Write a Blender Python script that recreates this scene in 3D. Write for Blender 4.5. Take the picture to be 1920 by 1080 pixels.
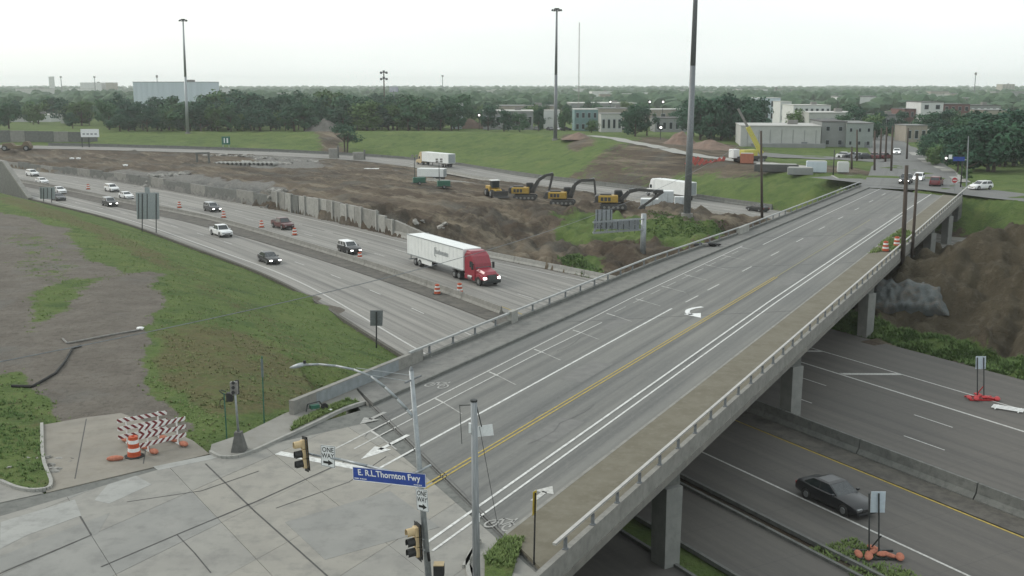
import bpy, bmesh, math, random
import numpy as np
from mathutils import Vector, Matrix, noise as mnoise
from mathutils.bvhtree import BVHTree
from mathutils.geometry import delaunay_2d_cdt
random.seed(7); R_ = random.Random(11)
for o in list(bpy.data.objects): bpy.data.objects.remove(o)
scene = bpy.context.scene
C = scene.collection
rad = math.radians

# ---------------------------------------------------------------- camera
FPX, HORY, CAMZ = 2000.0, 158.0, 18.0          # focal length in photo pixels, horizon row, metres above the street
PITCH = math.atan((540 - HORY) / FPX)
cd = bpy.data.cameras.new('camera'); cam = bpy.data.objects.new('camera', cd); C.objects.link(cam)
cam.location = (0, 0, CAMZ); cam.rotation_euler = (rad(90) - PITCH, 0, 0)
cd.sensor_width = 36; cd.lens = 36 * FPX / 1920; cd.clip_start = 0.5; cd.clip_end = 20000
scene.camera = cam
scene.render.resolution_x, scene.render.resolution_y = 1024, 576

# ---------------------------------------------------------------- sky, sun, exposure
SUN_AZ, SUN_EL = rad(-66), rad(33)             # clockwise from the view direction; low morning sun behind cloud, to the left
world = bpy.data.worlds.new('World'); scene.world = world; world.use_nodes = True
wn, wl = world.node_tree.nodes, world.node_tree.links
wn.clear()
wout = wn.new('ShaderNodeOutputWorld'); bg1 = wn.new('ShaderNodeBackground'); bg2 = wn.new('ShaderNodeBackground')
wmix = wn.new('ShaderNodeMixShader'); sky = wn.new('ShaderNodeTexSky')
sky.sky_type = 'NISHITA'; sky.sun_disc = False; sky.sun_elevation = SUN_EL; sky.sun_rotation = SUN_AZ
sky.air_density = 1.0; sky.dust_density = 4.0; sky.ozone_density = 1.0
bg1.inputs['Strength'].default_value = 0.13
wtc = wn.new('ShaderNodeTexCoord'); wmp = wn.new('ShaderNodeMapping'); wmp.inputs['Scale'].default_value = (1.2, 1.2, 5.0)
wno = wn.new('ShaderNodeTexNoise'); wno.inputs['Scale'].default_value = 1.6; wno.inputs['Detail'].default_value = 5
wrp = wn.new('ShaderNodeValToRGB')
wrp.color_ramp.elements[0].position = 0.30; wrp.color_ramp.elements[0].color = (0.955, 1.02, 1.01, 1)
wrp.color_ramp.elements[1].position = 0.70; wrp.color_ramp.elements[1].color = (1.17, 1.23, 1.20, 1)
wl.new(wtc.outputs['Generated'], wmp.inputs['Vector']); wl.new(wmp.outputs['Vector'], wno.inputs['Vector'])
wl.new(wno.outputs['Fac'], wrp.inputs['Fac']); wl.new(wrp.outputs['Color'], bg2.inputs['Color'])
bg2.inputs['Strength'].default_value = 1.24
wl.new(sky.outputs['Color'], bg1.inputs['Color'])
wl.new(bg1.outputs[0], wmix.inputs[1]); wl.new(bg2.outputs[0], wmix.inputs[2]); wmix.inputs[0].default_value = 0.72
wl.new(wmix.outputs[0], wout.inputs['Surface'])
sd = bpy.data.lights.new('sun', 'SUN'); sd.energy = 1.25; sd.angle = rad(16); sd.color = (1.0, 0.97, 0.91)
sun = bpy.data.objects.new('sun', sd); C.objects.link(sun)
sdir = Vector((math.sin(SUN_AZ) * math.cos(SUN_EL), math.cos(SUN_AZ) * math.cos(SUN_EL), math.sin(SUN_EL)))
sun.rotation_euler = (-sdir).to_track_quat('-Z', 'Y').to_euler(); sun.location = sdir * 60
scene.cycles.volume_bounces = 2
vs = scene.view_settings; vs.view_transform = 'Standard'; vs.look = 'None'; vs.exposure = 0.0; vs.gamma = 1.0; vs.use_curve_mapping = False

# ---------------------------------------------------------------- pixel -> place
def ray(x, y):
    u, v = (x - 960) / FPX, (540 - y) / FPX
    return Vector((u, math.cos(PITCH) + v * math.sin(PITCH), -math.sin(PITCH) + v * math.cos(PITCH)))
def P(x, y, z=0.0):                            # the point of the level z that shows at a photo pixel
    d = ray(x, y); t = (z - CAMZ) / d.z
    return Vector((d.x * t, d.y * t, z))
def PD(x, y, D):                               # the point at forward distance D that shows at a photo pixel
    d = ray(x, y); t = D / d.y
    return Vector((d.x * t, D, CAMZ + d.z * t))
def XD(x, D):                                  # sideways place of column x near the ground at distance D
    return (x - 960) / math.hypot(FPX, 540 - HORY) * D

# ---------------------------------------------------------------- materials
MATS = {}
def mat(name, c1, c2=None, rough=0.8, scale=3.0, bump=0.0, metal=0.0, detail=4, coord='Object', stretch=(1, 1, 1), emit=0.0, spec=0.4, lo=.35, hi=.65, c3=None, scale3=20., fac3=.5, alpha=1.0, trans=0.0):
    if name in MATS: return MATS[name]
    m = bpy.data.materials.new(name); m.use_nodes = True; MATS[name] = m
    nt = m.node_tree; N, L = nt.nodes, nt.links
    b = N['Principled BSDF']; b.inputs['Roughness'].default_value = rough; b.inputs['Metallic'].default_value = metal
    b.inputs['Specular IOR Level'].default_value = spec
    c1 = tuple(c1) + (1,)
    if c2 is None: c2 = tuple(v * .86 for v in c1[:3])
    c2 = tuple(c2) + (1,)
    if coord == 'World': src = N.new('ShaderNodeNewGeometry').outputs['Position']
    else: src = N.new('ShaderNodeTexCoord').outputs[coord]
    mp = N.new('ShaderNodeMapping'); mp.inputs['Scale'].default_value = stretch; L.new(src, mp.inputs['Vector'])
    no = N.new('ShaderNodeTexNoise'); no.inputs['Scale'].default_value = scale; no.inputs['Detail'].default_value = detail
    no.inputs['Roughness'].default_value = .6; L.new(mp.outputs[0], no.inputs['Vector'])
    mr = N.new('ShaderNodeMapRange'); mr.inputs[1].default_value = lo; mr.inputs[2].default_value = hi; L.new(no.outputs['Fac'], mr.inputs[0])
    mx = N.new('ShaderNodeMix'); mx.data_type = 'RGBA'; mx.inputs[6].default_value = c1; mx.inputs[7].default_value = c2
    L.new(mr.outputs[0], mx.inputs[0]); col = mx.outputs[2]
    if c3 is not None:
        n3 = N.new('ShaderNodeTexNoise'); n3.inputs['Scale'].default_value = scale3; n3.inputs['Detail'].default_value = 5; n3.inputs['Roughness'].default_value = .7
        L.new(mp.outputs[0], n3.inputs['Vector'])
        r3 = N.new('ShaderNodeMapRange'); r3.inputs[1].default_value = .48; r3.inputs[2].default_value = .68; r3.inputs[4].default_value = fac3; L.new(n3.outputs['Fac'], r3.inputs[0])
        m3 = N.new('ShaderNodeMix'); m3.data_type = 'RGBA'; L.new(r3.outputs[0], m3.inputs[0]); L.new(col, m3.inputs[6]); m3.inputs[7].default_value = tuple(c3) + (1,)
        col = m3.outputs[2]
    L.new(col, b.inputs['Base Color'])
    if bump:
        bp = N.new('ShaderNodeBump'); bp.inputs['Strength'].default_value = 1.0; bp.inputs['Distance'].default_value = bump
        n2 = N.new('ShaderNodeTexNoise'); n2.inputs['Scale'].default_value = scale * 6; n2.inputs['Detail'].default_value = 4; L.new(mp.outputs[0], n2.inputs['Vector'])
        L.new(n2.outputs['Fac'], bp.inputs['Height']); L.new(bp.outputs[0], b.inputs['Normal'])
    if emit:
        b.inputs['Emission Color'].default_value = c1; b.inputs['Emission Strength'].default_value = emit
    return m

def road_mat(name, c1, c2, streak=.5, stain=(.10, .10, .10), lane=3.6, off=0.0, joint=6.0):
    """concrete or asphalt; UV in metres, u along the road, v across: tyre tracks, stains, slab joints"""
    m = bpy.data.materials.new(name); m.use_nodes = True; MATS[name] = m
    nt = m.node_tree; N, L = nt.nodes, nt.links; b = N['Principled BSDF']; b.inputs['Roughness'].default_value = .82; b.inputs['Specular IOR Level'].default_value = .3
    uv = N.new('ShaderNodeTexCoord').outputs['UV']
    def nz(sx, sy, sc=1.0, det=4, ro=.6):
        mp = N.new('ShaderNodeMapping'); mp.inputs['Scale'].default_value = (sx, sy, 1); L.new(uv, mp.inputs['Vector'])
        n = N.new('ShaderNodeTexNoise'); n.inputs['Scale'].default_value = sc; n.inputs['Detail'].default_value = det; n.inputs['Roughness'].default_value = ro
        L.new(mp.outputs[0], n.inputs['Vector']); return n.outputs['Fac']
    def rng(v, a, c, lo=0., hi=1.):
        r = N.new('ShaderNodeMapRange'); r.inputs[1].default_value = a; r.inputs[2].default_value = c; r.inputs[3].default_value = lo; r.inputs[4].default_value = hi
        L.new(v, r.inputs[0]); return r.outputs[0]
    def mixc(f, a, c):
        x = N.new('ShaderNodeMix'); x.data_type = 'RGBA'; L.new(f, x.inputs[0])
        for s, q in ((6, a), (7, c)):
            if isinstance(q, tuple): x.inputs[s].default_value = q + (1,)
            else: L.new(q, x.inputs[s])
        return x.outputs[2]
    def mth(op, a, c=None):
        x = N.new('ShaderNodeMath'); x.operation = op
        for i, q in enumerate((a, c)):
            if q is None: continue
            if isinstance(q, (int, float)): x.inputs[i].default_value = q
            else: L.new(q, x.inputs[i])
        return x.outputs[0]
    col = mixc(rng(nz(.06, .25, 1, 5), .3, .7), c1, c2)
    col = mixc(rng(nz(.012, 1.3, 1, 4), .42, .68, 0, streak), col, stain)
    sp = N.new('ShaderNodeSeparateXYZ'); L.new(uv, sp.inputs[0])
    lv = mth('SINE', mth('MULTIPLY', mth('ADD', sp.outputs[1], off), 4 * math.pi / lane))
    col = mixc(mth('MULTIPLY', rng(lv, .1, 1., 0, streak * .45), rng(nz(.02, .5), .3, .6)), col, stain)
    col = mixc(rng(nz(.5, 1.6, 1, 6, .7), .58, .75, 0, .35), col, stain)
    col = mixc(rng(nz(2., 5., 1, 6, .7), .5, .8, 0, .25), col, tuple(min(1, v * 1.5) for v in c1))
    if joint:
        jj = mth('ABSOLUTE', mth('SUBTRACT', mth('FRACT', mth('DIVIDE', sp.outputs[0], joint)), .5))
        col = mixc(rng(jj, .0, .012, .35, 0.), col, stain)
    L.new(col, b.inputs['Base Color'])
    bp = N.new('ShaderNodeBump'); bp.inputs['Distance'].default_value = .01; bp.inputs['Strength'].default_value = .6
    L.new(nz(3, 6, 2, 5), bp.inputs['Height']); L.new(bp.outputs[0], b.inputs['Normal'])
    return m

# ---------------------------------------------------------------- mesh collecting
class MB:
    def __init__(s): s.v = []; s.f = []; s.m = []; s.uv = None
    def add(s, vs, fs, mi=0):
        n = len(s.v); s.v += [tuple(v) for v in vs]; s.f += [tuple(i + n for i in f) for f in fs]; s.m += [mi] * len(fs); return s
    def box(s, c, d, rz=0.0, mi=0, M=None):
        x, y, z = d[0] / 2, d[1] / 2, d[2] / 2
        vs = [Vector((a * x, b * y, e * z)) for e in (-1, 1) for b in (-1, 1) for a in (-1, 1)]
        if rz: Q = Matrix.Rotation(rz, 3, 'Z'); vs = [Q @ v for v in vs]
        vs = [v + Vector(c) for v in vs]
        if M is not None: vs = [M @ v for v in vs]
        return s.add(vs, [(0, 2, 3, 1), (4, 5, 7, 6), (0, 1, 5, 4), (2, 6, 7, 3), (0, 4, 6, 2), (1, 3, 7, 5)], mi)
    def bar(s, p, q, w, h, mi=0):
        p, q = Vector(p), Vector(q); d = (q - p).normalized()
        u = Vector((0, 0, 1)) if abs(d.z) < .99 else Vector((0, 1, 0))
        a = d.cross(u).normalized() * w / 2; b = a.cross(d).normalized() * h / 2
        vs = [e + i * a + j * b for e in (p, q) for i, j in ((-1, -1), (1, -1), (1, 1), (-1, 1))]
        return s.add(vs, [(0, 3, 2, 1), (4, 5, 6, 7), (0, 1, 5, 4), (1, 2, 6, 5), (2, 3, 7, 6), (3, 0, 4, 7)], mi)
    def cyl(s, p, q, r0, r1=None, n=10, mi=0, cap=True):
        p, q = Vector(p), Vector(q); r1 = r0 if r1 is None else r1; d = (q - p).normalized()
        u = Vector((0, 0, 1)) if abs(d.z) < .95 else Vector((1, 0, 0))
        a = d.cross(u).normalized(); b = d.cross(a)
        vs = []
        for e, r in ((p, r0), (q, r1)):
            for i in range(n):
                t = 2 * math.pi * i / n; vs.append(e + r * (math.cos(t) * a + math.sin(t) * b))
        fs = [(i, (i + 1) % n, n + (i + 1) % n, n + i) for i in range(n)]
        if cap: fs += [tuple(range(n - 1, -1, -1)), tuple(range(n, 2 * n))]
        return s.add(vs, fs, mi)
    def tube(s, pts, r, n=6, mi=0):
        for i in range(len(pts) - 1):
            r0 = r[i] if isinstance(r, (list, tuple)) else r; r1 = r[i + 1] if isinstance(r, (list, tuple)) else r
            s.cyl(pts[i], pts[i + 1], r0, r1, n, mi)
        return s
    def prism(s, poly, z0, z1, mi=0, mitop=None):
        n = len(poly); area = sum(poly[i][0] * poly[(i + 1) % n][1] - poly[(i + 1) % n][0] * poly[i][1] for i in range(n))
        if area < 0: poly = poly[::-1]
        vs = [(p[0], p[1], z0) for p in poly] + [(p[0], p[1], z1) for p in poly]
        s.add(vs, [tuple(range(n - 1, -1, -1))] + [(i, (i + 1) % n, n + (i + 1) % n, n + i) for i in range(n)], mi)
        return s.add(vs[n:], [tuple(range(n))], mi if mitop is None else mitop)
    def ext(s, prof, y0, y1, mi=0, sc=1.0):    # side outline in (x, z) pushed from y0 to y1; the two sides may be drawn in by sc
        n = len(prof); area = sum(prof[i][0] * prof[(i + 1) % n][1] - prof[(i + 1) % n][0] * prof[i][1] for i in range(n))
        if area < 0: prof = prof[::-1]
        vs = [(p[0], y0, p[1]) for p in prof] + [(p[0], y1, p[1]) for p in prof]
        return s.add(vs, [tuple(range(n)), tuple(range(2 * n - 1, n - 1, -1))] + [(i, n + i, n + (i + 1) % n, (i + 1) % n) for i in range(n)], mi)
    def loft(s, rings, mi=0, cap=True):
        n = len(rings[0]); vs = [p for r in rings for p in r]; fs = []
        for k in range(len(rings) - 1):
            for i in range(n): fs.append((k * n + i, k * n + (i + 1) % n, (k + 1) * n + (i + 1) % n, (k + 1) * n + i))
        if cap: fs += [tuple(range(n - 1, -1, -1)), tuple((len(rings) - 1) * n + i for i in range(n))]
        return s.add(vs, fs, mi)
    def quad(s, a, b, c, d, mi=0): return s.add([a, b, c, d], [(0, 1, 2, 3)], mi)
    def build(s, name, mats, parent=None, smooth=False, bevel=0.0, loc=None):
        me = bpy.data.meshes.new(name); me.from_pydata(s.v, [], s.f)
        mats = mats if isinstance(mats, (list, tuple)) else [mats]
        for m in mats: me.materials.append(MATS[m] if isinstance(m, str) else m)
        if len(mats) > 1: me.polygons.foreach_set('material_index', s.m)
        if smooth: me.polygons.foreach_set('use_smooth', [True] * len(me.polygons))
        if s.uv is not None:
            ul = me.uv_layers.new(name='UVMap')
            for lp in me.loops: ul.data[lp.index].uv = s.uv[lp.vertex_index]
        me.update()
        return obj(name, me, parent, bevel, loc)
def obj(name, me, parent=None, bevel=0.0, loc=None, rz=0.0):
    o = bpy.data.objects.new(name, me); C.objects.link(o)
    if parent is not None: o.parent = parent
    if loc is not None: o.location = loc
    if rz: o.rotation_euler = (0, 0, rz)
    if bevel:
        b = o.modifiers.new('bevel', 'BEVEL'); b.width = bevel; b.segments = 2; b.limit_method = 'ANGLE'; b.angle_limit = rad(40)
    return o
def tag(o, label=None, cat=None, group=None, kind=None):
    if label: o['label'] = label
    if cat: o['category'] = cat
    if group: o['group'] = group
    if kind: o['kind'] = kind
    return o
def T(name, label, cat, loc=(0, 0, 0), rz=0.0, group=None):
    o = bpy.data.objects.new(name, None); C.objects.link(o); o.location = loc; o.rotation_euler = (0, 0, rz); o.empty_display_size = .3
    return tag(o, label, cat, group)
def copy_tree(o, parent=None):
    c = o.copy(); C.objects.link(c); c.parent = parent
    for ch in o.children: copy_tree(ch, c)
    return c
def dup(o, loc, rz, label, group=None):
    c = copy_tree(o); c.location = loc; c.rotation_euler = (0, 0, rz); c['label'] = label
    if group: c['group'] = group
    return c
def text(name, body, size, material, parent, M, depth=0.004, sx=1.0, align='CENTER'):
    cu = bpy.data.curves.new('t', 'FONT'); cu.body = body; cu.size = size; cu.extrude = depth; cu.align_x = align; cu.align_y = 'CENTER'; cu.resolution_u = 3; cu.offset = size * .012
    t = bpy.data.objects.new('t', cu); C.objects.link(t)
    dg = bpy.context.evaluated_depsgraph_get(); me = bpy.data.meshes.new_from_object(t.evaluated_get(dg))
    bpy.data.objects.remove(t)
    me.transform(M @ Matrix.Diagonal((sx, 1, 1, 1))); me.name = name; me.materials.clear(); me.materials.append(MATS[material])
    return obj(name, me, parent)
def frame(o, xa, up):                          # matrix: text plane at o, reading along xa, up
    xa = Vector(xa).normalized(); up = Vector(up); za = xa.cross(up).normalized(); ya = za.cross(xa)
    M = Matrix((xa, ya, za)).transposed().to_4x4(); M.translation = Vector(o); return M
def hd(p, q): return math.atan2(q[1] - p[1], q[0] - p[0])
def crom(pts, n=12):
    out = []; p = [2 * Vector(pts[0]) - Vector(pts[1])] + [Vector(q) for q in pts] + [2 * Vector(pts[-1]) - Vector(pts[-2])]
    for i in range(1, len(p) - 2):
        for k in range(n):
            t = k / n; a, b, c, d = p[i - 1], p[i], p[i + 1], p[i + 2]
            out.append(.5 * ((2 * b) + (c - a) * t + (2 * a - 5 * b + 4 * c - d) * t * t + (3 * b - a - 3 * c + d) * t ** 3))
    out.append(p[-2]); return out
def fbm(x, y, z=0.0, oct=4, sc=1.0):
    return mnoise.fractal(Vector((x * sc, y * sc, z)), 1.0, 2.0, oct)

# plain materials
mat('white_paint', (.72, .73, .72), (.60, .61, .60), .6, 8)
mat('worn_marking', (.50, .50, .48), (.30, .30, .28), .85, 5, coord='World', lo=.35, hi=.7)
mat('faint_marking', (.36, .36, .34), (.23, .23, .22), .9, 4, coord='World')
mat('yellow_marking', (.42, .31, .06), (.26, .21, .07), .85, 5, coord='World')
mat('concrete', (0.246, 0.242, 0.221), (0.193, 0.189, 0.172), .9, 1.2, .006, coord='World', c3=(0.131, 0.131, 0.123), scale3=3., fac3=.5)
mat('concrete_light', (0.323, 0.319, 0.293), (0.255, 0.255, 0.238), .9, 1.5, .005, coord='World', c3=(0.187, 0.187, 0.170), scale3=4., fac3=.4)
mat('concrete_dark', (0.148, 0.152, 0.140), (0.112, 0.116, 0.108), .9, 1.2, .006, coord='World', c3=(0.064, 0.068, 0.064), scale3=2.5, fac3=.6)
mat('concrete_bluish', (.24, .265, .275), (.19, .21, .215), .9, 2., .004, coord='World')
mat('galvanised', (.33, .355, .365), (.25, .27, .28), .5, 6, 0, .55)
mat('steel_grey', (.19, .205, .215), (.14, .15, .16), .55, 5, 0, .3)
mat('dark_steel', (.045, .05, .05), (.03, .033, .033), .6, 5, 0, .2)
mat('black_rubber', (.018, .018, .018), (.03, .03, .028), .85, 9)
mat('wood_pole', (.085, .065, .05), (.05, .04, .034), .9, 2, .01, stretch=(8, 8, .6))
mat('weathered_pole', (.30, .315, .325), (.20, .215, .225), .8, 2, .01, stretch=(10, 10, .7))
mat('sign_back', (.33, .36, .38), (.26, .285, .30), .5, 5, 0, .4)
mat('sign_white', (.70, .72, .72), (.62, .64, .64), .5, 6)
mat('sign_blue', (.018, .055, .28), (.014, .045, .22), .5, 6)
mat('sign_black', (.012, .012, .012), (.02, .02, .02), .5, 6)
mat('sign_green', (.01, .12, .08), (.012, .09, .06), .5, 6)
mat('sign_red', (.42, .025, .03), (.33, .02, .022), .5, 6)
mat('sign_yellow', (.50, .36, .03), (.42, .30, .03), .5, 6)
mat('signal_tan', (.50, .385, .22), (.42, .32, .18), .55, 5)
mat('signal_dark', (.012, .013, .013), (.02, .02, .02), .6, 5)
mat('lens_dark', (.03, .028, .02), (.05, .04, .03), .25, 9)
mat('lens_green', (.02, .10, .07), (.015, .07, .05), .25, 9)
mat('orange_plastic', (.45, .075, .022), (.36, .06, .022), .6, 6)
mat('sandbag', (.42, .16, .10), (.30, .11, .07), .9, 7)
mat('glass_dark', (.02, .026, .03), (.03, .036, .04), .12, 3, spec=.7)
mat('headlight_lit', (1.0, 1.0, .96), (1.0, 1.0, .96), .3, 3, emit=6.0)
mat('lamp_lit', (1.0, .98, .92), (1.0, .98, .92), .3, 3, emit=4.0)
mat('tail_red', (.25, .012, .015), (.2, .01, .012), .3, 3)
mat('tyre', (.016, .016, .017), (.028, .027, .026), .85, 9)
mat('rim', (.32, .33, .34), (.22, .23, .23), .35, 8, 0, .8)
mat('trailer_white', (.70, .72, .71), (.62, .64, .63), .45, 1.2, lo=.3, hi=.7)
mat('logo_grey', (.20, .22, .23), (.24, .26, .27), .6, 5)
mat('truck_red', (.26, .012, .03), (.21, .01, .024), .28, 3, spec=.6)
mat('chassis', (.02, .021, .022), (.035, .034, .032), .75, 5)
mat('machine_yellow', (.42, .27, .035), (.33, .21, .03), .5, 4, c3=(.16, .11, .06), scale3=5, fac3=.6)
mat('machine_dark', (.035, .037, .037), (.06, .055, .05), .6, 4)
mat('crane_yellow', (.50, .47, .10), (.42, .38, .08), .5, 4)
mat('dusty_grey', (.24, .235, .22), (.17, .165, .155), .85, 4)
mat('generator_green', (.03, .12, .08), (.025, .09, .06), .5, 4)
# ================================================================ the freeway's line
_HS = [-500, 0, 20, 50, 100, 150, 200, 260, 400, 700]; _HH = [151, 151, 149.5, 147, 143.5, 140, 136.5, 131, 124, 118]
def heading(s): return rad(np.interp(s, _HS, _HH))
_S = np.arange(-170, 421, 2.0); _MX = np.zeros_like(_S); _MY = np.zeros_like(_S)
_i0 = int(np.argmin(abs(_S))); _MX[_i0], _MY[_i0] = 0.0, 109.3
for i in range(_i0 + 1, len(_S)):
    h = heading(_S[i] - 1); _MX[i] = _MX[i - 1] - 2 * math.sin(h); _MY[i] = _MY[i - 1] - 2 * math.cos(h)
for i in range(_i0 - 1, -1, -1):
    h = heading(_S[i] + 1); _MX[i] = _MX[i + 1] + 2 * math.sin(h); _MY[i] = _MY[i + 1] + 2 * math.cos(h)
def FW(s, w, z=0.0):                           # s metres along the median (away, to the left), w metres across (far side positive)
    h = heading(s); x = np.interp(s, _S, _MX); y = np.interp(s, _S, _MY)
    return Vector((x - math.cos(h) * w, y + math.sin(h) * w, z))
def SW(x, y):
    x = np.atleast_1d(np.asarray(x, float)); y = np.atleast_1d(np.asarray(y, float))
    so = np.empty_like(x); wo = np.empty_like(x)
    for a in range(0, len(x), 20000):
        dx = x[a:a + 20000, None] - _MX[None, :]; dy = y[a:a + 20000, None] - _MY[None, :]
        k = np.argmin(dx * dx + dy * dy, axis=1); r = np.arange(len(k))
        h = np.radians(np.interp(_S[k], _HS, _HH))
        ex, ey = dx[r, k], dy[r, k]
        so[a:a + 20000] = _S[k] - (ex * np.sin(h) + ey * np.cos(h)); wo[a:a + 20000] = -ex * np.cos(h) + ey * np.sin(h)
    return so, wo
FZ = -6.0
def edge(px, z=FZ, add=()):
    q = [P(x, y, z) for x, y in px]; s, w = SW([p.x for p in q], [p.y for p in q])
    pr = sorted(list(zip(s, w)) + list(add)); ss = [a for a, b in pr]; ww = [b for a, b in pr]
    # smooth onto a regular spacing
    g = np.arange(-170, 421, 5.0); v = np.interp(g, ss, ww); k = np.ones(7) / 7; v2 = np.convolve(np.pad(v, 3, mode='edge'), k, mode='valid')
    return lambda s: float(np.interp(s, g, v2))
wA = edge([(57, 374), (110, 387), (215, 412), (292, 439), (372, 470), (480, 507), (542, 535), (617, 580), (665, 615), (710, 640), (755, 670)], add=[(-60, -16.9), (-170, -16.9)])
wB = lambda s: wA(s) + 2.1
wD = edge([(57, 352), (150, 373), (250, 396), (335, 412), (440, 440), (560, 475), (640, 500), (712, 525), (767, 545), (855, 575), (912, 600)], add=[(-60, -2.6), (-170, -2.6)])
wE = edge([(37, 341), (150, 361), (250, 384), (335, 398), (440, 421), (480, 434), (580, 463), (705, 501), (750, 518), (815, 537), (905, 572), (960, 592)], add=[(-60, .2), (-170, .2)])
wF = edge([(75, 322), (175, 334), (360, 366), (480, 387), (542, 398), (655, 423), (745, 447), (892, 480), (960, 497), (1130, 524)], add=[(-40, 24.6), (-60, 25.2), (-170, 26.)])

WBP = crom([(150, 15, 0), (110, 88, 0), (85, 132, 0), (62, 172, 0), (46.9, 198.5, 0), (36.9, 216, 0), (29.4, 230, 0), (17.5, 249.2, 0), (2, 271, 0), (-10, 291, 0), (-23, 313, 0), (-44, 332, 0), (-78, 344, 0), (-113, 349, 0), (-140, 352, 0), (-167, 355, 0), (-250, 366, 0), (-400, 390, 0)], 8)
def wbz(x): return float(np.interp(x, [-167, -140, -113, -78, -43, -21, -5], [-2.2, -2.5, -3.0, -3.8, -4.8, -5.6, FZ]))
def wb_side(d):                                # polyline d metres to the far side (+) of the westbound road's centre
    out = []
    for i, p in enumerate(WBP):
        t = (WBP[min(i + 1, len(WBP) - 1)] - WBP[max(i - 1, 0)]).normalized(); out.append(Vector((p.x + t.y * d, p.y - t.x * d, 0)))
    return out

AZB = rad(27.854); bN = Vector((math.cos(AZB), -math.sin(AZB), 0)); bB = Vector((math.sin(AZB), math.cos(AZB), 0))
def BR(along, off, z=0.0): return bB * along + bN * off + Vector((0, 0, z))

# ================================================================ ground
ctl = []                                       # (x, y, z)
def cp(v, z): ctl.append((v[0], v[1], z))
for s in list(range(-160, -29, 12)):           # right of and below the overpass
    for w, z in ((-60, 0), (-46, -.1), (-40, -.15), (-33.4, -1.7), (-30.5, FZ - .15), (-17, FZ - .15), (0, FZ - .15), (25, FZ - .15)): cp(FW(s, w), z)
for s in list(range(-19, 300, 9)):
    a = wA(s)
    for d, z in ((.2, FZ - .15), (-.6, FZ - .12), (-3, -5.25), (-8, -3.7), (-13, -2.0), (-18, -.75), (-25, -.12), (-40, -.1)): cp(FW(s, a + d), z)
    cp(FW(s, (a + wF(s)) / 2), FZ - .15); cp(FW(s, wF(s)), FZ - .15)
for s in list(range(50, 290, 8)):              # behind the retaining wall on the far side
    f = wF(s); top = float(np.interp(s, [50, 66, 100, 150, 220, 290], [-4.0, -2.7, -2.9, -3.4, -4.0, -4.4]))
    for d, z in ((1.0, FZ - .15), (1.5, top), (9, top + .2), (22, top + .5)):
        if min((WBP[i].xy - FW(s, f + d).xy).length for i in range(0, len(WBP), 2)) > 14: cp(FW(s, f + d), z)
for s in list(range(-12, 50, 8)):              # the cut bank
    f = wF(s)
    for d, z in ((1.2, FZ - .12), (5, -5.7), (12, -5.2), (16, -4.3), (24, -3.9), (29, -3.0), (38, -2.75), (46, -2.9)):
        if s > -13 + .64 * (f + d) and min((WBP[i].xy - FW(s, f + d).xy).length for i in range(0, len(WBP), 2)) > 17: cp(FW(s, f + d), z)
for w, z in ((28, -6.0), (36, -5.4), (48, -4.8), (60, -5.2)): cp(FW(-13 + .64 * w, w), z)    # under the far spans
for s in range(-64, 22, 3):
    for w in (-13, 0, 8, 16, 22, 25.9): cp(FW(s, w), FZ - .15)
n7, n14 = wb_side(-8.0), wb_side(-20.0); f7, f8 = wb_side(8.0), wb_side(20)
for i in range(4, len(WBP) - 2, 2):
    p = WBP[i]; zw = wbz(p.x); cp(p, zw - .15); cp(n7[i], zw - .15); cp(f7[i], zw - .15)
    if p.y > 175:
        if 235 < p.y < 300: cp(n14[i], -3.8 if p.y < 260 else -4.6)
        k = float(np.interp(p.y, [175, 215, 255, 300, 420], [11, 12, 24, 34, 36])); t = wb_side(8 + k)[i]; cr = float(np.interp(p.y, [175, 235, 262, 300, 335, 350], [.1, .1, 1.6, 2.4, 1.8, .9])); cp(t, cr)
        t = wb_side(8 + k * .45)[i]; cp(t, zw * .45)
        t = wb_side(8 + k + 25)[i]; cp(t, .3 if p.y < 250 else cr * .6)
for along, off, z in ((120.5, -15.6, -.35), (120.5, -14, -.7), (124, -15.6, -.5), (127, -15.6, -1.0), (127, -13.9, .1), (128, -11.5, 1.1), (129, -8.35, 1.9), (130, -5.7, 2.5), (131, 0, 2.6), (131, 8, 1.5), (128, 16, 0), (125, -4.5, .6), (120, -7.5, -1.0), (118, -9.8, -1.6), (118, -12.3, -1.85), (119, 2, -.8), (118, 10, -1.5),
                      (114, -6.9, -2.4), (113, -9.3, -3.0), (114.2, -15.7, -1.9), (114.2, -12.7, -2.1), (114, -10.2, -2.5), (110.4, -15.9, -4.7), (110.4, -12.8, -4.8), (110, -10.2, -4.5), (112, 2, -2.6), (110, 10, -3.2),
                      (106, -7.5, -4.6), (107, -4, -3.9), (106, -11.2, -5.2), (106.5, -15.1, -5.3), (104, 2, -4.2), (101, 9, -4.6), (104.5, -15, -5.75), (102, -11, -5.75), (100.5, -7.5, -5.75), (98.5, -3.5, -5.75), (96, 0, -5.75), (92, 6, -5.75), (88, 12, -5.75), (103, -7.5, -5.4), (101.5, -3.5, -5.3), (99, 1, -5.2),
                      (136, -14.5, -3), (138, -9, -2), (140, -3, -2.5), (146, -14, -5.2), (150, -5, -5.4), (144, 8, -4), (152, 10, -5.6), (155, -12, -5.8), (127, -18.5, -2.8), (115, -19, -3.6), (108, -19, -5.2), (138, -19, -5)):
    cp(BR(along, off), z)
for along, off, z in ((200, -34, 0), (196, -25, -.05), (192, -16, -.1), (185, -8, -.1), (177, 5, -.1), (167, 20, -.1), (150, 46, -.1), (179.5, -9, -4.6), (171.5, 4, -5), (161.5, 19, -5.2), (206, -44, 0), (201, -38, -.1), (215, -30, 0), (215, 0, 0), (215, 30, 0), (240, 10, 0), (240, -60, 0),
                      (183, -16, -6), (186, -24, -6.1)):
    cp(BR(along, off), z)
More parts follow.
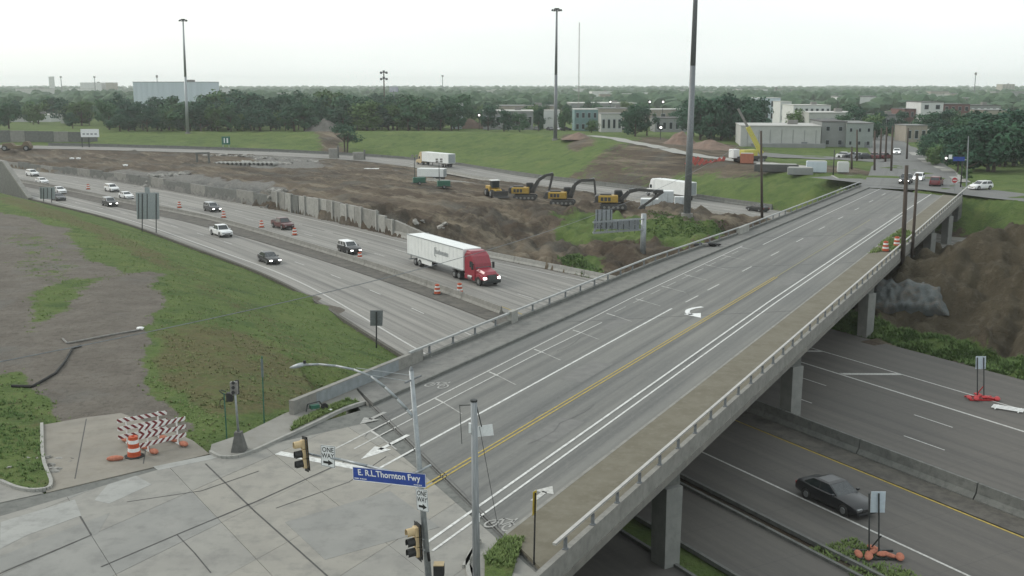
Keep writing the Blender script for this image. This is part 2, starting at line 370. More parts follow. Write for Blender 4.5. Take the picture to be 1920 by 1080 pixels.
for x, y in ((-30, 8), (30, 8), (-60, 8), (0, 25), (-45, 40), (-20, 30), (-60, 60), (-100, 90), (-110, 140), (-160, 160), (-200, 220), (-30, 50), (-14, 46), (10, 20), (60, 8), (-260, 300)): cp((x, y), -.1)
for x, y in ((-9000, -3000), (9000, -3000), (9000, 12000), (-9000, 12000), (-3000, 900), (3000, 900), (0, 700), (-250, 560), (-120, 520), (0, 460), (120, 420), (220, 330), (320, 300), (-900, 600), (900, 500), (0, -60), (-300, -60), (300, -60), (200, 200), (180, 140)): cp((x, y), 0.0)
vv, _, tt, *_ = delaunay_2d_cdt([Vector((a, b)) for a, b, _ in ctl], [], [], 0, .05)
_kz = {}
cz = np.array(ctl)
zz = []
for v in vv:
    k = int(np.argmin((cz[:, 0] - v.x) ** 2 + (cz[:, 1] - v.y) ** 2)); zz.append(float(cz[k, 2]))
TIN = BVHTree.FromPolygons([(v.x, v.y, z) for v, z in zip(vv, zz)], [tuple(t) for t in tt])
def tin(x, y):
    h = TIN.ray_cast(Vector((x, y, 500)), Vector((0, 0, -1)))
    return h[0].z if h[0] is not None else 0.0

def inpoly(X, Y, poly):
    r = np.zeros(len(X), bool); n = len(poly)
    for i in range(n):
        x0, y0 = poly[i][0], poly[i][1]; x1, y1 = poly[(i + 1) % n][0], poly[(i + 1) % n][1]
        if y0 == y1: continue
        c = ((y0 > Y) != (y1 > Y)) & (X < (x1 - x0) * (Y - y0) / (y1 - y0) + x0); r ^= c
    return r
def pp(pts, z): return [P(x, y, z) for x, y in pts]
# ring-and-spoke sheet, finest where the place is seen from the street camera
azs = np.concatenate([np.arange(-180, -36, 6.0), np.arange(-36, 36.01, .16), np.arange(40, 180, 6.0)])
rr = [4.0]
while rr[-1] < 5400:
    r = rr[-1]; rr.append(r * (1.0062 if 30 < r < 460 else 1.02 if r < 1200 else 1.08))
rr = np.array(rr); NA, NR = len(azs), len(rr)
A2, R2 = np.meshgrid(np.radians(azs), rr, indexing='ij')
GX = (R2 * np.sin(A2)).ravel(); GY = (R2 * np.cos(A2)).ravel()
GZ = np.array([tin(x, y) for x, y in zip(GX, GY)])
gs, gw = SW(GX, GY)
aA = np.array([wA(s) for s in np.arange(-170, 421, 5)]); aF = np.array([wF(s) for s in np.arange(-170, 421, 5)]); gg = np.arange(-170, 421, 5)
vA, vF = np.interp(gs, gg, aA), np.interp(gs, gg, aF)
wbx = np.array([p.x for p in WBP]); wby = np.array([p.y for p in WBP])
wd = np.full(len(GX), 1e9)
fx, fy = np.array([p.x for p in f7]), np.array([p.y for p in f7])
for i in range(len(WBP)): wd = np.minimum(wd, np.hypot(GX - wbx[i], GY - wby[i]))
beyond = np.zeros(len(GX), bool)               # far side of the westbound road
beyond |= inpoly(GX, GY, [(p.x, p.y) for p in f7] + [(-9000, 600), (-9000, 12000), (9000, 12000), (9000, -100), (160, 0)])
onroad = ((gw > vA - .3) & (gw < vF + .9) & (gs > -14)) | ((gw > -31) & (gw < 26.3) & (gs <= -14)) | (wd < 8.5)
near_flat = (np.hypot(GX + 14, GY - 34) < 22)
dirtzone = (~beyond) & (gw > vF + .8) & (GY > 60)
grass = np.where(beyond | (gw < vA), 1.0, 0.0); dry = np.zeros(len(GX)); rub = np.zeros(len(GX))
_jr = np.clip(np.hypot(GX, GY) * .022, .6, 7.0); _near = np.nonzero(np.hypot(GX, GY) < 520)[0]
_jx = np.zeros(len(GX)); _jy = np.zeros(len(GX))
for i in _near:
    v = mnoise.noise_vector(Vector((GX[i] * .14, GY[i] * .14, 7.7))) + .6 * mnoise.noise_vector(Vector((GX[i] * .5, GY[i] * .5, 1.7)))
    _jx[i], _jy[i] = v.x * _jr[i], v.y * _jr[i]
def setm(arr, pts, z, val, soft=None): arr[inpoly(GX + _jx, GY + _jy, pp(pts, z))] = val
setm(grass, [(-200, 395), (40, 398), (130, 445), (205, 520), (290, 500), (282, 600), (262, 660), (285, 740), (345, 790), (330, 820), (100, 920), (90, 790), (72, 745), (-200, 690)], -.4, 0.12)
setm(grass, [(60, 560), (150, 520), (205, 525), (120, 600), (70, 625)], -.4, .75)
setm(grass, [(-200, 700), (45, 700), (75, 760), (85, 890), (-200, 960)], 0, 1.)
setm(grass, [(30, 420), (110, 450), (150, 520), (60, 540), (20, 480)], -.4, .42)
setm(dry, [(0, 362), (150, 405), (290, 470), (420, 540), (560, 640), (520, 640), (380, 565), (240, 500), (100, 440), (0, 395)], -2.5, .8)
setm(dry, [(280, 620), (380, 590), (480, 600), (600, 660), (640, 700), (560, 740), (420, 790), (300, 740)], -.5, .78)
setm(dry, [(330, 500), (470, 560), (600, 640), (640, 690), (560, 680), (430, 600), (320, 550)], -2.5, .5)
setm(dry, [(80, 740), (250, 740), (340, 790), (230, 790), (90, 830)], 0, .6)
setm(grass, [(590, 255), (650, 255), (645, 295), (600, 295)], -2, .1)
setm(grass, [(1060, 255), (1115, 262), (1110, 280), (1060, 278)], 0, .1)
setm(grass, [(1200, 262), (1420, 285), (1440, 300), (1240, 308), (1165, 290)], 0, .2)
setm(grass, [(1030, 318), (1180, 300), (1240, 330), (1170, 345)], -3, .35)
setm(grass, [(1290, 296), (1450, 304), (1640, 318), (1640, 330), (1440, 322), (1290, 312)], 0, .25)
setm(grass, [(1035, 400), (1110, 400), (1250, 415), (1350, 430), (1330, 450), (1200, 440), (1040, 430)], -3, .9)
setm(grass, [(1035, 480), (1085, 480), (1130, 515), (1090, 512)], -5.5, .9)
setm(rub, [(470, 290), (590, 290), (600, 312), (480, 318)], -3.5, .9)
setm(rub, [(0, 300), (330, 325), (480, 345), (540, 362), (540, 372), (330, 350), (0, 315)], -3.5, .8)
rub[(dirtzone) & (gw > 60) & (gs > 70)] = np.maximum(rub[(dirtzone) & (gw > 60) & (gs > 70)], .25)
grass[(gs < -8) & (gw > 25.6) & (gw < 28.8)] = 1.0
grass[(gs < -13 + .64 * gw) & (gw > 30) & (GY < 140)] = 0.0
setm(grass, [(1800, 372), (1960, 372), (1960, 398), (1810, 405)], -5, 1.)
gm = dirtzone & ~onroad
amp = np.where(gm, .42, np.where(onroad | near_flat, 0., .10))
amp[beyond & ~onroad & (wd < 75)] = .30
steep = (gs < 62) & (gs > -5) & gm & (gw < 62)
amp[steep] = .85
amp[(gs < -13 + .64 * gw) & (gw > 29) & (GY < 160) & gm] = .95
amp[(GX ** 2 + GY ** 2) > 420 ** 2] *= .6
right = (gs < -13 + .64 * gw) & (gw > 29) & (GY < 160)
for i in np.nonzero(amp > 0)[0]:
    x, y = GX[i], GY[i]
    if x * x + y * y > 800 ** 2: continue
    n = fbm(x, y, 1.7, 4, .16)
    if gm[i]:
        n += .7 * fbm(x * 1.0, y * .35, 4.1, 3, .45) + .45 * fbm(x, y, 8.8, 2, .55) + .5 * abs(mnoise.noise(Vector((x * .5, y * .5, 3))))
        xr, yr = -.57 * x + .82 * y, .82 * x + .57 * y; n += .9 * mnoise.noise(Vector((xr * .035, yr * .28, 6.1))) + .5 * mnoise.noise(Vector((xr * .1, yr * .7, 2.6)))
        if right[i]:
            o_ = x * bN.x + y * bN.y; a_ = x * bB.x + y * bB.y; wob = mnoise.noise(Vector((x * .12, y * .12, 4.4))) * 3.0; n += 2.6 * (abs(mnoise.noise(Vector(((o_ + wob) * .26, a_ * .05, 9.3)))) - .25) + 1.2 * (abs(mnoise.noise(Vector(((o_ + wob) * .7, a_ * .12, 2.3)))) - .2) + .45 * fbm(x, y, 2.2, 3, .7)
        elif gs[i] < 62: n += 1.5 * (abs(mnoise.noise(Vector((gs[i] * .30, gw[i] * .06, 5.5)))) - .25) + 1.1 * (abs(mnoise.noise(Vector((gs[i] * .10, gw[i] * .32, 3.5)))) - .25) + .5 * fbm(x, y, 7.1, 3, .6)
    GZ[i] += amp[i] * n
def soften(a):
    a = a.reshape(NA, NR)
    for _ in range(6):
        a = (np.roll(a, 1, 0) + np.roll(a, -1, 0) + 2 * a) / 4; q = np.pad(a, ((0, 0), (1, 1)), mode='edge'); a = (q[:, :-2] + q[:, 2:] + 2 * q[:, 1:-1]) / 4
    return a.ravel()
grass, dry, rub = soften(grass), soften(dry), soften(rub)
V = np.stack([GX, GY, GZ], 1)
ii = np.arange(NA)[:, None] * NR + np.arange(NR - 1)[None, :]; jj = ((np.arange(NA) + 1) % NA)[:, None] * NR + np.arange(NR - 1)[None, :]
F = np.stack([ii, ii + 1, jj + 1, jj], -1).reshape(-1, 4)
me = bpy.data.meshes.new('ground'); me.vertices.add(len(V)); me.vertices.foreach_set('co', V.ravel())
me.loops.add(F.size); me.loops.foreach_set('vertex_index', F.ravel()); me.polygons.add(len(F)); me.polygons.foreach_set('loop_start', np.arange(0, F.size, 4)); me.polygons.foreach_set('loop_total', np.full(len(F), 4))
me.polygons.foreach_set('use_smooth', np.ones(len(F), bool)); me.update(calc_edges=True)
at = me.color_attributes.new('cover', 'FLOAT_COLOR', 'POINT')
moundish = np.where(right, 1., 0.)
at.data.foreach_set('color', np.stack([grass, dry, rub, moundish], 1).astype(np.float32).ravel())
ground = obj('ground', me); tag(ground, kind='structure')
GB = BVHTree.FromPolygons([tuple(v) for v in V[(np.hypot(GX, GY) < 1e9)]], [tuple(f) for f in F])
def gz(x, y):
    h = GB.ray_cast(Vector((x, y, 500)), Vector((0, 0, -1)))
    return h[0].z if h[0] is not None else 0.0
def G(x, y, dz=0.0): return Vector((x, y, gz(x, y) + dz))
def PG(px, py, z0=0.0):                        # where the photo pixel's ray meets the ground
    d = ray(px, py).normalized(); h = GB.ray_cast(Vector((0, 0, CAMZ)), d)
    return h[0] if h[0] is not None else P(px, py, z0)

def ground_mat():
    m = bpy.data.materials.new('earth_and_grass'); m.use_nodes = True; MATS['ground'] = m
    nt = m.node_tree; N, L = nt.nodes, nt.links; b = N['Principled BSDF']; b.inputs['Roughness'].default_value = .95; b.inputs['Specular IOR Level'].default_value = .15
    pos = N.new('ShaderNodeNewGeometry').outputs['Position']
    at = N.new('ShaderNodeAttribute'); at.attribute_name = 'cover'; sp = N.new('ShaderNodeSeparateColor'); L.new(at.outputs['Color'], sp.inputs[0])
    def nz(sc, det=5, ro=.62, st=(1, 1, 1)):
        mp = N.new('ShaderNodeMapping'); mp.inputs['Scale'].default_value = st; L.new(pos, mp.inputs[0])
        n = N.new('ShaderNodeTexNoise'); n.inputs['Scale'].default_value = sc; n.inputs['Detail'].default_value = det; n.inputs['Roughness'].default_value = ro; L.new(mp.outputs[0], n.inputs['Vector']); return n.outputs['Fac']
    def rng(v, a, c, lo=0., hi=1.):
        r = N.new('ShaderNodeMapRange'); r.inputs[1].default_value = a; r.inputs[2].default_value = c; r.inputs[3].default_value = lo; r.inputs[4].default_value = hi; L.new(v, r.inputs[0]); return r.outputs[0]
    def mixc(f, a, c):
        x = N.new('ShaderNodeMix'); x.data_type = 'RGBA'; L.new(f, x.inputs[0])
        for s, q in ((6, a), (7, c)):
            if isinstance(q, tuple): x.inputs[s].default_value = q + (1,)
            else: L.new(q, x.inputs[s])
        return x.outputs[2]
    def mth(op, a, c):
        x = N.new('ShaderNodeMath'); x.operation = op
        for i, q in enumerate((a, c)):
            if isinstance(q, (int, float)): x.inputs[i].default_value = q
            else: L.new(q, x.inputs[i])
        return x.outputs[0]
    big, mid, fine = nz(.05), nz(.35), nz(2.2, 6, .7)
    def nzr(sc, st, det=5, ro=.65):
        m1 = N.new('ShaderNodeMapping'); m1.inputs['Rotation'].default_value = (0, 0, rad(-125)); L.new(pos, m1.inputs[0]); m2 = N.new('ShaderNodeMapping'); m2.inputs['Scale'].default_value = st; L.new(m1.outputs[0], m2.inputs[0])
        n = N.new('ShaderNodeTexNoise'); n.inputs['Scale'].default_value = sc; n.inputs['Detail'].default_value = det; n.inputs['Roughness'].default_value = ro; L.new(m2.outputs[0], n.inputs['Vector']); return n.outputs['Fac']
    dirt = mixc(rng(big, .38, .62), (0.072, 0.054, 0.039), (0.117, 0.093, 0.067))
    dirt = mixc(rng(nzr(.30, (.10, 1, 1)), .50, .62, 0, .85), dirt, (0.198, 0.169, 0.124))
    dirt = mixc(rng(nzr(.22, (.16, 1, 1), 6, .7), .50, .62, 0, .85), dirt, (0.042, 0.034, 0.026))
    dirt = mixc(rng(nz(.09, 5), .52, .66, 0, .6), dirt, (0.099, 0.098, 0.088))
    dirt = mixc(rng(fine, .54, .74, 0, .5), dirt, (0.164, 0.138, 0.104))
    dirt = mixc(rng(nz(.9, 5, .7), .55, .7, 0, .6), dirt, (0.042, 0.034, 0.025))
    mound = mixc(rng(mid, .35, .65), (0.056, 0.046, 0.030), (0.076, 0.064, 0.042)); mound = mixc(rng(nz(.8, 6, .75), .52, .66, 0, .5), mound, (.135, .118, .09)); mound = mixc(rng(fine, .5, .72, 0, .55), mound, (0.037, 0.032, 0.022))
    dirt = mixc(at.outputs['Alpha'], dirt, mound)
    track = mixc(rng(mid, .3, .7), (.125, .112, .095), (.185, .168, .145)); track = mixc(rng(fine, .50, .68, 0, .7), track, (.085, .076, .064)); track = mixc(rng(nz(.12, 5), .55, .7, 0, .6), track, (.15, .15, .14))
    px = N.new('ShaderNodeSeparateXYZ'); L.new(pos, px.inputs[0])
    nearf = mth('LESS_THAN', mth('ADD', px.outputs[1], mth('MULTIPLY', px.outputs[0], .55)), 118.0)
    nearl = mth('MULTIPLY', nearf, mth('LESS_THAN', px.outputs[0], -8.0))
    dirt = mixc(nearl, dirt, track)
    rubc = mixc(rng(fine, .35, .65), (.21, .205, .19), (.13, .128, .12))
    rf = rng(mth('ADD', sp.outputs[2], mth('MULTIPLY', mth('SUBTRACT', mid, .5), 1.2)), .35, .6)
    dirt = mixc(rf, dirt, rubc)
    g = mixc(rng(mid, .32, .66), (0.065, 0.108, 0.030), (0.112, 0.154, 0.048))
    g = mixc(rng(big, .4, .65, 0, .6), g, (0.117, 0.164, 0.048))
    g = mixc(rng(fine, .50, .70, 0, .5), g, (0.043, 0.076, 0.024))
    g = mixc(rng(nz(1.1, 5, .7), .56, .72, 0, .45), g, (0.148, 0.137, 0.065))
    g = mixc(rng(nz(.26, 7, .74), .52, .63, 0, .6), g, (.042, .078, .026)); g = mixc(rng(nz(.11, 6, .7), .54, .66, 0, .55), g, (.15, .175, .06))
    dryc = mixc(rng(fine, .35, .65), (.135, .118, .056), (.088, .095, .042))
    df = rng(mth('ADD', sp.outputs[1], mth('MULTIPLY', mth('SUBTRACT', nz(.5, 6, .68), .5), 1.6)), .45, .85)
    g = mixc(df, g, dryc)
    gf = rng(mth('ADD', sp.outputs[0], mth('MULTIPLY', mth('SUBTRACT', nz(.5, 8, .78), .5), 1.9)), .42, .58)
    col = mixc(gf, dirt, g)
    L.new(col, b.inputs['Base Color'])
    bp = N.new('ShaderNodeBump'); bp.inputs['Distance'].default_value = .42; bp.inputs['Strength'].default_value = 1.0
    L.new(mth('ADD', nz(1.4, 6, .7), mth('MULTIPLY', nz(5., 4, .7), .4)), bp.inputs['Height']); L.new(bp.outputs[0], b.inputs['Normal'])
    return m
me.materials.append(ground_mat())

# ================================================================ carriageways
road_mat('freeway_concrete', (0.268, 0.260, 0.238), (0.212, 0.207, 0.192), .85, (0.100, 0.098, 0.094), 3.6, .6, 5.0)
road_mat('freeway_shaded', (0.119, 0.111, 0.100), (0.097, 0.092, 0.085), .5, (0.062, 0.060, 0.058), 3.6, .2, 5.0)  # shade on the right-hand lanes is put into this darker freeway colour
road_mat('deck_asphalt', (0.188, 0.187, 0.172), (0.130, 0.133, 0.128), .75, (0.086, 0.088, 0.086), 3.4, .9, 0)
road_mat('street_asphalt', (0.158, 0.161, 0.154), (0.128, 0.131, 0.128), .35, (0.090, 0.090, 0.086), 3.4, .3, 0)
def strip(name, s0, s1, w0, w1, z, m, ds=4.0, kind='structure', parent=None, nw=1):
    b = MB(); b.uv = []; n = max(1, int(abs(s1 - s0) / ds)); f = lambda w, s: w(s) if callable(w) else w
    for i in range(n + 1):
        s = s0 + (s1 - s0) * i / n
        for k in range(nw + 1):
            a = f(w0, s) + (f(w1, s) - f(w0, s)) * k / nw; b.v.append(tuple(FW(s, a, z))); b.uv.append((s, a))
    q = nw + 1
    for i in range(n):
        for k in range(nw): b.f.append((i * q + k, i * q + k + 1, (i + 1) * q + k + 1, (i + 1) * q + k)); b.m.append(0)
    o = b.build(name, m, parent)
    me = o.data
    if me.polygons[0].normal.z < 0: me.flip_normals()
    if kind: tag(o, kind=kind)
    return o
carr_n = strip('freeway_carriageway', -20, 330, wA, wD, FZ, 'freeway_concrete')
carr_f = strip('freeway_carriageway', -4, 330, wE, lambda s: wF(s) + .3, FZ, 'freeway_concrete')
strip('median_strip', -170, 330, wD, wE, FZ + .05, mat('median_dirt', (0.108, 0.101, 0.087), (0.070, 0.066, 0.059), .95, .8, .03, coord='World', c3=(0.049, 0.046, 0.042), scale3=1.6, fac3=.6), nw=1)
cr_n = strip('freeway_carriageway', -170, -20, -13.0, wD, FZ, 'freeway_shaded')
cr_f = strip('freeway_carriageway', -170, -4, wE, 25.2, FZ, 'freeway_shaded')
strip('slip_road', -170, -24, -19.2, -14.2, FZ, 'freeway_shaded'); strip('slip_road', -170, -24, -29.5, -21.4, FZ, 'freeway_shaded')
def road_poly(name, pts, halfw, z, m, kind='structure', follow=False):
    b = MB(); b.uv = []; u = 0
    for i, p in enumerate(pts):
        t = (pts[min(i + 1, len(pts) - 1)] - pts[max(i - 1, 0)]).normalized(); nn = Vector((t.y, -t.x, 0))
        if i: u += (p - pts[i - 1]).length
        hw = halfw[i] if isinstance(halfw, (list, tuple)) else halfw
        for sgn in (-1, 1): b.v.append((p.x + nn.x * hw * sgn, p.y + nn.y * hw * sgn, (z(p.x) if callable(z) else z) + (max(gz(p.x, p.y), gz(p.x + nn.x * hw * sgn, p.y + nn.y * hw * sgn), gz(p.x - nn.x * hw * sgn, p.y - nn.y * hw * sgn)) if follow else 0))); b.uv.append((u, sgn * hw))
    for i in range(len(pts) - 1): b.f.append((2 * i, 2 * i + 1, 2 * i + 3, 2 * i + 2)); b.m.append(0)
    o = b.build(name, m)
    if o.data.polygons[0].normal.z < 0: o.data.flip_normals()
    return tag(o, kind=kind)
road_poly('westbound_carriageway', WBP[4:], 7.4, wbz, 'freeway_concrete')

def mark(parent, s0, s1, w0, width=.15, z=FZ + .012, m='worn_marking', name='lane_line', w1=None, ds=4.0):
    f0 = (lambda s: w0(s) - width / 2) if callable(w0) else (w0 - width / 2)
    f1 = (lambda s: w0(s) + width / 2) if callable(w0) else (w0 + width / 2)
    return strip(name, s0, s1, f0, f1, z, m, ds, None, parent)
mark(carr_n, -20, 320, wB, .22)
mark(carr_f, -4, 320, lambda s: wE(s) + 1.3, .13, m='yellow_marking'); mark(carr_f, -4, 320, lambda s: wF(s) - 1.6, .16)
for s in np.arange(-6, 250, 12.2):
    mark(carr_n, s, s + 3.3, lambda t: wA(t) + 2.1 + (wD(t) - wA(t) - 2.5) * .62 if t < 60 else wA(t) + 2.1 + (wD(t) - wA(t) - 2.5) * .5, .15)
    for q in (.30, .62): mark(carr_f, s + 4 * q, s + 4 * q + 3.3, lambda t: wE(t) + 1.3 + (wF(t) - wE(t) - 2.6) * q, .13)
mark(cr_n, -170, -20, lambda s: -9.2 - .03 * (s + 20) * 0, .16); mark(cr_n, -170, -20, -2.75, .16, m='yellow_marking')
mark(cr_f, -170, -4, lambda s: 13.3, .22); mark(cr_f, -170, -4, 17.8, .16); mark(cr_f, -170, -4, 1.9, .13, m='yellow_marking')
for s in np.arange(-160, -10, 12.2):
    mark(cr_f, s, s + 3.4, 5.2, .13); mark(cr_f, s + 3, s + 6.4, 9.7, .13)
for s in (-33, -24, -14):                      # gore bars between the two solid lines
    b = MB(); a = FW(s, 13.5, FZ + .014); c = FW(s - 2.4, 17.7, FZ + .014); t = (FW(s - 1, 13.5) - FW(s, 13.5)).normalized() * .3
    b.quad(a - t, a + t, c + t, c - t); o = b.build('gore_bar', 'worn_marking', cr_f)
    if o.data.polygons[0].normal.z < 0: o.data.flip_normals()
for q in (-3.6, 3.6, 0):
    b = MB(); c = wb_side(q)
    pts = c[20:110]
    for i in range(len(pts) - 1):
        if q == 0 and i % 3: continue
        b.bar(pts[i] + Vector((0, 0, wbz(WBP[20 + i].x) + .008)), pts[i + 1] + Vector((0, 0, wbz(WBP[21 + i].x) + .008)), .16, .008)
    b.build('lane_line', 'worn_marking', bpy.data.objects['westbound_carriageway'])
# ================================================================ the overpass
BO = BR(40, -26.7); BTH = math.pi / 2 - AZB
bridge = T('road_overpass', 'long flat concrete overpass carrying a four-lane street over the sunken freeway', 'bridge', BO, BTH)
def L3(along, off, z=0.0): return (along - 40, -off - 26.7, z)      # overpass frame: x along, y to its left
def nearx(off): return 50.3 + (off + 37.2) * -.81                   # skewed end joints
def farx(off): return 197.5 + (off + 35) * -.60
def yl(a): return float(np.interp(a, [0, 100, 128, 198], [-37.25, -37.2, -35.6, -34.0]))     # outer face of the left parapet
def kl(a): return float(np.interp(a, [0, 100, 132, 200], [-34.45, -34.42, -33.6, -32.2]))    # left kerb
KR, YR = -19.05, -16.05
def slab(name, fl, fr, z0, z1, m, n=16, parent=None, near=nearx, far=farx):
    b = MB(); b.uv = []; o0 = fl(50), fr(50); rows = []
    a0l, a0r = near(o0[0]), near(o0[1]); a1l, a1r = far(fl(196)), far(fr(190))
    for i in range(n + 1):
        t = i / n; al, ar = a0l + (a1l - a0l) * t, a0r + (a1r - a0r) * t
        for z in (z1, z0):
            b.v += [L3(al, fl(al), z), L3(ar, fr(ar), z)]; b.uv += [(al, fl(al)), (ar, fr(ar))]
    for i in range(n):
        k, q = 4 * i, 4 * (i + 1)
        b.f += [(k, k + 1, q + 1, q), (k + 2, q + 2, q + 3, k + 3), (k, q, q + 2, k + 2), (k + 1, k + 3, q + 3, q + 1)]
    e = 4 * n; b.f += [(0, 2, 3, 1), (e, e + 1, e + 3, e + 2)]; b.m = [0] * len(b.f)
    return b.build(name, m, parent or bridge)
slab('deck', lambda a: yl(a) + .02, lambda a: YR - .02, -.42, 0, 'deck_asphalt')
slab('sidewalk', lambda a: yl(a) + .28, kl, .004, .17, mat('walk_grey', (0.180, 0.179, 0.166), (0.140, 0.140, 0.132), .9, .5, .01, coord='World', c3=(0.079, 0.079, 0.076), scale3=1.5, fac3=.55))
slab('sidewalk', lambda a: KR, lambda a: YR - .25, .004, .17, mat('walk_dirty', (0.148, 0.137, 0.104), (0.119, 0.108, 0.078), .95, .6, .012, coord='World', c3=(0.173, 0.162, 0.130), scale3=2.2, fac3=.55))
slab('edge_kerb', kl, lambda a: kl(a) + .16, .003, .175, 'concrete_dark'); slab('edge_kerb', lambda a: KR - .16, lambda a: KR, .003, .175, 'concrete')
# left: low concrete upstand with a metal rail on posts; right the same above a deep fascia
slab('parapet_wall', yl, lambda a: yl(a) + .28, -.5, .42, 'concrete_dark', near=lambda o: 57.5)
slab('wing_parapet', lambda a: yl(a) - .02, lambda a: yl(a) + .30, -.9, .92, 'concrete', n=2, near=lambda o: 44.2, far=lambda o: 57.4)
slab('graffiti_patch', lambda a: yl(a) + .3, lambda a: yl(a) + .312, .19, .86, 'concrete_bluish', n=1, near=lambda o: 46.2, far=lambda o: 54.5)
slab('parapet_wall', lambda a: YR - .25, lambda a: YR, -.48, .40, 'concrete', near=lambda o: nearx(o) - 1.0)
slab('fascia', lambda a: YR - .3, lambda a: YR + .06, -.80, -.485, mat('fascia_grey', (0.194, 0.184, 0.162), (0.149, 0.144, 0.131), .9, .35, .006, coord='World', stretch=(2, 2, .22), c3=(0.108, 0.106, 0.097), scale3=1.2, fac3=.6), near=lambda o: nearx(o) - 1.0)
slab('fascia', lambda a: yl(a) - .04, lambda a: yl(a) + .3, -.9, -.505, 'concrete_dark', near=lambda o: 51)
pm_ = MB().box((0, 0, .24), (.10, .12, .50)).box((0, 0, .02), (.2, .2, .04)).build('rail_post', 'steel_grey').data
bpy.data.objects.remove(bpy.data.objects['rail_post'])
for k in range(60):
    a = 35.0 + 2.62 * k
    if a < 188: obj('rail_post', pm_, bridge, loc=L3(a, YR - .12, .40))
    a = 58.4 + 3.05 * k
    if a < 196: obj('rail_post', pm_, bridge, loc=L3(a, yl(a) + .14, .42))
b = MB()
for a in range(34, 189, 11): b.bar(L3(a, YR - .12, 1.0), L3(a + 11.02, YR - .12, 1.0), .15, .09)
b.build('hand_rail', mat('rail_pale', (.46, .45, .42), (.36, .355, .34), .55, 2, 0, .3), bridge)
b = MB()
ks = list(range(56, 198, 4))
for a in ks[:-1]: b.bar(L3(a, yl(a) + .14, .985), L3(a + 4.02, yl(a + 4) + .14, .985), .17, .12)
b.build('hand_rail', mat('rail_grey', (.38, .395, .39), (.30, .31, .305), .55, 2, 0, .3), bridge)
# a pilaster on the left rail, a panelled end block further on
MB().box((0, 0, .5), (1.0, .42, 1.0)).build('rail_pilaster', 'concrete_light', bridge, loc=L3(70.2, -37.05, .1))
MB().box((0, 0, .5), (4.2, .40, .95)).build('rail_pilaster', 'concrete_light', bridge, loc=L3(127.5, yl(127.5) + .16, .05))
# girders, bents
for k in range(6):
    y = -36.0 + k * 3.7
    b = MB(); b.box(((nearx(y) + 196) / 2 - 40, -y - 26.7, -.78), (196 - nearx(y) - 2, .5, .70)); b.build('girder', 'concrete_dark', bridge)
def bent(w, zb, wcap=1.0, n=5, cols=None):
    # piers stand in a line with the freeway; s runs from the right fascia to the left one
    pts = []
    for off in np.linspace(YR - .8, -36.0, n):
        # find s with the wanted offset
        lo, hi = -80.0, 220.0
        for _ in range(40):
            mid = (lo + hi) / 2; o = FW(mid, w).dot(bN)
            if o > off: lo = mid
            else: hi = mid
        pts.append(FW(lo, w))
    d = (pts[-1] - pts[0]).normalized()
    Mi = bridge_inv
    a, c = Mi @ (pts[0] - d * .3 + Vector((0, 0, -1.45))), Mi @ (pts[-1] + d * .9 + Vector((0, 0, -1.45)))
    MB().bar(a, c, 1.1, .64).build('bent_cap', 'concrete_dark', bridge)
    for p in pts:
        rz = math.atan2(d.y, d.x) - BTH
        b = MB()
        hgt = -1.75 - zb
        b.loft([[(x * k, y * k, z) for x, y in ((-.62, -.5), (.62, -.5), (.62, .5), (-.62, .5))] for z, k in ((0, .93), (hgt, 1.0))])
        o = b.build('column', mat('pier_concrete', (.235, .24, .225), (.19, .195, .185), .9, .8, .006, coord='World', c3=(.13, .135, .13), scale3=1.5, fac3=.4), bridge, loc=Mi @ Vector((p.x, p.y, zb)))
        o.rotation_euler = (0, 0, rz)
    return pts
bpy.context.view_layer.update(); bridge_inv = bridge.matrix_world.inverted()
for w, zb in ((-21.5, FZ - .1), (.5, FZ + .0), (26.0, FZ - .05), (48, -5.0), (66, -5.2), (84, -6.1), (102, -6.1)): bent(w, zb)
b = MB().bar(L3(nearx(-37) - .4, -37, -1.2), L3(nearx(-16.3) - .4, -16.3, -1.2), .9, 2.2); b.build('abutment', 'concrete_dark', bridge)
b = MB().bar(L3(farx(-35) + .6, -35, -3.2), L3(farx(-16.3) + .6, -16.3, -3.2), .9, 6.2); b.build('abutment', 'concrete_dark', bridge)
b = MB()
for d in (-.16, .16): b.bar(L3(nearx(-34.3) + d, -34.3, .006), L3(nearx(-19.1) + d, -19.1, .006), .06, .012)
b.build('expansion_joint', mat('joint_black', (.12, .12, .115), (.085, .085, .082), .8, 6), bridge)
for a in (79, 106, 131, 156, 178):
    d = -.81; b = MB(); b.bar(L3(a + d * 7.6, kl(a) + .4, .005), L3(a - d * 7.6, KR - .4, .005), .12, .01); b.build('expansion_joint', mat('joint_dark', (.13, .13, .125), (.10, .10, .098), .8, 6), bridge)

mat('line_worn', (.62, .63, .61), (.40, .40, .385), .85, 2.2, coord='World', lo=.4, hi=.75, c3=(.2, .2, .19), scale3=6., fac3=.55)
def bm(pts, m='worn_marking', w=.13, z=.012, name='lane_line'):
    b = MB()
    for i in range(len(pts) - 1):
        p, q = Vector(L3(pts[i][0], pts[i][1], z)), Vector(L3(pts[i + 1][0], pts[i + 1][1], z)); d = (q - p).normalized(); e = Vector((-d.y, d.x, 0)) * w / 2
        b.quad(p - e, q - e, q + e, p + e)
    return b.build(name, m, bridge)
bm([(39.6, -28.2), (81.5, -28.3)], 'line_worn', .15)
for a in (84.5, 90.5, 101.5, 112.5, 124, 136, 148, 160, 172, 184): bm([(a, -28.15), (a + 3.2, -28.1)], 'worn_marking', .14)
bm([(120, -31.0), (150, -30.8), (197, -30.2)], 'worn_marking', .14)
for o in (-25.12, -24.86): bm([(38.6, o), (100, o + .55)], 'yellow_marking', .10)
bm([(100, -24.45), (150, -24.2)], mat('yellow_faint', (.24, .215, .11), (.205, .20, .15), .9, 3, coord='World'), .12)
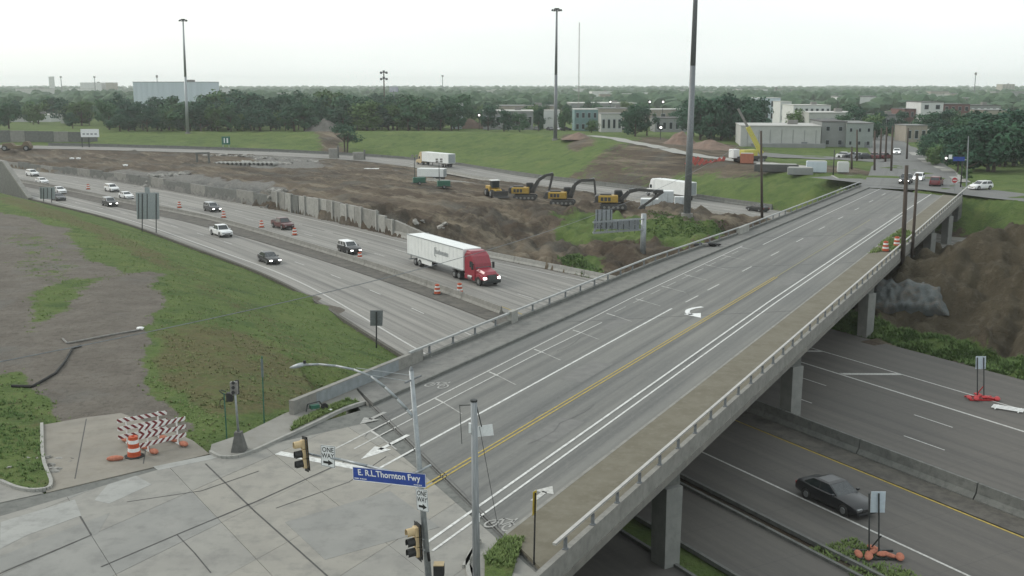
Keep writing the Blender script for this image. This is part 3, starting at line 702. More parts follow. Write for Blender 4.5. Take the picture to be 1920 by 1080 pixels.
bm([(33.4, -21.68), (88, -22.0), (158, -21.6), (190, -21.2)], 'line_worn', .14); bm([(33.2, -21.08), (88, -21.4), (158, -21.05)], 'line_worn', .12)
bm([(41, -31.75), (61, -32.25), (84, -32.85), (118, -32.8)], 'worn_marking', .12); bm([(41.5, -30.9), (62, -31.35), (74, -31.3)], 'worn_marking', .10)
for k in range(9): bm([(78 + 4.2 * k, -31.9 - .03 * k), (80.4 + 4.2 * k, -31.9 - .03 * k)], 'faint_marking', .10)
for k in range(12):
    a = 44 + 6.6 * k; o = -31.85 - .013 * (a - 44); bm([(a + .25, o), (a - .3, o + .95)], 'worn_marking', .14, .0135, 'buffer_bar'); bm([(a - .3, o + .95), (a - 1.6, o + 2.9)], 'faint_marking', .10, .0125, 'buffer_bar')
bm([(39.25, -33.9), (39.4, -28.3)], 'line_worn', .5, .012, 'stop_line')
bm([(198.2 - 1, -31), (196.6 - 1, -20)], 'worn_marking', .5, .012, 'stop_line')
def arrow(a, o, L=3.0, back=False, m='worn_marking', hook=0):
    s = -1 if back else 1; b = MB(); z = .0125; q = lambda da, do: L3(a + s * da, o + do, z)
    b.quad(q(0, -.12), q(L * .62, -.12), q(L * .62, .12), q(0, .12)); b.add([q(L * .55, -.5), q(L, 0), q(L * .55, .5)], [(0, 1, 2)])
    o_ = b.build('lane_arrow', m, bridge)
    for p in o_.data.polygons: p.use_smooth = False
    if o_.data.polygons[0].normal.z < 0: o_.data.flip_normals()
    return o_
arrow(44.6, -29.7, 4.2, True, 'line_worn'); arrow(47.3, -33.0, 2.4, True, 'faint_marking'); arrow(39.6, -19.9, 2.0, False, 'worn_marking')
b = MB(); z = .0125                             # curved left-turn arrow
pts = [(83.3, -26.3), (82.6, -26.75), (81.6, -26.95), (80.6, -26.7), (79.9, -26.1)]
bm(pts, 'white_paint', .38, .0125, 'lane_arrow'); b.add([L3(79.9, -26.75, z), L3(79.2, -25.1, z), L3(80.9, -25.65, z)], [(0, 1, 2)]); ao = b.build('lane_arrow', 'white_paint', bridge)
if ao.data.polygons[0].normal.z < 0: ao.data.flip_normals()
def bike(a, o, s=1.0, m='faint_marking'):
    b = MB(); z = .0125
    def ringm(ca, co, r):
        for k in range(12):
            t0, t1 = 2 * math.pi * k / 12, 2 * math.pi * (k + 1) / 12
            b.quad(*[L3(ca + rr_ * 1.7 * math.cos(t), co + rr_ * math.sin(t), z) for rr_, t in ((r, t0), (r, t1), (r * .72, t1), (r * .72, t0))])
    ringm(a, o - .42 * s, .27 * s); ringm(a, o + .42 * s, .27 * s)
    def ln(p, q):
        p, q = Vector(L3(*p, z)), Vector(L3(*q, z)); d = (q - p).normalized(); e = Vector((-d.y, d.x, 0)) * .045 * s; b.quad(p - e, q - e, q + e, p + e)
    ln((a, o - .42 * s), (a + .75 * s, o - .2 * s)); ln((a + .75 * s, o - .2 * s), (a + .7 * s, o + .3 * s)); ln((a + .7 * s, o + .3 * s), (a, o + .42 * s)); ln((a, o), (a + .75 * s, o - .2 * s)); ln((a, o), (a + .7 * s, o + .3 * s)); ln((a + .7 * s, o + .3 * s), (a + 1.0 * s, o + .3 * s))
    o_ = b.build('bicycle_symbol', m, bridge)
    bmm = bmesh.new(); bmm.from_mesh(o_.data)
    for f in bmm.faces:
        if f.normal.z < 0: f.normal_flip()
    bmm.to_mesh(o_.data); bmm.free()
bike(53.2, -33.3, 1.1); bike(36.6, -19.9, 1.0, 'faint_marking')
for o_ in list(bridge.children):
    if o_.name.split('.')[0] in ('lane_line', 'buffer_bar', 'stop_line', 'gore_bar') and o_.data.polygons[0].normal.z < 0: o_.data.flip_normals()

# ================================================================ street crossing below the camera: concrete slabs with open joints
def clip(poly, cv):
    out = poly
    n = len(cv); area = sum(cv[i][0] * cv[(i + 1) % n][1] - cv[(i + 1) % n][0] * cv[i][1] for i in range(n)); sg = 1 if area > 0 else -1
    for i in range(n):
        a, c = cv[i], cv[(i + 1) % n]; side = lambda p: sg * ((c[0] - a[0]) * (p[1] - a[1]) - (c[1] - a[1]) * (p[0] - a[0]))
        nw = []
        for k in range(len(out)):
            p, q = out[k], out[(k + 1) % len(out)]; sp, sq = side(p), side(q)
            if sp >= 0: nw.append(p)
            if (sp >= 0) != (sq >= 0): t = sp / (sp - sq); nw.append((p[0] + (q[0] - p[0]) * t, p[1] + (q[1] - p[1]) * t))
        out = nw
        if len(out) < 3: return []
    return out
jl, jr = BR(nearx(-34.3) - .1, -34.3), BR(nearx(-15) - .1, -15)
paved = [(jl.x, jl.y), (-15.0, 50.3), (-21.0, 45.2), (-27.5, 40.2), (-34, 34), (-34, 6), (6, 6), (4.5, 30), (jr.x, jr.y)]
street = MB().prism([(-34, 6), (6, 6), (4.5, 30), (jr.x, jr.y), (jl.x, jl.y), (-15, 50.3), (-21, 45.2), (-27.5, 40.2), (-34, 34)], -.06, -.035).build('street_crossing', 'concrete_dark')
tag(street, kind='structure')
slabm = []
for k, (a, c) in enumerate((((0.252, 0.248, 0.225), (0.214, 0.210, 0.193)), ((0.269, 0.259, 0.228), (0.231, 0.223, 0.199)), ((0.231, 0.231, 0.216), (0.197, 0.199, 0.188)), ((0.298, 0.302, 0.286), (0.260, 0.265, 0.252)))):
    mat('slab%d' % k, a, c, .9, .45, .008, coord='World', c3=(.135, .135, .128), scale3=1.1, fac3=.5, detail=6); slabm.append('slab%d' % k)
du = Vector((math.sin(rad(29)), math.cos(rad(29)))); dv = Vector((math.sin(rad(147)), math.cos(rad(147)))); o0 = Vector((-17.1, 40.7))
R3 = random.Random(3)
us = [-44, -38.5, -33, -27.5, -22, -16.5, -11, -5.5, 0, 5.5, 11, 16.5, 22, 27.5, 33]; vs_ = [-30, -25.8, -21.6, -17.4, -13.2, -9, -4.6, 0, 4.2, 8.4, 12.6, 16.8, 21, 25.2, 29.4, 33.6]
for i in range(len(us) - 1):
    for j in range(len(vs_) - 1):
        g = .012; c4 = [o0 + du * (us[i + a] + (g if a == 0 else -g)) + dv * (vs_[j + b_] + (g if b_ == 0 else -g)) for a, b_ in ((0, 0), (1, 0), (1, 1), (0, 1))]
        q = clip([(p.x, p.y) for p in c4], paved)
        if len(q) < 3: continue
        if sum((x - q[0][0]) ** 2 + (y - q[0][1]) ** 2 for x, y in q) < .3: continue
        MB().prism(q, -.034, R3.uniform(-.004, .004)).build('slab', slabm[R3.choice((0, 0, 1, 1, 2))], street)
for pl, m in (([(-21.4, 42.0), (-19.3, 44.5), (-18.3, 42.7), (-19.7, 40.7), (-20.2, 39.4)], 'slab3'), ([(-18.4, 44.4), (-18.5, 46.3), (-17.6, 47.4), (-16.5, 46.3), (-17.6, 44.0)], 'slab3'), ([(-18.6, 40.9), (-17.2, 43.0), (-16.9, 40.9), (-19.2, 37.4), (-19.9, 38.6)], 'slab2'), ([(-17.2, 48.6), (-13.9, 51.0), (-13.5, 50.5), (-16.8, 48.1)], 'slab3'), ([(-9.5, 42), (-5.5, 45.5), (-3.0, 41.5), (-7.2, 38.4)], 'slab2')):
    MB().prism(pl, -.01, .0075).build('repair_patch', m, street)
b = MB()
for pl in ([(-14.8, 49.0), (-11.0, 43.1), (-7.0, 37.2), (-3, 31)], [(-21.5, 33.5), (-19.2, 37.2), (-17.1, 40.7), (-18.3, 42.6)], [(-15.6, 37.8), (-13.6, 40.8), (-11.2, 44.3), (-8, 49.5)], [(-13.6, 40.7), (-12.4, 39.0), (-11.3, 37.3)], [(-10.2, 43.5), (-7.5, 46.6), (-6.2, 50)], [(-16.9, 44.2), (-14, 45.5), (-12, 48)]):
    for i in range(len(pl) - 1): b.bar((*pl[i], .0085), (*pl[i + 1], .0085), .07 if len(pl) > 3 else .045, .006)
b.build('tar_seam', mat('tar', (.045, .045, .043), (.07, .07, .066), .8, 4, coord='World'), street)
# left arm of the street, the closed concrete drive, kerbs and corner islands
left = MB().prism([(-21.0, 45.25), (-24.0, 46.9), (-40, 56), (-60, 66), (-60, 20), (-34, 33), (-27.5, 40.25)], -.05, -.002).build('street_arm', 'slab0'); tag(left, kind='structure')
drive = MB().prism([(-20.9, 45.3), (-15.0, 50.4), (-16.4, 52.4), (-17.6, 53.6), (-21.8, 57.1), (-23.6, 56.2), (-25.2, 55.0), (-22.9, 49.4)], -.05, .006).build('closed_drive', mat('drive_concrete', (0.228, 0.212, 0.180), (0.188, 0.176, 0.152), .92, .5, .008, coord='World', c3=(0.152, 0.136, 0.108), scale3=1.3, fac3=.5)); tag(drive, kind='structure')
b = MB()
for pl in ([(-20.3, 47.0), (-23.3, 56.0)], [(-17.8, 49.0), (-19.5, 55.0)]):
    for i in range(len(pl) - 1): b.bar((*pl[i], .009), (*pl[i + 1], .009), .05, .006)
b.build('tar_seam', 'tar', drive)
def kerb(name, pts, h=.13, w=.16, m='concrete_light', lab=None):
    b = MB(); pts = [Vector((x, y, 0)) for x, y in pts]
    for i in range(len(pts) - 1): b.bar(pts[i] + Vector((0, 0, h / 2 - .03)), pts[i + 1] + Vector((0, 0, h / 2 - .03)), w, h + .06)
    return tag(b.build(name, m), kind='structure')
def sm(pts, n=6): return [(p.x, p.y) for p in crom([(x, y, 0) for x, y in pts], n)]
isl = [(-40, 56.8), (-30, 50.6), (-24.6, 47.3), (-22.4, 45.75), (-21.3, 45.5), (-21.1, 46.3), (-22.9, 49.6), (-25.3, 55), (-29, 60)]
kerb('street_kerb', sm(isl[:8], 5))
MB_isl = MB().prism([(x * 1.0, y) for x, y in isl] + [(-45, 66)], -.04, .09).build('verge', 'ground'); tag(MB_isl, kind='structure')
cor = [(-15.0, 50.55), (-14.2, 49.8), (-13.2, 50.2), (-11.9, 52.6), (-10.6, 55.2), (-9.55, 57.5), (-8.45, 59.0)]
kerb('street_kerb', sm(cor, 4))
walk = MB().prism(cor + [(jl.x - .2, jl.y + .1), tuple(BR(nearx(-37) - .2, -36.9).xy), (-10.4, 60.4), (-12.6, 56.6), (-14.0, 53.2), (-15.2, 51.5)], -.05, .12).build('corner_sidewalk', mat('walk_light', (0.228, 0.224, 0.204), (0.192, 0.188, 0.172), .92, .6, .006, coord='World', c3=(0.160, 0.152, 0.128), scale3=1.4, fac3=.5)); tag(walk, kind='structure')
vg = MB().prism([(-11.6, 53.6), (-10.4, 56.2), (-9.4, 58.1), (-8.75, 58.9), (-9.5, 59.3), (-10.6, 57.6), (-11.7, 55.2)], .1, .15).build('verge', 'ground'); tag(vg, kind='structure')
rc = [(jr.x - 3.6, jr.y + 2.2), (-1.3, 40.0), (-1.7, 38.2), (-1.4, 36.0), (-.6, 33.0), (1.5, 28.0), (4.2, 24)]
kerb('street_kerb', sm(rc, 4))
w2 = MB().prism(sm(rc, 3) + [(8, 24), (8, 34), tuple(BR(nearx(-16) - .2, -16).xy)], -.05, .125).build('corner_sidewalk', 'walk_light'); tag(w2, kind='structure')
vg2 = MB().prism([(-1.05, 38.4), (-.5, 40.0), (.5, 40.2), (.2, 38.4), (-.1, 36.0), (.6, 32.8), (-.2, 33.0), (-1.0, 36.2)], .1, .16).build('verge', 'ground'); tag(vg2, kind='structure')
for m_ in (MB_isl, vg, vg2):
    ca = m_.data.color_attributes.new('cover', 'FLOAT_COLOR', 'POINT'); ca.data.foreach_set('color', np.tile(np.array([.95, .45, 0, 0], np.float32), len(m_.data.vertices)))

# sealed cracks and patches on the deck
rk = random.Random(31)
for k in range(16):
    a, o = rk.uniform(42, 150), rk.uniform(-33, -20); pts = [(a, o)]
    for i in range(rk.randrange(4, 9)): a += rk.uniform(.5, 1.6) * rk.choice((1, 1, .3)); o += rk.uniform(-.35, .35); pts.append((a, o))
    q = bm(pts, mat('crack_seal', (.095, .095, .092), (.125, .125, .12), .85, 4, coord='World'), rk.uniform(.04, .09), .0085, 'crack_seal')
    if q.data.polygons[0].normal.z < 0: q.data.flip_normals()
for a, o, l, w in ((58, -26.6, 5, 1.6), (96, -22.9, 7, 1.3), (72, -30.1, 4, 1.2), (120, -27, 9, 1.8), (140, -23, 12, 2.4), (47, -23.2, 4, 1.5), (150, -29, 10, 2)):
    q = bm([(a, o), (a + l, o + rk.uniform(-.1, .1))], mat('deck_patch', (.135, .135, .13), (.165, .165, .157), .9, 1.5, coord='World'), w, .0055, 'asphalt_patch')
    if q.data.polygons[0].normal.z < 0: q.data.flip_normals()
# ================================================================ barriers and retaining walls
JP = [(-.30, 0), (-.30, .08), (-.13, .33), (-.075, .81), (.075, .81), (.13, .33), (.30, .08), (.30, 0)]
def jersey(name, label, pts, z, seg=6.0, m='concrete', gap=.05, cat='barrier', scale=1.0):
    pts = [Vector((p[0], p[1], 0)) for p in pts]; z0 = z(pts[0].x) if callable(z) else z; t = T(name, label, cat, (pts[0].x, pts[0].y, z0)); o0 = pts[0]
    # walk the line in equal lengths
    L = [0]
    for i in range(1, len(pts)): L.append(L[-1] + (pts[i] - pts[i - 1]).length)
    X = np.interp(np.arange(0, L[-1], seg), L, [p.x for p in pts]); Y = np.interp(np.arange(0, L[-1], seg), L, [p.y for p in pts])
    n = 0
    for i in range(len(X) - 1):
        zo = (lambda x: z(x) - z0) if callable(z) else (lambda x: 0.0)
        p, q = Vector((X[i], Y[i], zo(X[i]))) - o0, Vector((X[i + 1], Y[i + 1], zo(X[i + 1]))) - o0; d = (q - p).normalized(); e = Vector((-d.y, d.x, 0))
        b = MB(); b.loft([[(c + e * a * scale + Vector((0, 0, h * scale))) for a, h in JP] for c in (p + d * gap, q - d * gap)]); b.build('barrier_segment', m, t); n += 1
    return t
jersey('median_barrier', 'long grey concrete median barrier beside the drums, left of the overpass', [FW(s, wE(s) - .5) for s in np.arange(2, 330, 4)], FZ, 9.0, 'concrete')
jersey('median_barrier', 'concrete median barrier under and right of the overpass', [FW(s, -.3) for s in np.arange(-165, 2, 5)], FZ + .02, 9.0, 'concrete_dark', scale=1.25)  # darker concrete here carries the barrier's shaded side as colour
jersey('edge_barrier', 'pale concrete edge barrier right of the red truck along the dirt bank', [FW(s, wF(s) + .75) for s in np.arange(-4, 66, 4)], FZ, 7.0, 'concrete_light')
jersey('westbound_barrier', 'dark low barrier along the far side of the westbound road', [p for p in wb_side(7.9)[34:120]], wbz, 14.0, 'concrete_dark', scale=1.2)
jersey('westbound_barrier', 'pale low barrier along the near side of the westbound road behind the excavators', [p for p in wb_side(-7.8)[30:84]], wbz, 14.0, 'concrete_light')
jersey('work_zone_barrier', 'short pale barrier row beside the light towers', [P(x, y, -4) for x, y in ((800, 338), (860, 343), (905, 350))], -4.25, 4.0, 'concrete_light')
# kerb along the near edge
b = MB(); pts = [FW(s, wA(s) - .12, FZ) for s in np.arange(-22, 330, 4)]
for i in range(len(pts) - 1): b.bar(pts[i] + Vector((0, 0, .05)), pts[i + 1] + Vector((0, 0, .05)), .35, .3)
tag(b.build('freeway_kerb', mat('kerb_dark', (.10, .095, .08), (.07, .067, .058), .95, 2, coord='World')), kind='structure')
for w, s1 in ((-13.15, -22), (-14.1, -24), (-19.4, -24), (-21.3, -24)):
    b = MB(); pts = [FW(s, w, FZ) for s in np.arange(-168, s1, 6)]
    for i in range(len(pts) - 1): b.bar(pts[i] + Vector((0, 0, .04)), pts[i + 1] + Vector((0, 0, .04)), .2, .24)
    tag(b.build('freeway_kerb', 'concrete_dark'), kind='structure')
# panelled retaining wall on the far side, broken at its ends
rw = T('retaining_wall', 'grey panelled concrete retaining wall holding the dirt above the freeway', 'wall', FW(70, wF(70) + .75, FZ)); wo = rw.location
Rw = random.Random(5)
for k in range(17):
    s0, s1 = 62 + k * 2.75, 62 + (k + 1) * 2.75
    a, c = FW(s0 + .04, wF(s0) + .95, 0), FW(s1 - .04, wF(s1) + .95, 0); d = (c - a).normalized(); e = Vector((-d.y, d.x, 0))
    if e.dot(Vector((0, -1, 0))) < 0: e = -e
    top = 3.55 if k > 1 else 2.6 + k * .4
    pr = Rw.uniform(-.06, .08)
    b = MB(); a2, c2 = a - wo, c - wo; a2.z = c2.z = 0
    b.loft([[a2 + e * (.22 + pr) + Vector((0, 0, z)), c2 + e * (.22 + pr) + Vector((0, 0, z)), c2 - e * .22 + Vector((0, 0, z)), a2 - e * .22 + Vector((0, 0, z))] for z in (-.1, top - Rw.uniform(0, .22))])
    b.build('wall_panel', ('concrete', 'concrete_light', 'concrete_dark', 'concrete')[Rw.randrange(4)], rw)
    if k % 2 == 0:
        b = MB(); p = a2 + e * .34; b.box((p.x, p.y, top / 2), (.45, .35, top + .1), math.atan2(d.y, d.x)); b.build('pilaster', 'concrete_light', rw)
lw = T('low_wall', 'long weathered grey retaining wall behind the far lanes, left of the panelled wall', 'wall', FW(120, wF(120) + .75, FZ)); wo = lw.location
for k in range(24):
    s0, s1 = 109 + k * 7.2, 109 + (k + 1) * 7.2
    a, c = FW(s0, wF(s0) + .95, 0), FW(s1 - .05, wF(s1) + .95, 0); d = (c - a).normalized(); e = Vector((-d.y, d.x, 0))
    if e.dot(Vector((0, -1, 0))) < 0: e = -e
    a2, c2 = a - wo, c - wo; a2.z = c2.z = 0; t0 = float(np.interp(s0, [109, 150, 220, 290], [2.6, 2.3, 1.9, 1.6])) + Rw.uniform(-.25, .15); b = MB()
    b.loft([[a2 + e * .2 + Vector((0, 0, z)), c2 + e * .2 + Vector((0, 0, z)), c2 - e * .25 + Vector((0, 0, z)), a2 - e * .25 + Vector((0, 0, z))] for z in (-.1, t0)]); b.build('wall_panel', ('concrete_dark', 'concrete', 'concrete_dark')[k % 3], lw)
sl = T('broken_wall', 'broken sloping end of the retaining wall with rubble on top, left of the white trailer', 'wall', FW(50, wF(50) + .75, FZ)); wo = sl.location
for k in range(7):
    s0, s1 = 61.8 - k * 3.2, 61.8 - (k + 1) * 3.2; a, c = FW(s0, wF(s0) + .98, 0) - wo, FW(s1, wF(s1) + .98, 0) - wo; a.z = c.z = 0; d = (c - a).normalized(); e = Vector((d.y, -d.x, 0))
    h0, h1 = max(.15, 2.5 - k * .36), max(.15, 2.5 - (k + 1) * .36)
    b = MB(); V8 = [a + e * .2, c + e * .2, c - e * .25, a - e * .25]
    b.add([v for v in V8] + [V8[0] + Vector((0, 0, h0)), V8[1] + Vector((0, 0, h1)), V8[2] + Vector((0, 0, h1)), V8[3] + Vector((0, 0, h0))], [(0, 3, 2, 1), (4, 5, 6, 7), (0, 1, 5, 4), (1, 2, 6, 5), (2, 3, 7, 6), (3, 0, 4, 7)]); b.build('wall_panel', 'concrete', sl)
def chunk(r, seed):
    b = bmesh.new(); bmesh.ops.create_icosphere(b, subdivisions=1, radius=r); rr_ = random.Random(seed)
    for v in b.verts: v.co *= rr_.uniform(.6, 1.25); v.co.z *= .7
    m = bpy.data.meshes.new('chunk'); b.to_mesh(m); b.free(); return m
chunks = [chunk(1, k) for k in range(5)]
mat('broken_concrete', (.32, .31, .285), (.20, .195, .18), .95, 1.5, .03)
for m in chunks: m.materials.append(MATS['broken_concrete'])
def rubble(name, label, cat, centre, n, ext, size, seed, group=None, rz=0.0):
    t = T(name, label, cat, centre, rz, group); r = random.Random(seed)
    for k in range(n):
        x, y = r.uniform(-1, 1) * ext[0], r.uniform(-1, 1) * ext[1]; p = Vector((x, y, 0)); p.rotate(Matrix.Rotation(rz, 3, 'Z')); q = p + Vector(centre)
        o = obj('chunk', chunks[r.randrange(5)], t, loc=(x, y, gz(q.x, q.y) - centre[2] + .05)); s = size * r.uniform(.5, 1.3); o.scale = (s * r.uniform(.8, 1.5), s, s * .8); o.rotation_euler = (r.uniform(-.5, .5), r.uniform(-.5, .5), r.uniform(0, 6))
    return t
c = FW(56, wF(56) + 2.6); rubble('rubble_pile', 'pile of broken concrete on the wall end above the far lanes', 'rubble', G(c.x, c.y), 34, (7.5, .9), .55, 1, rz=hd(FW(64, wF(64)), FW(48, wF(48))))
c = FW(110, wF(110) + 1.6); rubble('rubble_pile', 'pale broken concrete lump at the left end of the panelled wall', 'rubble', G(c.x, c.y), 14, (2.2, 1.2), .7, 2)
c = PG(60, 875); rubble('rubble_pile', 'small heap of broken stones on the grass corner by the kerb', 'rubble', G(c.x, c.y, .08), 46, (1.7, 1.2), .22, 3)
# wing wall at the far left
ww = T('wing_wall', 'dark sloping concrete wing wall at the left edge above the freeway', 'wall', P(57, 374, FZ)); wo = ww.location
b = MB(); d = Vector((-.656, .755, 0)); e = Vector((.755, .656, 0))
pr = [(0, .1), (16, 7.0), (34, 7.2), (34, -1), (0, -1)]
vs1 = [d * x + Vector((0, 0, z)) + e * .35 for x, z in pr]; vs2 = [d * x + Vector((0, 0, z)) - e * .35 for x, z in pr]
b.add(vs1 + vs2, [(0, 1, 2, 3, 4), (9, 8, 7, 6, 5)] + [(i, 5 + i, 5 + (i + 1) % 5, (i + 1) % 5) for i in range(5)]); b.build('wall_face', 'concrete_dark', ww)
b = MB(); b.bar(d * 0 + Vector((0, 0, .2)), d * 16 + Vector((0, 0, 7.1)), 1.0, .35); b.bar(d * 16 + Vector((0, 0, 7.1)), d * 34 + Vector((0, 0, 7.3)), 1.0, .35); b.build('coping', 'concrete', ww)
# quilted shotcrete slope under the overpass on the right
gw_ = T('shotcrete_wall', 'lumpy grey sprayed-concrete wall below the spoil heap, right of the overpass', 'wall', BR(99, -12.6, -4.9)); wo = gw_.location
def at_al(px, py, al): d = ray(px, py); return Vector((0, 0, CAMZ)) + d * (al / d.dot(bB))
b = MB(); NI, NJ = 60, 22
for i in range(NI + 1):
    for j in range(NJ + 1):
        px = 1622 + 158 * i / NI; t_ = j / NJ; p = at_al(px, 592 + (i / NI) * -8, 109.8); q = at_al(px, 515 + 10 * mnoise.noise(Vector((i * .15, 0, 0))) + max(0, i / NI - .6) * 40, 114.6); v = p.lerp(q, t_)
        u_, w_ = i / NI * 6.3 + .25 * mnoise.noise(Vector((i * .1, j * .2, 1))) + (.5 if int(t_ * 3) % 2 else 0), t_ * 3.0
        bul = (abs(math.sin(math.pi * u_)) ** .6) * (abs(math.sin(math.pi * w_)) ** .5); d_ = .24 * bul + .42 * mnoise.noise(Vector((i * .22, j * .3, 4))) + .12 * mnoise.noise(Vector((i * .7, j * .8, 2)))
        env = min(1, 7 * min(i / NI + .1, 1 - i / NI), 4 * min(t_ + .05, 1 - t_)); d_ = d_ * env - 1.6 * (1 - env)
        v = v + Vector((-.35, -.8, .45)).normalized() * d_; b.v.append(tuple(v - wo))
for i in range(NI):
    for j in range(NJ): k = i * (NJ + 1) + j; b.f.append((k, k + NJ + 1, k + NJ + 2, k + 1)); b.m.append(0)
b.build('shotcrete_face', mat('shotcrete', (.105, .118, .117), (.07, .08, .08), .9, 1.3, .12, coord='World', c3=(.12, .10, .08), scale3=.8, fac3=.8), gw_, True)
# sign bridge seen from behind
gp = P(1205, 492, FZ); gn = T('sign_gantry', 'cantilever steel sign gantry seen from behind against the dirt bank', 'sign', (gp.x, gp.y, FZ - .1))
D_ = gp.y
def gl(px, py): q = PD(px, py, D_); return Vector((q.x - gp.x, 0, q.z - FZ + .1))
gt = gl(1205, 405)
MB().cyl((0, 0, -.2), (0, 0, gt.z + .3), .42, .36, 12).build('post', 'galvanised', gn, True)
b = MB(); x1 = gl(1112, 420).x; zt, zb = gl(1160, 410).z, gl(1160, 430).z
dz = gl(1112, 415).z - gl(1205, 408).z
for y in (-.45, .45):
    b.bar((0, y, zt), (x1, y, zt + dz), .14, .14); b.bar((0, y, zb), (x1, y, zb + dz), .14, .14)
    n = 8
    for k in range(n): f0, f1 = k / n, (k + 1) / n; b.bar((x1 * f0, y, (zt if k % 2 else zb) + dz * f0), (x1 * f1, y, (zb if k % 2 else zt) + dz * f1), .09, .09)
for k in range(5): f0 = k / 4; b.bar((x1 * f0, -.45, zt + dz * f0), (x1 * f0, .45, zt + dz * f0), .08, .08); b.bar((x1 * f0, -.45, zb + dz * f0), (x1 * f0, .45, zb + dz * f0), .08, .08)
b.build('truss', 'galvanised', gn)
a0, a1 = gl(1114, 434), gl(1200, 412); b = MB(); b.box(((a0.x + a1.x) / 2, .62, (a0.z + a1.z) / 2 + .1), (a1.x - a0.x, .06, 1.35)); b.build('sign_panel', 'sign_back', gn)
a0, a1 = gl(1117, 412), gl(1149, 394); b = MB(); b.box(((a0.x + a1.x) / 2, .62, (a0.z + a1.z) / 2), (a1.x - a0.x, .06, a1.z - a0.z)); b.build('sign_panel', 'sign_back', gn)
b = MB()
for k in range(4): b.bar((a0.x + .3 + k * .58, .53, a0.z - 1.2), (a0.x + .3 + k * .58, .53, a1.z), .1, .1)
for k in range(8): xx = x1 + .3 + k * .78; b.bar((xx, .53, zb - .3 + dz * .6), (xx, .53, zt + .1 + dz * .6), .08, .08)
b.build('sign_bracing', 'dark_steel', gn)

fw_ = T('far_retaining_wall', 'long dark grey retaining wall below the trees at the far left', 'wall', PD(0, 272, 372))
for k in range(9):
    a_, c_ = PD(-60 + k * 27, 273 - k * 1.3, 372), PD(-60 + (k + 1) * 27 - .4, 273 - k * 1.3, 372); o_ = fw_.location; w_ = c_.x - a_.x; zt_ = PD(60, 243 + k * .6, 372).z
    MB().box(((a_.x + c_.x) / 2 - o_.x, 0, (zt_ + a_.z - 1.0) / 2 - o_.z), (w_, .6, zt_ - a_.z + 1.0)).build('wall_panel', 'concrete_dark' if k % 3 else 'concrete', fw_)
# ================================================================ vehicles (x forward, y left, z up; origin on the road between the axles)
def paint(name, c, rough=.3):
    return mat('paint_' + name, c, tuple(v * .93 for v in c), rough, 2, spec=.6)
paint('white', (.72, .73, .73)); paint('black', (.012, .013, .015)); paint('silver', (.36, .37, .38)); paint('charcoal', (.05, .053, .058)); paint('maroon', (.085, .022, .022)); paint('darkred', (.13, .02, .025)); paint('grey', (.16, .165, .17)); paint('navy', (.02, .028, .045))
def wheel_mesh(r, w):
    b = MB(); n = 18
    prof = [(r * .62, -w / 2), (r * .9, -w / 2), (r, -w * .36), (r, w * .36), (r * .9, w / 2), (r * .62, w / 2)]
    rings = [[(q * math.cos(2 * math.pi * i / n), y, q * math.sin(2 * math.pi * i / n)) for i in range(n)] for q, y in prof]
    b.loft(rings, 0, True); return b
def add_wheel(t, x, y, r, w):
    o = wheel_mesh(r, w).build('wheel', 'tyre', t, True, loc=(x, y, r))
    b = MB(); s = 1 if y > 0 else -1
    b.cyl((0, s * w * .44, 0), (0, s * w * .56, 0), r * .62, r * .55, 14); b.cyl((0, s * w * .56, 0), (0, s * w * .6, 0), r * .16, r * .14, 8)
    b.build('rim', 'rim', o)
    return o
def quadpanel(q, inset, lift, mi=0):
    a, b_, c, d = [Vector(p) for p in q]; n = (b_ - a).cross(d - a).normalized(); f = lambda u, v: (a * (1 - u) * (1 - v) + b_ * u * (1 - v) + c * u * v + d * (1 - u) * v) + n * lift
    iu, iv = inset; return [f(iu, iv), f(1 - iu, iv), f(1 - iu, 1 - iv), f(iu, 1 - iv)]
KINDS = {  # length, width, ground clearance, rows of the lower body (x, top z), cabin (x rear base, x rear roof, x front roof, x front base), belt z, roof z, wheel r, axles
 'sedan': dict(L=4.85, W=1.84, gc=.2, rows=[(-2.42, .78), (-2.25, .98), (-1.75, 1.02), (-.9, .96), (.9, .95), (1.0, .93), (1.9, .82), (2.3, .70), (2.42, .55)], cab=(-1.95, -1.05, .05, .95), belt=.93, roof=1.44, r=.33, ax=(-1.42, 1.45)),
 'hatch': dict(L=4.4, W=1.8, gc=.2, rows=[(-2.2, .85), (-2.1, 1.0), (-1.5, .98), (.8, .95), (1.0, .95), (1.75, .85), (2.1, .72), (2.2, .55)], cab=(-2.08, -1.7, .1, 1.0), belt=.94, roof=1.5, r=.33, ax=(-1.3, 1.35)),
 'suv': dict(L=4.8, W=1.93, gc=.26, rows=[(-2.4, .95), (-2.35, 1.12), (-1.7, 1.12), (.9, 1.1), (1.05, 1.1), (1.95, 1.03), (2.3, .9), (2.4, .62)], cab=(-2.32, -2.05, .15, 1.0), belt=1.1, roof=1.74, r=.37, ax=(-1.4, 1.45)),
 'pickup': dict(L=5.8, W=2.0, gc=.32, rows=[(-2.9, .98), (-2.85, 1.12), (-.9, 1.12), (1.1, 1.14), (1.25, 1.15), (2.4, 1.08), (2.8, .98), (2.9, .68)], cab=(-.85, -.65, .55, 1.3), belt=1.12, roof=1.86, r=.41, ax=(-1.75, 1.85)),
}
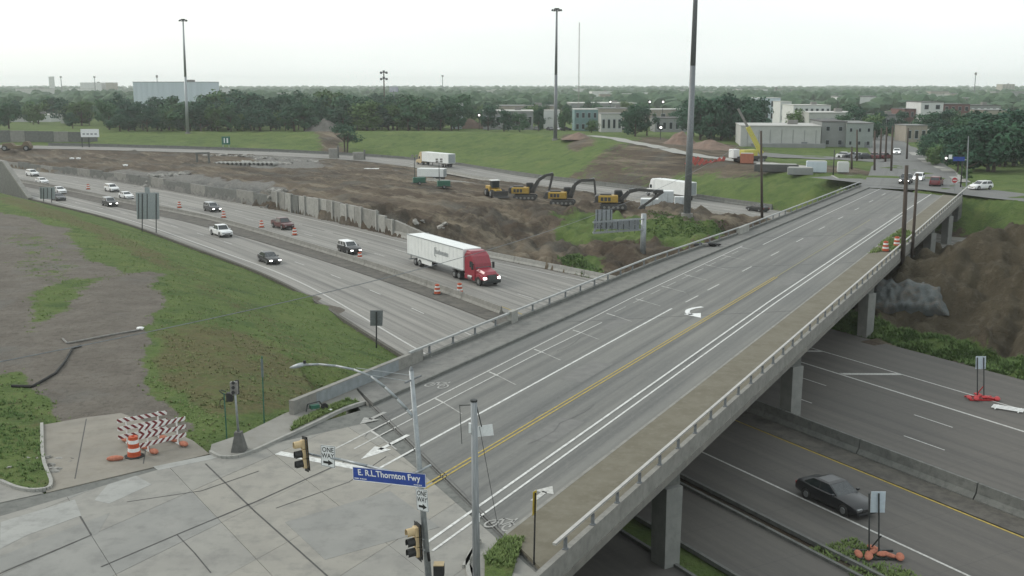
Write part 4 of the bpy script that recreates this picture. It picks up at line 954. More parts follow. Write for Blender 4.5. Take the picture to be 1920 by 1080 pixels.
def car(kind, col, label, px=None, z=FZ, hdg=None, name=None, lights=True, roofcol=None, loc=None, group=None):
    K = KINDS[kind]
    nm = name or {'sedan': 'sedan_car', 'hatch': 'hatchback_car', 'suv': 'sport_utility_car', 'pickup': 'pickup_truck'}[kind]
    if loc is None:
        q = P(px[0], px[1], z); loc = (q.x, q.y, z + .012)
    t = T(nm, label, 'pickup' if kind == 'pickup' else 'car', loc, hdg, group)
    m = 'paint_' + col; hw = K['W'] / 2; g = K['gc']
    rings = []
    for x, zt in K['rows']:
        e = abs(x) / (K['L'] / 2); k = 1 - .10 * max(0, e - .78) / .22; zl = g + (.12 if e > .9 else 0)
        zm = zl + (zt - zl) * .55
        rings.append([(x, -hw * .90 * k, zl), (x, hw * .90 * k, zl), (x, hw * k, zl + .12), (x, hw * k, zm), (x, hw * .97 * k, zt - .06), (x, hw * .88 * k, zt), (x, -hw * .88 * k, zt), (x, -hw * .97 * k, zt - .06), (x, -hw * k, zm), (x, -hw * k, zl + .12)])
    bo = MB().loft(rings).build('body', m, t, True, bevel=0)
    es = bo.modifiers.new('split', 'EDGE_SPLIT'); es.split_angle = rad(38)
    xr, xr2, xf2, xf = K['cab']; zb, zr = K['belt'] - .02, K['roof']; wb, wt = hw * .91, hw * .72
    base = [(xr, -wb, zb), (xf, -wb, zb), (xf, wb, zb), (xr, wb, zb)]
    mid = (zr - .05); rf = [(xr2 - .05, -wt - .04, mid), (xf2 + .06, -wt - .04, mid), (xf2 + .06, wt + .04, mid), (xr2 - .05, wt + .04, mid)]; tp = [(xr2 + .12, -wt + .12, zr), (xf2 - .15, -wt + .12, zr), (xf2 - .15, wt - .12, zr), (xr2 + .12, wt - .12, zr)]
    cb = MB().loft([base, rf, tp]).build('cabin', 'paint_' + (roofcol or col), t)
    fl = lambda q: [q[3], q[2], q[1], q[0]]
    W_ = [('windshield', [base[1], base[2], rf[2], rf[1]], (.06, .07)), ('rear_window', [base[3], base[0], rf[0], rf[3]], (.08, .12))]
    for n_, q, ins in W_: MB().add(quadpanel(q, ins, .012), [(0, 1, 2, 3)]).build(n_, 'glass_dark', t)
    nS = 3 if kind == 'suv' else 2
    for s in (0, 1):
        A = [base[0], base[1], rf[1], rf[0]] if s == 0 else [base[2], base[3], rf[3], rf[2]]
        A = [Vector(v) for v in A]
        for k in range(nS):
            u0, u1 = k / nS, (k + 1) / nS; q = [A[0].lerp(A[1], u0), A[0].lerp(A[1], u1), A[3].lerp(A[2], u1), A[3].lerp(A[2], u0)]
            MB().add(quadpanel(q, (.05, .10), .012), [(0, 1, 2, 3)]).build('side_window', 'glass_dark', t)
    for x in K['ax']:
        for s in (-1, 1):
            b = MB().cyl((x, s * (hw - .1), K['r'] + .02), (x, s * (hw + .006), K['r'] + .02), K['r'] * 1.17, n=16); b.build('wheel_arch', 'black_rubber', t)
            add_wheel(t, x, s * (hw - .09), K['r'], .24)
    fx_, fz_ = K['L'] / 2, K['rows'][-1][1]
    for s in (-1, 1):
        MB().box((fx_ - .07, s * hw * .66, fz_ + .03), (.16, .38, .16)).build('headlight', 'headlight_lit' if lights else 'rim', t, bevel=.03)
        MB().box((-fx_ + .03, s * hw * .74, K['rows'][0][1] - .05), (.1, .28, .18)).build('taillight', 'tail_red', t, bevel=.03)
        MB().box((xf - .25, s * (hw + .08), zb + .08), (.14, .2, .14)).build('mirror', m, t, bevel=.03)
    MB().box((fx_ - .01, 0, fz_ - .06), (.06, hw * .95, .16)).build('grille', 'black_rubber', t)
    MB().box((fx_ - .03, 0, g + .1), (.12, hw * 1.6, .16)).build('bumper', 'black_rubber' if kind in ('suv', 'pickup') else m, t, bevel=.03)
    MB().box((0, 0, g + .0), (K['L'] * .8, hw * 1.5, .1)).build('underbody', 'chassis', t)
    if kind == 'pickup':
        MB().box((-1.87, 0, 1.125), (1.8, hw * 1.5, .03)).build('bed_liner', 'black_rubber', t)
        for s in (-1, 1): MB().box((-1.87, s * hw * .87, 1.16), (1.9, .1, .1)).build('bed_rail', m, t)
        MB().box((-2.82, 0, 1.16), (.1, hw * 1.7, .1)).build('bed_rail', m, t)
    return t
def fwh(px):
    q = P(px[0], px[1], FZ); s, w = SW([q.x], [q.y]); h = heading(float(s[0])); return math.atan2(math.cos(h), math.sin(h))
# px: where the middle of the car meets the road
for kind, col, px, lab, kw in (
    ('suv', 'white', (61, 330), 'white sport utility car, farthest left on the far lanes', dict(lights=False)),
    ('sedan', 'white', (79, 344), 'white sedan just below the farthest white sport utility car', dict(lights=False)),
    ('suv', 'white', (210, 359), 'white sport utility car on the far lanes above the big grey sign back', dict(lights=False)),
    ('sedan', 'white', (237, 372), 'white sedan half hidden behind the top of the big grey sign back', dict(lights=False)),
    ('suv', 'charcoal', (398, 396), 'dark sport utility car with pale bonnet on the far lanes above the white pickup', dict(roofcol='silver')),
    ('suv', 'black', (206, 386), 'black sport utility car with grey roof left of the big grey sign back', dict(roofcol='silver')),
    ('sedan', 'white', (112, 362), 'white sedan partly hidden behind the smaller grey sign back', dict(lights=False)),
    ('sedan', 'charcoal', (110, 375), 'dark sedan beside the smaller grey sign back at the kerb lane', dict(lights=False)),
    ('pickup', 'white', (415, 442), 'white pickup truck in the near lanes beside the median', dict(lights=False)),
    ('pickup', 'maroon', (530, 428), 'dark maroon pickup truck on the far lanes below the panelled wall', dict(lights=False)),
    ('suv', 'black', (655, 474), 'boxy black sport utility car with a white roof ahead of the truck', dict(roofcol='white')),
    ('sedan', 'black', (505, 492), 'black sedan with both headlights lit in the near lanes', {})):
    car(kind, col, lab, px, FZ, fwh(px), **kw)
bc = (1566, 946); car('sedan', 'black', 'large black sedan passing the white sign back, right of the overpass', bc, FZ, fwh(bc), lights=False)

# ---- articulated truck
def semi():
    a, c = P(752, 497, FZ), P(930, 536, FZ); s, w = SW([(a.x + c.x) / 2], [(a.y + c.y) / 2]); h = heading(float(s[0])); rz = math.atan2(math.cos(h), math.sin(h))
    f = c; t = T('articulated_truck', 'red tractor unit hauling a long white box trailer on the far lanes', 'truck', (f.x, f.y, FZ + .012), rz)
    # x = 0 at the front bumper, trailer to -21
    t.location = Vector((f.x, f.y, FZ + .012)) + Vector((math.cos(rz), math.sin(rz), 0)) * .2 + Vector((-math.sin(rz), math.cos(rz), 0)) * -.6
    tr = MB(); tr.box((-13.1, 0, 2.62), (16.0, 2.56, 2.74)); tro = tr.build('trailer_box', 'trailer_white', t, bevel=.05)
    for s_ in (-1, 1):
        b = MB(); b.box((-13.1, s_ * 1.30, 1.30), (15.96, .05, .14)); b.box((-13.1, s_ * 1.30, 3.96), (15.96, .05, .1)); b.build('side_rail', 'galvanised', tro)
        b = MB()
        for k in range(16): b.box((-20.6 + k * 1.0, s_ * 1.291, 2.62), (.02, .02, 2.5))
        b.build('panel_seam', 'trailer_white', tro)
    MB().box((-5.075, 0, 2.62), (.05, 2.5, 2.68)).build('front_panel', 'trailer_white', tro)
    MB().box((-5.03, -.35, 3.55), (.05, .55, .12)).build('front_lettering', 'logo_grey', tro)
    # grey wordmark on the side: bracket and slanted strokes
    b = MB()
    y = -1.312
    for k in range(11): x = -12.6 + k * .34; hh = (.62, .42, .42, .6, .42, .42, .42, .42, .5, .42, .42)[k]; b.add([(x, y, 2.45), (x + .17, y, 2.45), (x + .25, y, 2.45 + hh), (x + .08, y, 2.45 + hh)], [(0, 1, 2, 3)])
    for zc in (2.47, 2.67, 2.85): b.add([(-12.6, y - .002, zc), (-9.0, y - .002, zc), (-8.95, y - .002, zc + .055), (-12.58, y - .002, zc + .055)], [(0, 1, 2, 3)])
    b.add([(-12.85, y, 2.1), (-12.72, y, 2.1), (-12.72, y, 3.2), (-12.85, y, 3.2)], [(0, 1, 2, 3)]); b.add([(-12.85, y - .002, 3.1), (-12.2, y - .002, 3.18), (-12.2, y - .002, 3.26), (-12.85, y - .002, 3.2)], [(0, 1, 2, 3)]); b.add([(-12.85, y - .002, 2.1), (-12.3, y - .002, 2.05), (-12.3, y - .002, 2.13), (-12.85, y - .002, 2.2)], [(0, 1, 2, 3)])
    b.build('side_lettering', 'logo_grey', tro)
    MB().box((-13.1, 0, 1.12), (15.6, .9, .22)).build('trailer_frame', 'chassis', t)
    b = MB(); b.box((-20.9, 0, .55), (.12, 2.3, .12)); b.bar((-20.9, -.8, .55), (-20.9, -.8, 1.2), .1, .1); b.bar((-20.9, .8, .55), (-20.9, .8, 1.2), .1, .1); b.build('rear_guard', 'galvanised', t)
    for x in (-18.6, -17.3):
        for s_ in (-1, 1): add_wheel(t, x, s_ * 1.02, .5, .56)
    for s_ in (-1, 1): MB().box((-8.4, s_ * .7, .75), (.16, .16, .9)).build('landing_leg', 'chassis', t)
    b = MB(); b.box((-15.9, -1.2, .85), (4.2, .03, .6)); b.build('side_skirt', 'trailer_white', t)
    # tractor
    MB().box((-4.6, 0, .95), (8.6, .95, .3)).build('tractor_frame', 'chassis', t)
    for x in (-7.5, -6.2):
        for s_ in (-1, 1): add_wheel(t, x, s_ * 1.0, .5, .56)
        for s_ in (-1, 1): MB().box((x, s_ * 1.0, 1.06), (1.1, .6, .05)).build('mudguard', 'chassis', t, bevel=.02)
    for s_ in (-1, 1): add_wheel(t, -1.35, s_ * 1.06, .5, .32)
    cab = MB().ext([(-4.9, .95), (-4.9, 3.35), (-4.5, 3.72), (-3.5, 3.78), (-2.85, 3.35), (-2.35, 2.5), (-2.2, 1.85), (-2.2, .95)], -1.2, 1.2).build('sleeper_cab', 'truck_red', t, bevel=.12)
    MB().add(quadpanel([(-2.2, -1.12, 1.9), (-2.2, 1.12, 1.9), (-2.72, 1.08, 3.05), (-2.72, -1.08, 3.05)], (.03, .03), .03), [(0, 1, 2, 3)]).build('windshield', 'glass_dark', t)
    for s_ in (-1, 1):
        q = [(-3.6, s_ * 1.2, 1.95), (-2.5, s_ * 1.2, 1.95), (-2.75, s_ * 1.2, 2.75), (-3.55, s_ * 1.2, 2.75)]
        if s_ > 0: q = q[::-1]
        MB().add(quadpanel(q, (.03, .03), .012), [(0, 1, 2, 3)]).build('side_window', 'glass_dark', t)
        b = MB(); b.box((-2.35, s_ * 1.48, 2.2), (.14, .26, .75)); b.bar((-2.4, s_ * 1.2, 2.5), (-2.35, s_ * 1.45, 2.4), .05, .05); b.build('mirror', 'chassis', t)
        MB().cyl((-3.9, s_ * 1.02, .72), (-2.9, s_ * 1.02, .72), .32, n=12).build('fuel_tank', 'rim', t)
        MB().ext([(-4.8, .45), (-4.8, 1.0), (-2.3, 1.0), (-2.3, .45)], s_ * 1.18 - .03, s_ * 1.18 + .03).build('side_fairing', 'truck_red', t)
    hood = MB(); rg = []
    for x, zt, hw in ((-2.25, 2.02, 1.1), (-1.4, 1.93, 1.04), (-.5, 1.75, .98), (-.08, 1.45, .92)): rg.append([(x, -hw, .75), (x, hw, .75), (x, hw, zt - .3), (x, hw * .75, zt), (x, -hw * .75, zt), (x, -hw, zt - .3)])
    hood.loft(rg).build('hood', 'truck_red', t, bevel=.06)
    for s_ in (-1, 1):
        MB().ext([(-2.05, .8), (-1.95, 1.25), (-1.6, 1.45), (-1.0, 1.45), (-.55, 1.3), (-.2, 1.05), (-.2, .8)], s_ * 1.03 - .2, s_ * 1.03 + .2).build('wheel_fender', 'truck_red', t, bevel=.05)
        MB().cyl((-1.35, s_ * 1.0, .52), (-1.35, s_ * 1.235, .52), .6, n=16).build('wheel_arch', 'black_rubber', t)
        MB().box((-.16, s_ * .95, 1.02), (.22, .42, .26)).build('headlight', 'headlight_lit', t, bevel=.05)
    MB().box((-.05, 0, 1.12), (.1, 1.2, .62)).build('grille', 'dark_steel', t, bevel=.03)
    b = MB()
    for k in range(5): b.box((.005, 0, .9 + k * .11), (.02, 1.12, .035))
    b.build('grille_bars', 'rim', t)
    MB().box((-.1, 0, .6), (.4, 2.3, .42)).build('bumper', 'dark_steel', t, bevel=.08)
    MB().ext([(-4.6, 3.7), (-4.9, 3.75), (-4.4, 3.95), (-3.6, 3.9), (-3.2, 3.6)], -1.05, 1.05).build('roof_fairing', 'truck_red', t, bevel=.08)
    MB().cyl((-5.05, .95, .9), (-5.05, .95, 3.6), .08, n=8).build('exhaust_stack', 'rim', t)
    return t
semi()

# ---- box trucks and trailers behind the work zone
def wbrz(p):
    k = min(range(len(WBP)), key=lambda i: (WBP[i].xy - Vector((p[0], p[1]))).length); d = WBP[k + 1] - WBP[k - 1]; return math.atan2(d.y, d.x)
def trailer(px, label, L, cabcol=None, name='box_truck', z=FZ, flip=0, H=2.75, zb=1.2, rz=None):
    q = P(px[0], px[1], z); rz = wbrz(q) + flip if rz is None else rz; t = T(name, label, 'truck' if cabcol else 'trailer', (q.x, q.y, z + .012), rz)
    b = MB(); b.box((0, 0, zb + H / 2), (L, 2.55, H)).build('trailer_box', 'trailer_white', t, bevel=.05)
    b = MB(); b.box((0, 0, zb - .1), (L * .96, 1.0, .2)); b.build('trailer_frame', 'chassis', t)
    for x in (-L * .36, -L * .36 + 1.25):
        for s_ in (-1, 1): add_wheel(t, x, s_ * 1.0, .48, .5)
    for s_ in (-1, 1): MB().box((L * .3, s_ * .8, zb / 2), (.15, .15, zb)).build('landing_leg', 'chassis', t)
    MB().box((-L / 2 - .01, 0, zb + H / 2), (.03, 2.3, H - .25)).build('rear_door', 'sign_back', t)
    if cabcol:
        x0 = L / 2 + .35
        MB().ext([(x0, .6), (x0, zb + H - .3), (x0 + .5, zb + H), (x0 + 1.1, zb + H - .25), (x0 + 1.7, 2.3), (x0 + 1.75, 1.7), (x0 + 2.9, 1.45), (x0 + 3.0, .6)], -1.15, 1.15).build('cab', cabcol, t, bevel=.1)
        MB().add(quadpanel([(x0 + 1.72, -1.0, 2.0), (x0 + 1.72, 1.0, 2.0), (x0 + 1.3, 1.0, 2.95), (x0 + 1.3, -1.0, 2.95)], (.03, .03), .05), [(0, 1, 2, 3)]).build('windshield', 'glass_dark', t)
        for s_ in (-1, 1):
            q4 = [(x0 + .6, s_ * 1.15, 1.8), (x0 + 1.55, s_ * 1.15, 1.8), (x0 + 1.35, s_ * 1.15, 2.6), (x0 + .6, s_ * 1.15, 2.6)]
            if s_ > 0: q4 = q4[::-1]
            MB().add(quadpanel(q4, (.03, .03), .012), [(0, 1, 2, 3)]).build('side_window', 'glass_dark', t)
            add_wheel(t, x0 + 2.1, s_ * 1.0, .48, .3); add_wheel(t, x0 - .3, s_ * 1.0, .48, .5)
    return t
trailer((1265, 373), 'white articulated truck heading left on the westbound road behind the tall light mast', 11.5, 'paint_white', 'articulated_truck')
trailer((822, 312), 'distant white articulated trailer with a tan cab on the westbound road', 13.5, 'signal_tan', 'articulated_truck', z=-5.55)
trailer((810, 338), 'short white box trailer parked beyond the light towers', 6.5, None, 'parked_trailer', -4.2, rz=rad(165), H=1.9, zb=.9)
trailer((1905, 437), 'dark box trailer beyond the spoil heap at the right edge', 13, None, 'parked_trailer', FZ + .2, rz=rad(128))
for o in bpy.data.objects['parked_trailer.001'].children:
    if o.name.startswith('trailer_box'): o.data.materials[0] = mat('trailer_dark', (.03, .034, .034), (.045, .048, .047), .6, 3)
wc = P(1420, 396, FZ); car('sedan', 'black', 'black car on the westbound road just left of the wooden pole', None, FZ, wbrz(wc), lights=False, loc=(wc.x, wc.y, FZ + .012))
# ---- cars at the far crossing
for kind, col, px, hdgd, lab, kw in (
    ('suv', 'black', (1698, 346), -118, 'black car with both headlights lit waiting at the far end of the overpass', {}),
    ('hatch', 'white', (1722, 341), -118, 'white car with lit headlights behind the dark poles at the far crossing', {}),
    ('suv', 'darkred', (1755, 350), 62, 'dark red car driving away at the far crossing', dict(lights=False)),
    ('hatch', 'white', (1838, 356), 205, 'white hatchback car crossing at the right behind the overpass end', dict(lights=False)),
    ('sedan', 'white', (1681, 291), -110, 'white car with lit headlights coming down the far street', {})):
    q = P(px[0], px[1], 0); car(kind, col, lab, None, 0, rad(hdgd), loc=(q.x, q.y, gz(q.x, q.y) + .10), **kw)
# ================================================================ street furniture near the camera
def rel(t, v): return Vector(v) - Vector(t.location)
base = P(808, 1130, 0); DS = base.y
sp = T('signal_pole', 'grey leaning traffic signal pole with curved lamp arm and blue street name sign', 'traffic light', base)
top = rel(sp, PD(771, 694, DS))
MB().cyl((0, 0, -.1), top, .125, .075, 12).cyl((0, 0, -.1), (0, 0, .25), .22, .2, 12).build('pole', 'galvanised', sp, True)
MB().cyl(top, top + Vector((0, 0, .12)), .085, .03, 10).build('pole_cap', 'steel_grey', sp)
def at(px, py, D): return rel(sp, PD(px, py, D))
lp = [at(x, y, d) for x, y, d in ((779, 787, DS), (763, 768, DS + .1), (745, 748, DS + .25), (722, 726, DS + .45), (696, 706, DS + .65), (664, 693, DS + .9), (630, 686, DS + 1.15), (598, 683, DS + 1.4), (572, 684, DS + 1.6))]
MB().tube(lp, [.055, .055, .052, .05, .047, .045, .042, .04, .04], 8).build('lamp_arm', 'galvanised', sp, True)
h0, h1 = at(574, 684, DS + 1.6), at(546, 689, DS + 1.85); hdv = (h1 - h0)
b = MB(); rg = []
for k, (w, hh) in enumerate(((.05, .05), (.13, .09), (.17, .10), (.15, .08), (.06, .03))):
    c = h0 + hdv * (k / 4) * 1.05; e = Vector((-hdv.y, hdv.x, 0)).normalized(); rg.append([c - e * w, c - e * w * .6 + Vector((0, 0, hh)), c + e * w * .6 + Vector((0, 0, hh)), c + e * w, c + e * w * .6 - Vector((0, 0, hh * .5)), c - e * w * .6 - Vector((0, 0, hh * .5))])
b.loft(rg).build('lamp_head', 'sign_back', sp, True)
MB().cyl(at(571, 681, DS + 1.6), at(571, 676, DS + 1.6), .05, n=8).build('photocell', 'signal_dark', sp)
MB().cyl(at(773, 704, DS), at(668, 690, DS + .9), .012, n=5).cyl(at(774, 716, DS), at(698, 704, DS + .65), .012, n=5).build('tie_rod', 'galvanised', sp)
MB().cyl(at(759, 718, DS - .2), at(790, 704, DS + .2), .03, n=6).build('cross_arm', 'steel_grey', sp)
ar = [at(x, y, d) for x, y, d in ((797, 901, DS), (740, 887, DS + .8), (690, 874, DS + 1.5), (640, 862, DS + 2.2), (588, 853, DS + 2.9))]
MB().tube(ar, [.075, .068, .06, .052, .045], 8).build('mast_arm', 'galvanised', sp, True)
MB().cyl(at(779, 887, DS - .3), at(808, 872, DS + .2), .04, n=6).build('arm_clamp', 'galvanised', sp)
def panel(t, name, corners, m, back='sign_back', thick=.012):      # corners: tl, tr, br, bl in world
    tl, tr, br, bl = [Vector(c) - Vector(t.location) for c in corners]; n = (tr - tl).cross(bl - tl).normalized()
    if n.dot(Vector((0, -1, 0))) < 0: n = -n
    b = MB(); f_ = [tl, bl, br, tr]; bk = [p - n * thick for p in f_]
    b.add(f_ + bk, [(0, 1, 2, 3), (7, 6, 5, 4), (0, 4, 5, 1), (1, 5, 6, 2), (2, 6, 7, 3), (3, 7, 4, 0)])
    o = b.build(name, m, t); return o, n, tl, tr, br, bl
def sub(c, u0, v0, u1, v1):
    tl, tr, br, bl = c; f_ = lambda u, v: (tl * (1 - u) + tr * u) * (1 - v) + (bl * (1 - u) + br * u) * v
    return [f_(u0, v0), f_(u1, v0), f_(u1, v1), f_(u0, v1)]
nc = [PD(661, 875, DS + 1.6), PD(798, 889, DS - .32), PD(799, 915, DS - .32), PD(662, 900, DS + 1.6)]
o, n, tl, tr, br, bl = panel(sp, 'name_sign', nc, 'sign_blue')
ctr = (tl + tr + br + bl) / 4; hgt = ((tl - bl).length + (tr - br).length) / 2; wid = (tr - tl).length
text('lettering', 'E. R.L.Thornton Fwy', hgt * .62, 'sign_white', o, frame(ctr + n * .006 + (tl - bl) * .12, tr - tl, tl - bl), .003, wid * .95 / (hgt * .62 * 9.3))
b = MB(); q = [c + n * .004 for c in sub((tl, tr, br, bl), .02, .80, .085, .86)]; b.add(q, [(0, 3, 2, 1)])
for u in range(4): q = [c + n * .004 for c in sub((tl, tr, br, bl), .10 + u * .025, .80, .118 + u * .025, .87)]; b.add(q, [(0, 3, 2, 1)])
for u in range(5): q = [c + n * .004 for c in sub((tl, tr, br, bl), .84 + u * .022, .82, .856 + u * .022, .88)]; b.add(q, [(0, 3, 2, 1)])
b.build('small_print', 'sign_white', o)
b = MB()
for u0, v0, u1, v1 in ((0, .955, 1, 1), (0, 0, 1, .03), (0, 0, .006, 1), (.994, 0, 1, 1)): q = [c + n * .003 for c in sub((tl, tr, br, bl), u0, v0, u1, v1)]; b.add(q, [(0, 3, 2, 1)])
b.build('sign_border', 'sign_white', o)
def oneway(corners):
    o, n, tl, tr, br, bl = panel(sp, 'one_way_sign', corners, 'sign_white'); c4 = (tl, tr, br, bl)
    ex = (tr - tl); up = (tl - bl); hh = up.length; w = ex.length
    f_ = lambda u, v: (tl * (1 - u) + tr * u) * (1 - v) + (bl * (1 - u) + br * u) * v
    text('lettering', 'ONE', hh * .32, 'sign_black', o, frame(f_(.5, .21) + n * .004, ex, up), .002, w * .78 / (hh * .32 * 2.05)); text('lettering', 'WAY', hh * .32, 'sign_black', o, frame(f_(.5, .49) + n * .004, ex, up), .002, w * .78 / (hh * .32 * 2.15))
    b = MB(); z = n * .004; b.add([f_(.17, .74) + z, f_(.55, .74) + z, f_(.55, .85) + z, f_(.17, .85) + z], [(0, 3, 2, 1)]); b.add([f_(.52, .66) + z, f_(.86, .795) + z, f_(.52, .93) + z], [(0, 2, 1)]); b.build('arrow', 'sign_black', o)
    b = MB()
    for u0, v0, u1, v1 in ((0.02, .015, .98, .03), (.02, .97, .98, .985), (.02, .015, .045, .985), (.955, .015, .98, .985)): b.add([c + n * .003 for c in sub(c4, u0, v0, u1, v1)], [(0, 3, 2, 1)])
    b.build('sign_border', 'sign_black', o)
    return o
oneway([PD(601, 834, DS + 2.55), PD(628.5, 837, DS + 2.35), PD(628, 878, DS + 2.35), PD(602, 873, DS + 2.55)])
oneway([PD(779, 915, DS - .2), PD(801, 919, DS - .3), PD(804, 961, DS - .3), PD(782, 956, DS - .2)])
def signal(t, centre, face, tilt, lit=None):
    """three-section head: face = heading of the lenses, tilt about the facing axis"""
    M = Matrix.Translation(centre) @ Matrix.Rotation(face, 4, 'Z') @ Matrix.Rotation(tilt, 4, 'X')
    hd_ = MB()
    for k in range(3): hd_.box((0, 0, .36 - k * .36), (.2, .33, .345), M=M)
    h = hd_.build('signal_head', 'signal_tan', t, bevel=.03)
    MB().box((-.03, 0, 0), (.02, .56, 1.32), M=M).build('backplate', 'signal_dark', h)
    MB().box((-.10, .0, 0), (.01, .5, 1.26), M=M).build('backplate_rear', 'signal_dark', h)
    for k in range(3):
        z = .36 - k * .36; b = MB(); b.cyl(M @ Vector((.1, 0, z)), M @ Vector((.115, 0, z)), .14, n=14); b.build('lens', ('lens_dark', 'lens_dark', 'lens_green')[k], h)
        b = MB(); N_ = 14
        for i in range(N_):
            a0, a1 = rad(-40 + 260 * i / N_), rad(-40 + 260 * (i + 1) / N_); L_ = .28
            p = [M @ Vector((.1, .16 * math.cos(a0), z + .16 * math.sin(a0))), M @ Vector((.1, .16 * math.cos(a1), z + .16 * math.sin(a1))), M @ Vector((.1 + L_, .155 * math.cos(a1), z + .155 * math.sin(a1) - .02)), M @ Vector((.1 + L_, .155 * math.cos(a0), z + .155 * math.sin(a0) - .02))]
            b.add(p, [(0, 1, 2, 3)])
        v = b.build('visor', ('signal_tan', 'signal_dark', 'signal_dark')[k], h); so = v.modifiers.new('s', 'SOLIDIFY'); so.thickness = .008
    return h
signal(sp, at(571, 851, DS + 3.0), rad(205), rad(13)); signal(sp, at(782, 1015, DS - .35), rad(205), rad(5))
MB().bar(at(588, 853, DS + 2.9), at(578, 850, DS + 3.0), .06, .06).build('hanger', 'galvanised', sp); MB().bar(at(800, 1010, DS), at(788, 1012, DS - .2), .05, .05).bar(at(802, 1030, DS), at(790, 1032, DS - .2), .05, .05).build('hanger', 'galvanised', sp)
MB().cyl(at(803, 1036, DS - .15), at(805, 1052, DS - .15), .05, n=8).build('conduit_head', 'signal_dark', sp)
pb = MB(); c0 = at(823, 1068, DS - .4); pb.box(c0, (.38, .3, .42)); pbo = pb.build('pedestrian_head', 'signal_dark', sp, bevel=.04); MB().box(c0 + Vector((0, -.02, .23)), (.36, .34, .03)).build('visor', 'signal_tan', pbo)
# grey utility pole in front of the overpass
ub = P(894, 1105, 0); up = T('utility_pole', 'pale weathered utility pole in front of the overpass lanes', 'pole', ub); ut = rel(up, PD(888.5, 752, ub.y))
MB().cyl((0, 0, -.1), ut, .145, .115, 12).build('pole', 'weathered_pole', up, True)
MB().cyl(ut - Vector((0, 0, .02)), ut + Vector((0, 0, .05)), .125, n=12).build('pole_cap', 'dark_steel', up)
ra = lambda x, y, d=0: rel(up, PD(x, y, ub.y + d))
MB().cyl(ra(888, 759), ra(861, 760, .3), .02, n=6).cyl(ra(862, 760, .3), ra(866, 832, .3), .012, n=5).build('bracket_arm', 'dark_steel', up)
panel(up, 'sign_panel', [PD(893, 800, ub.y + .35), PD(923, 795, ub.y + .6), PD(926, 816, ub.y + .6), PD(896, 819, ub.y + .35)], 'sign_white')
MB().cyl(ra(894, 762), ra(903, 800, .2), .02, n=6).cyl(ra(899, 800, .1), ra(934, 990, 1.0), .010, n=5).build('ground_wire', 'dark_steel', up)
MB().box(ra(882, 802), (.12, .12, .34)).box(ra(897, 970), (.1, .1, .3)).build('cable_box', 'sign_white', up)
# yellow object marker
q = P(1001, 1062, 0); om = T('object_marker', 'thin yellow object marker on a dark post at the sidewalk corner', 'sign', (q.x, q.y, .12)); D_ = q.y
MB().cyl((0, 0, -.05), rel(om, PD(1004, 924, D_)), .035, .03, 8).build('post', 'signal_dark', om)
b = MB(); c0, c1 = rel(om, PD(1004, 922, D_)), rel(om, PD(1003, 966, D_)); b.add([c0 + Vector((-.09, -.05, 0)), c0 + Vector((.05, .2, 0)), c1 + Vector((.05, .2, 0)), c1 + Vector((-.09, -.05, 0))], [(0, 3, 2, 1)]); v = b.build('marker_panel', 'sign_yellow', om); so = v.modifiers.new('s', 'SOLIDIFY'); so.thickness = .01
# pedestrian signal on a conical base
q = P(449, 849, 0); pp_ = T('pedestrian_signal', 'grey pedestrian signal post on a cone-shaped concrete foot by the grass slope', 'traffic light', (q.x, q.y, .1)); D_ = q.y
r_ = lambda x, y, d=0: rel(pp_, PD(x, y, D_ + d))
MB().loft([[(w * math.cos(rad(45 + 90 * k)), w * math.sin(rad(45 + 90 * k)), z) for k in range(4)] for w, z in ((.48, -.05), (.46, .12), (.25, .85), (.25, 1.0))]).build('concrete_foot', mat('foot_dark', (.12, .12, .112), (.085, .085, .08), .9, 4), pp_)
MB().cyl((0, 0, .9), r_(439, 715), .06, .05, 10).build('post', 'galvanised', pp_, True)
b = MB(); b.box(r_(439, 727), (.36, .22, .62)); h = b.build('signal_head', 'dusty_grey', pp_, bevel=.02)
for k in range(3): MB().cyl(r_(437, 718 + k * 9, -.1), r_(437, 718 + k * 9, -.22), .085, n=10).build('visor', 'signal_dark', h)
MB().box(r_(445, 726, .12), (.16, .1, .72)).build('backplate', 'signal_dark', h)
MB().box(r_(431, 744, .1), (.3, .3, .44)).build('control_box', 'signal_dark', pp_, bevel=.02); MB().cyl(r_(438, 741), r_(424, 741, .1), .02, n=6).build('bracket_arm', 'galvanised', pp_)
q = P(425, 816, 0); gq = G(q.x, q.y); cw = T('cable_post', 'thin dark post with a loop of cable beside the pedestrian signal', 'post', gq); D_ = gq.y
r_ = lambda x, y, d=0: rel(cw, PD(x, y, D_ + d))
MB().cyl((0, 0, -.1), r_(420, 737), .035, n=8).build('post', 'generator_green', cw); MB().tube([r_(425, 741), r_(416, 737), r_(411, 732)], .03, 6).tube([r_(424, 734), r_(414, 731)], .03, 6).build('bracket_arm', 'dark_steel', cw)
MB().tube([r_(417 + 5 * math.cos(t * .6), 757 + 9 * math.sin(t * .6)) for t in range(12)], .02, 5).build('cable_loop', 'black_rubber', cw)
q = P(495, 790, 0); gq = G(q.x, q.y); kp = T('marker_post', 'tall thin dark post with a narrow plate on the grass slope', 'post', gq); r_ = lambda x, y: rel(kp, PD(x, y, gq.y))
MB().cyl((0, 0, -.1), r_(491, 668), .035, n=8).build('post', 'generator_green', kp); MB().box(r_(491.5, 690), (.12, .06, 1.0)).build('marker_panel', 'steel_grey', kp)

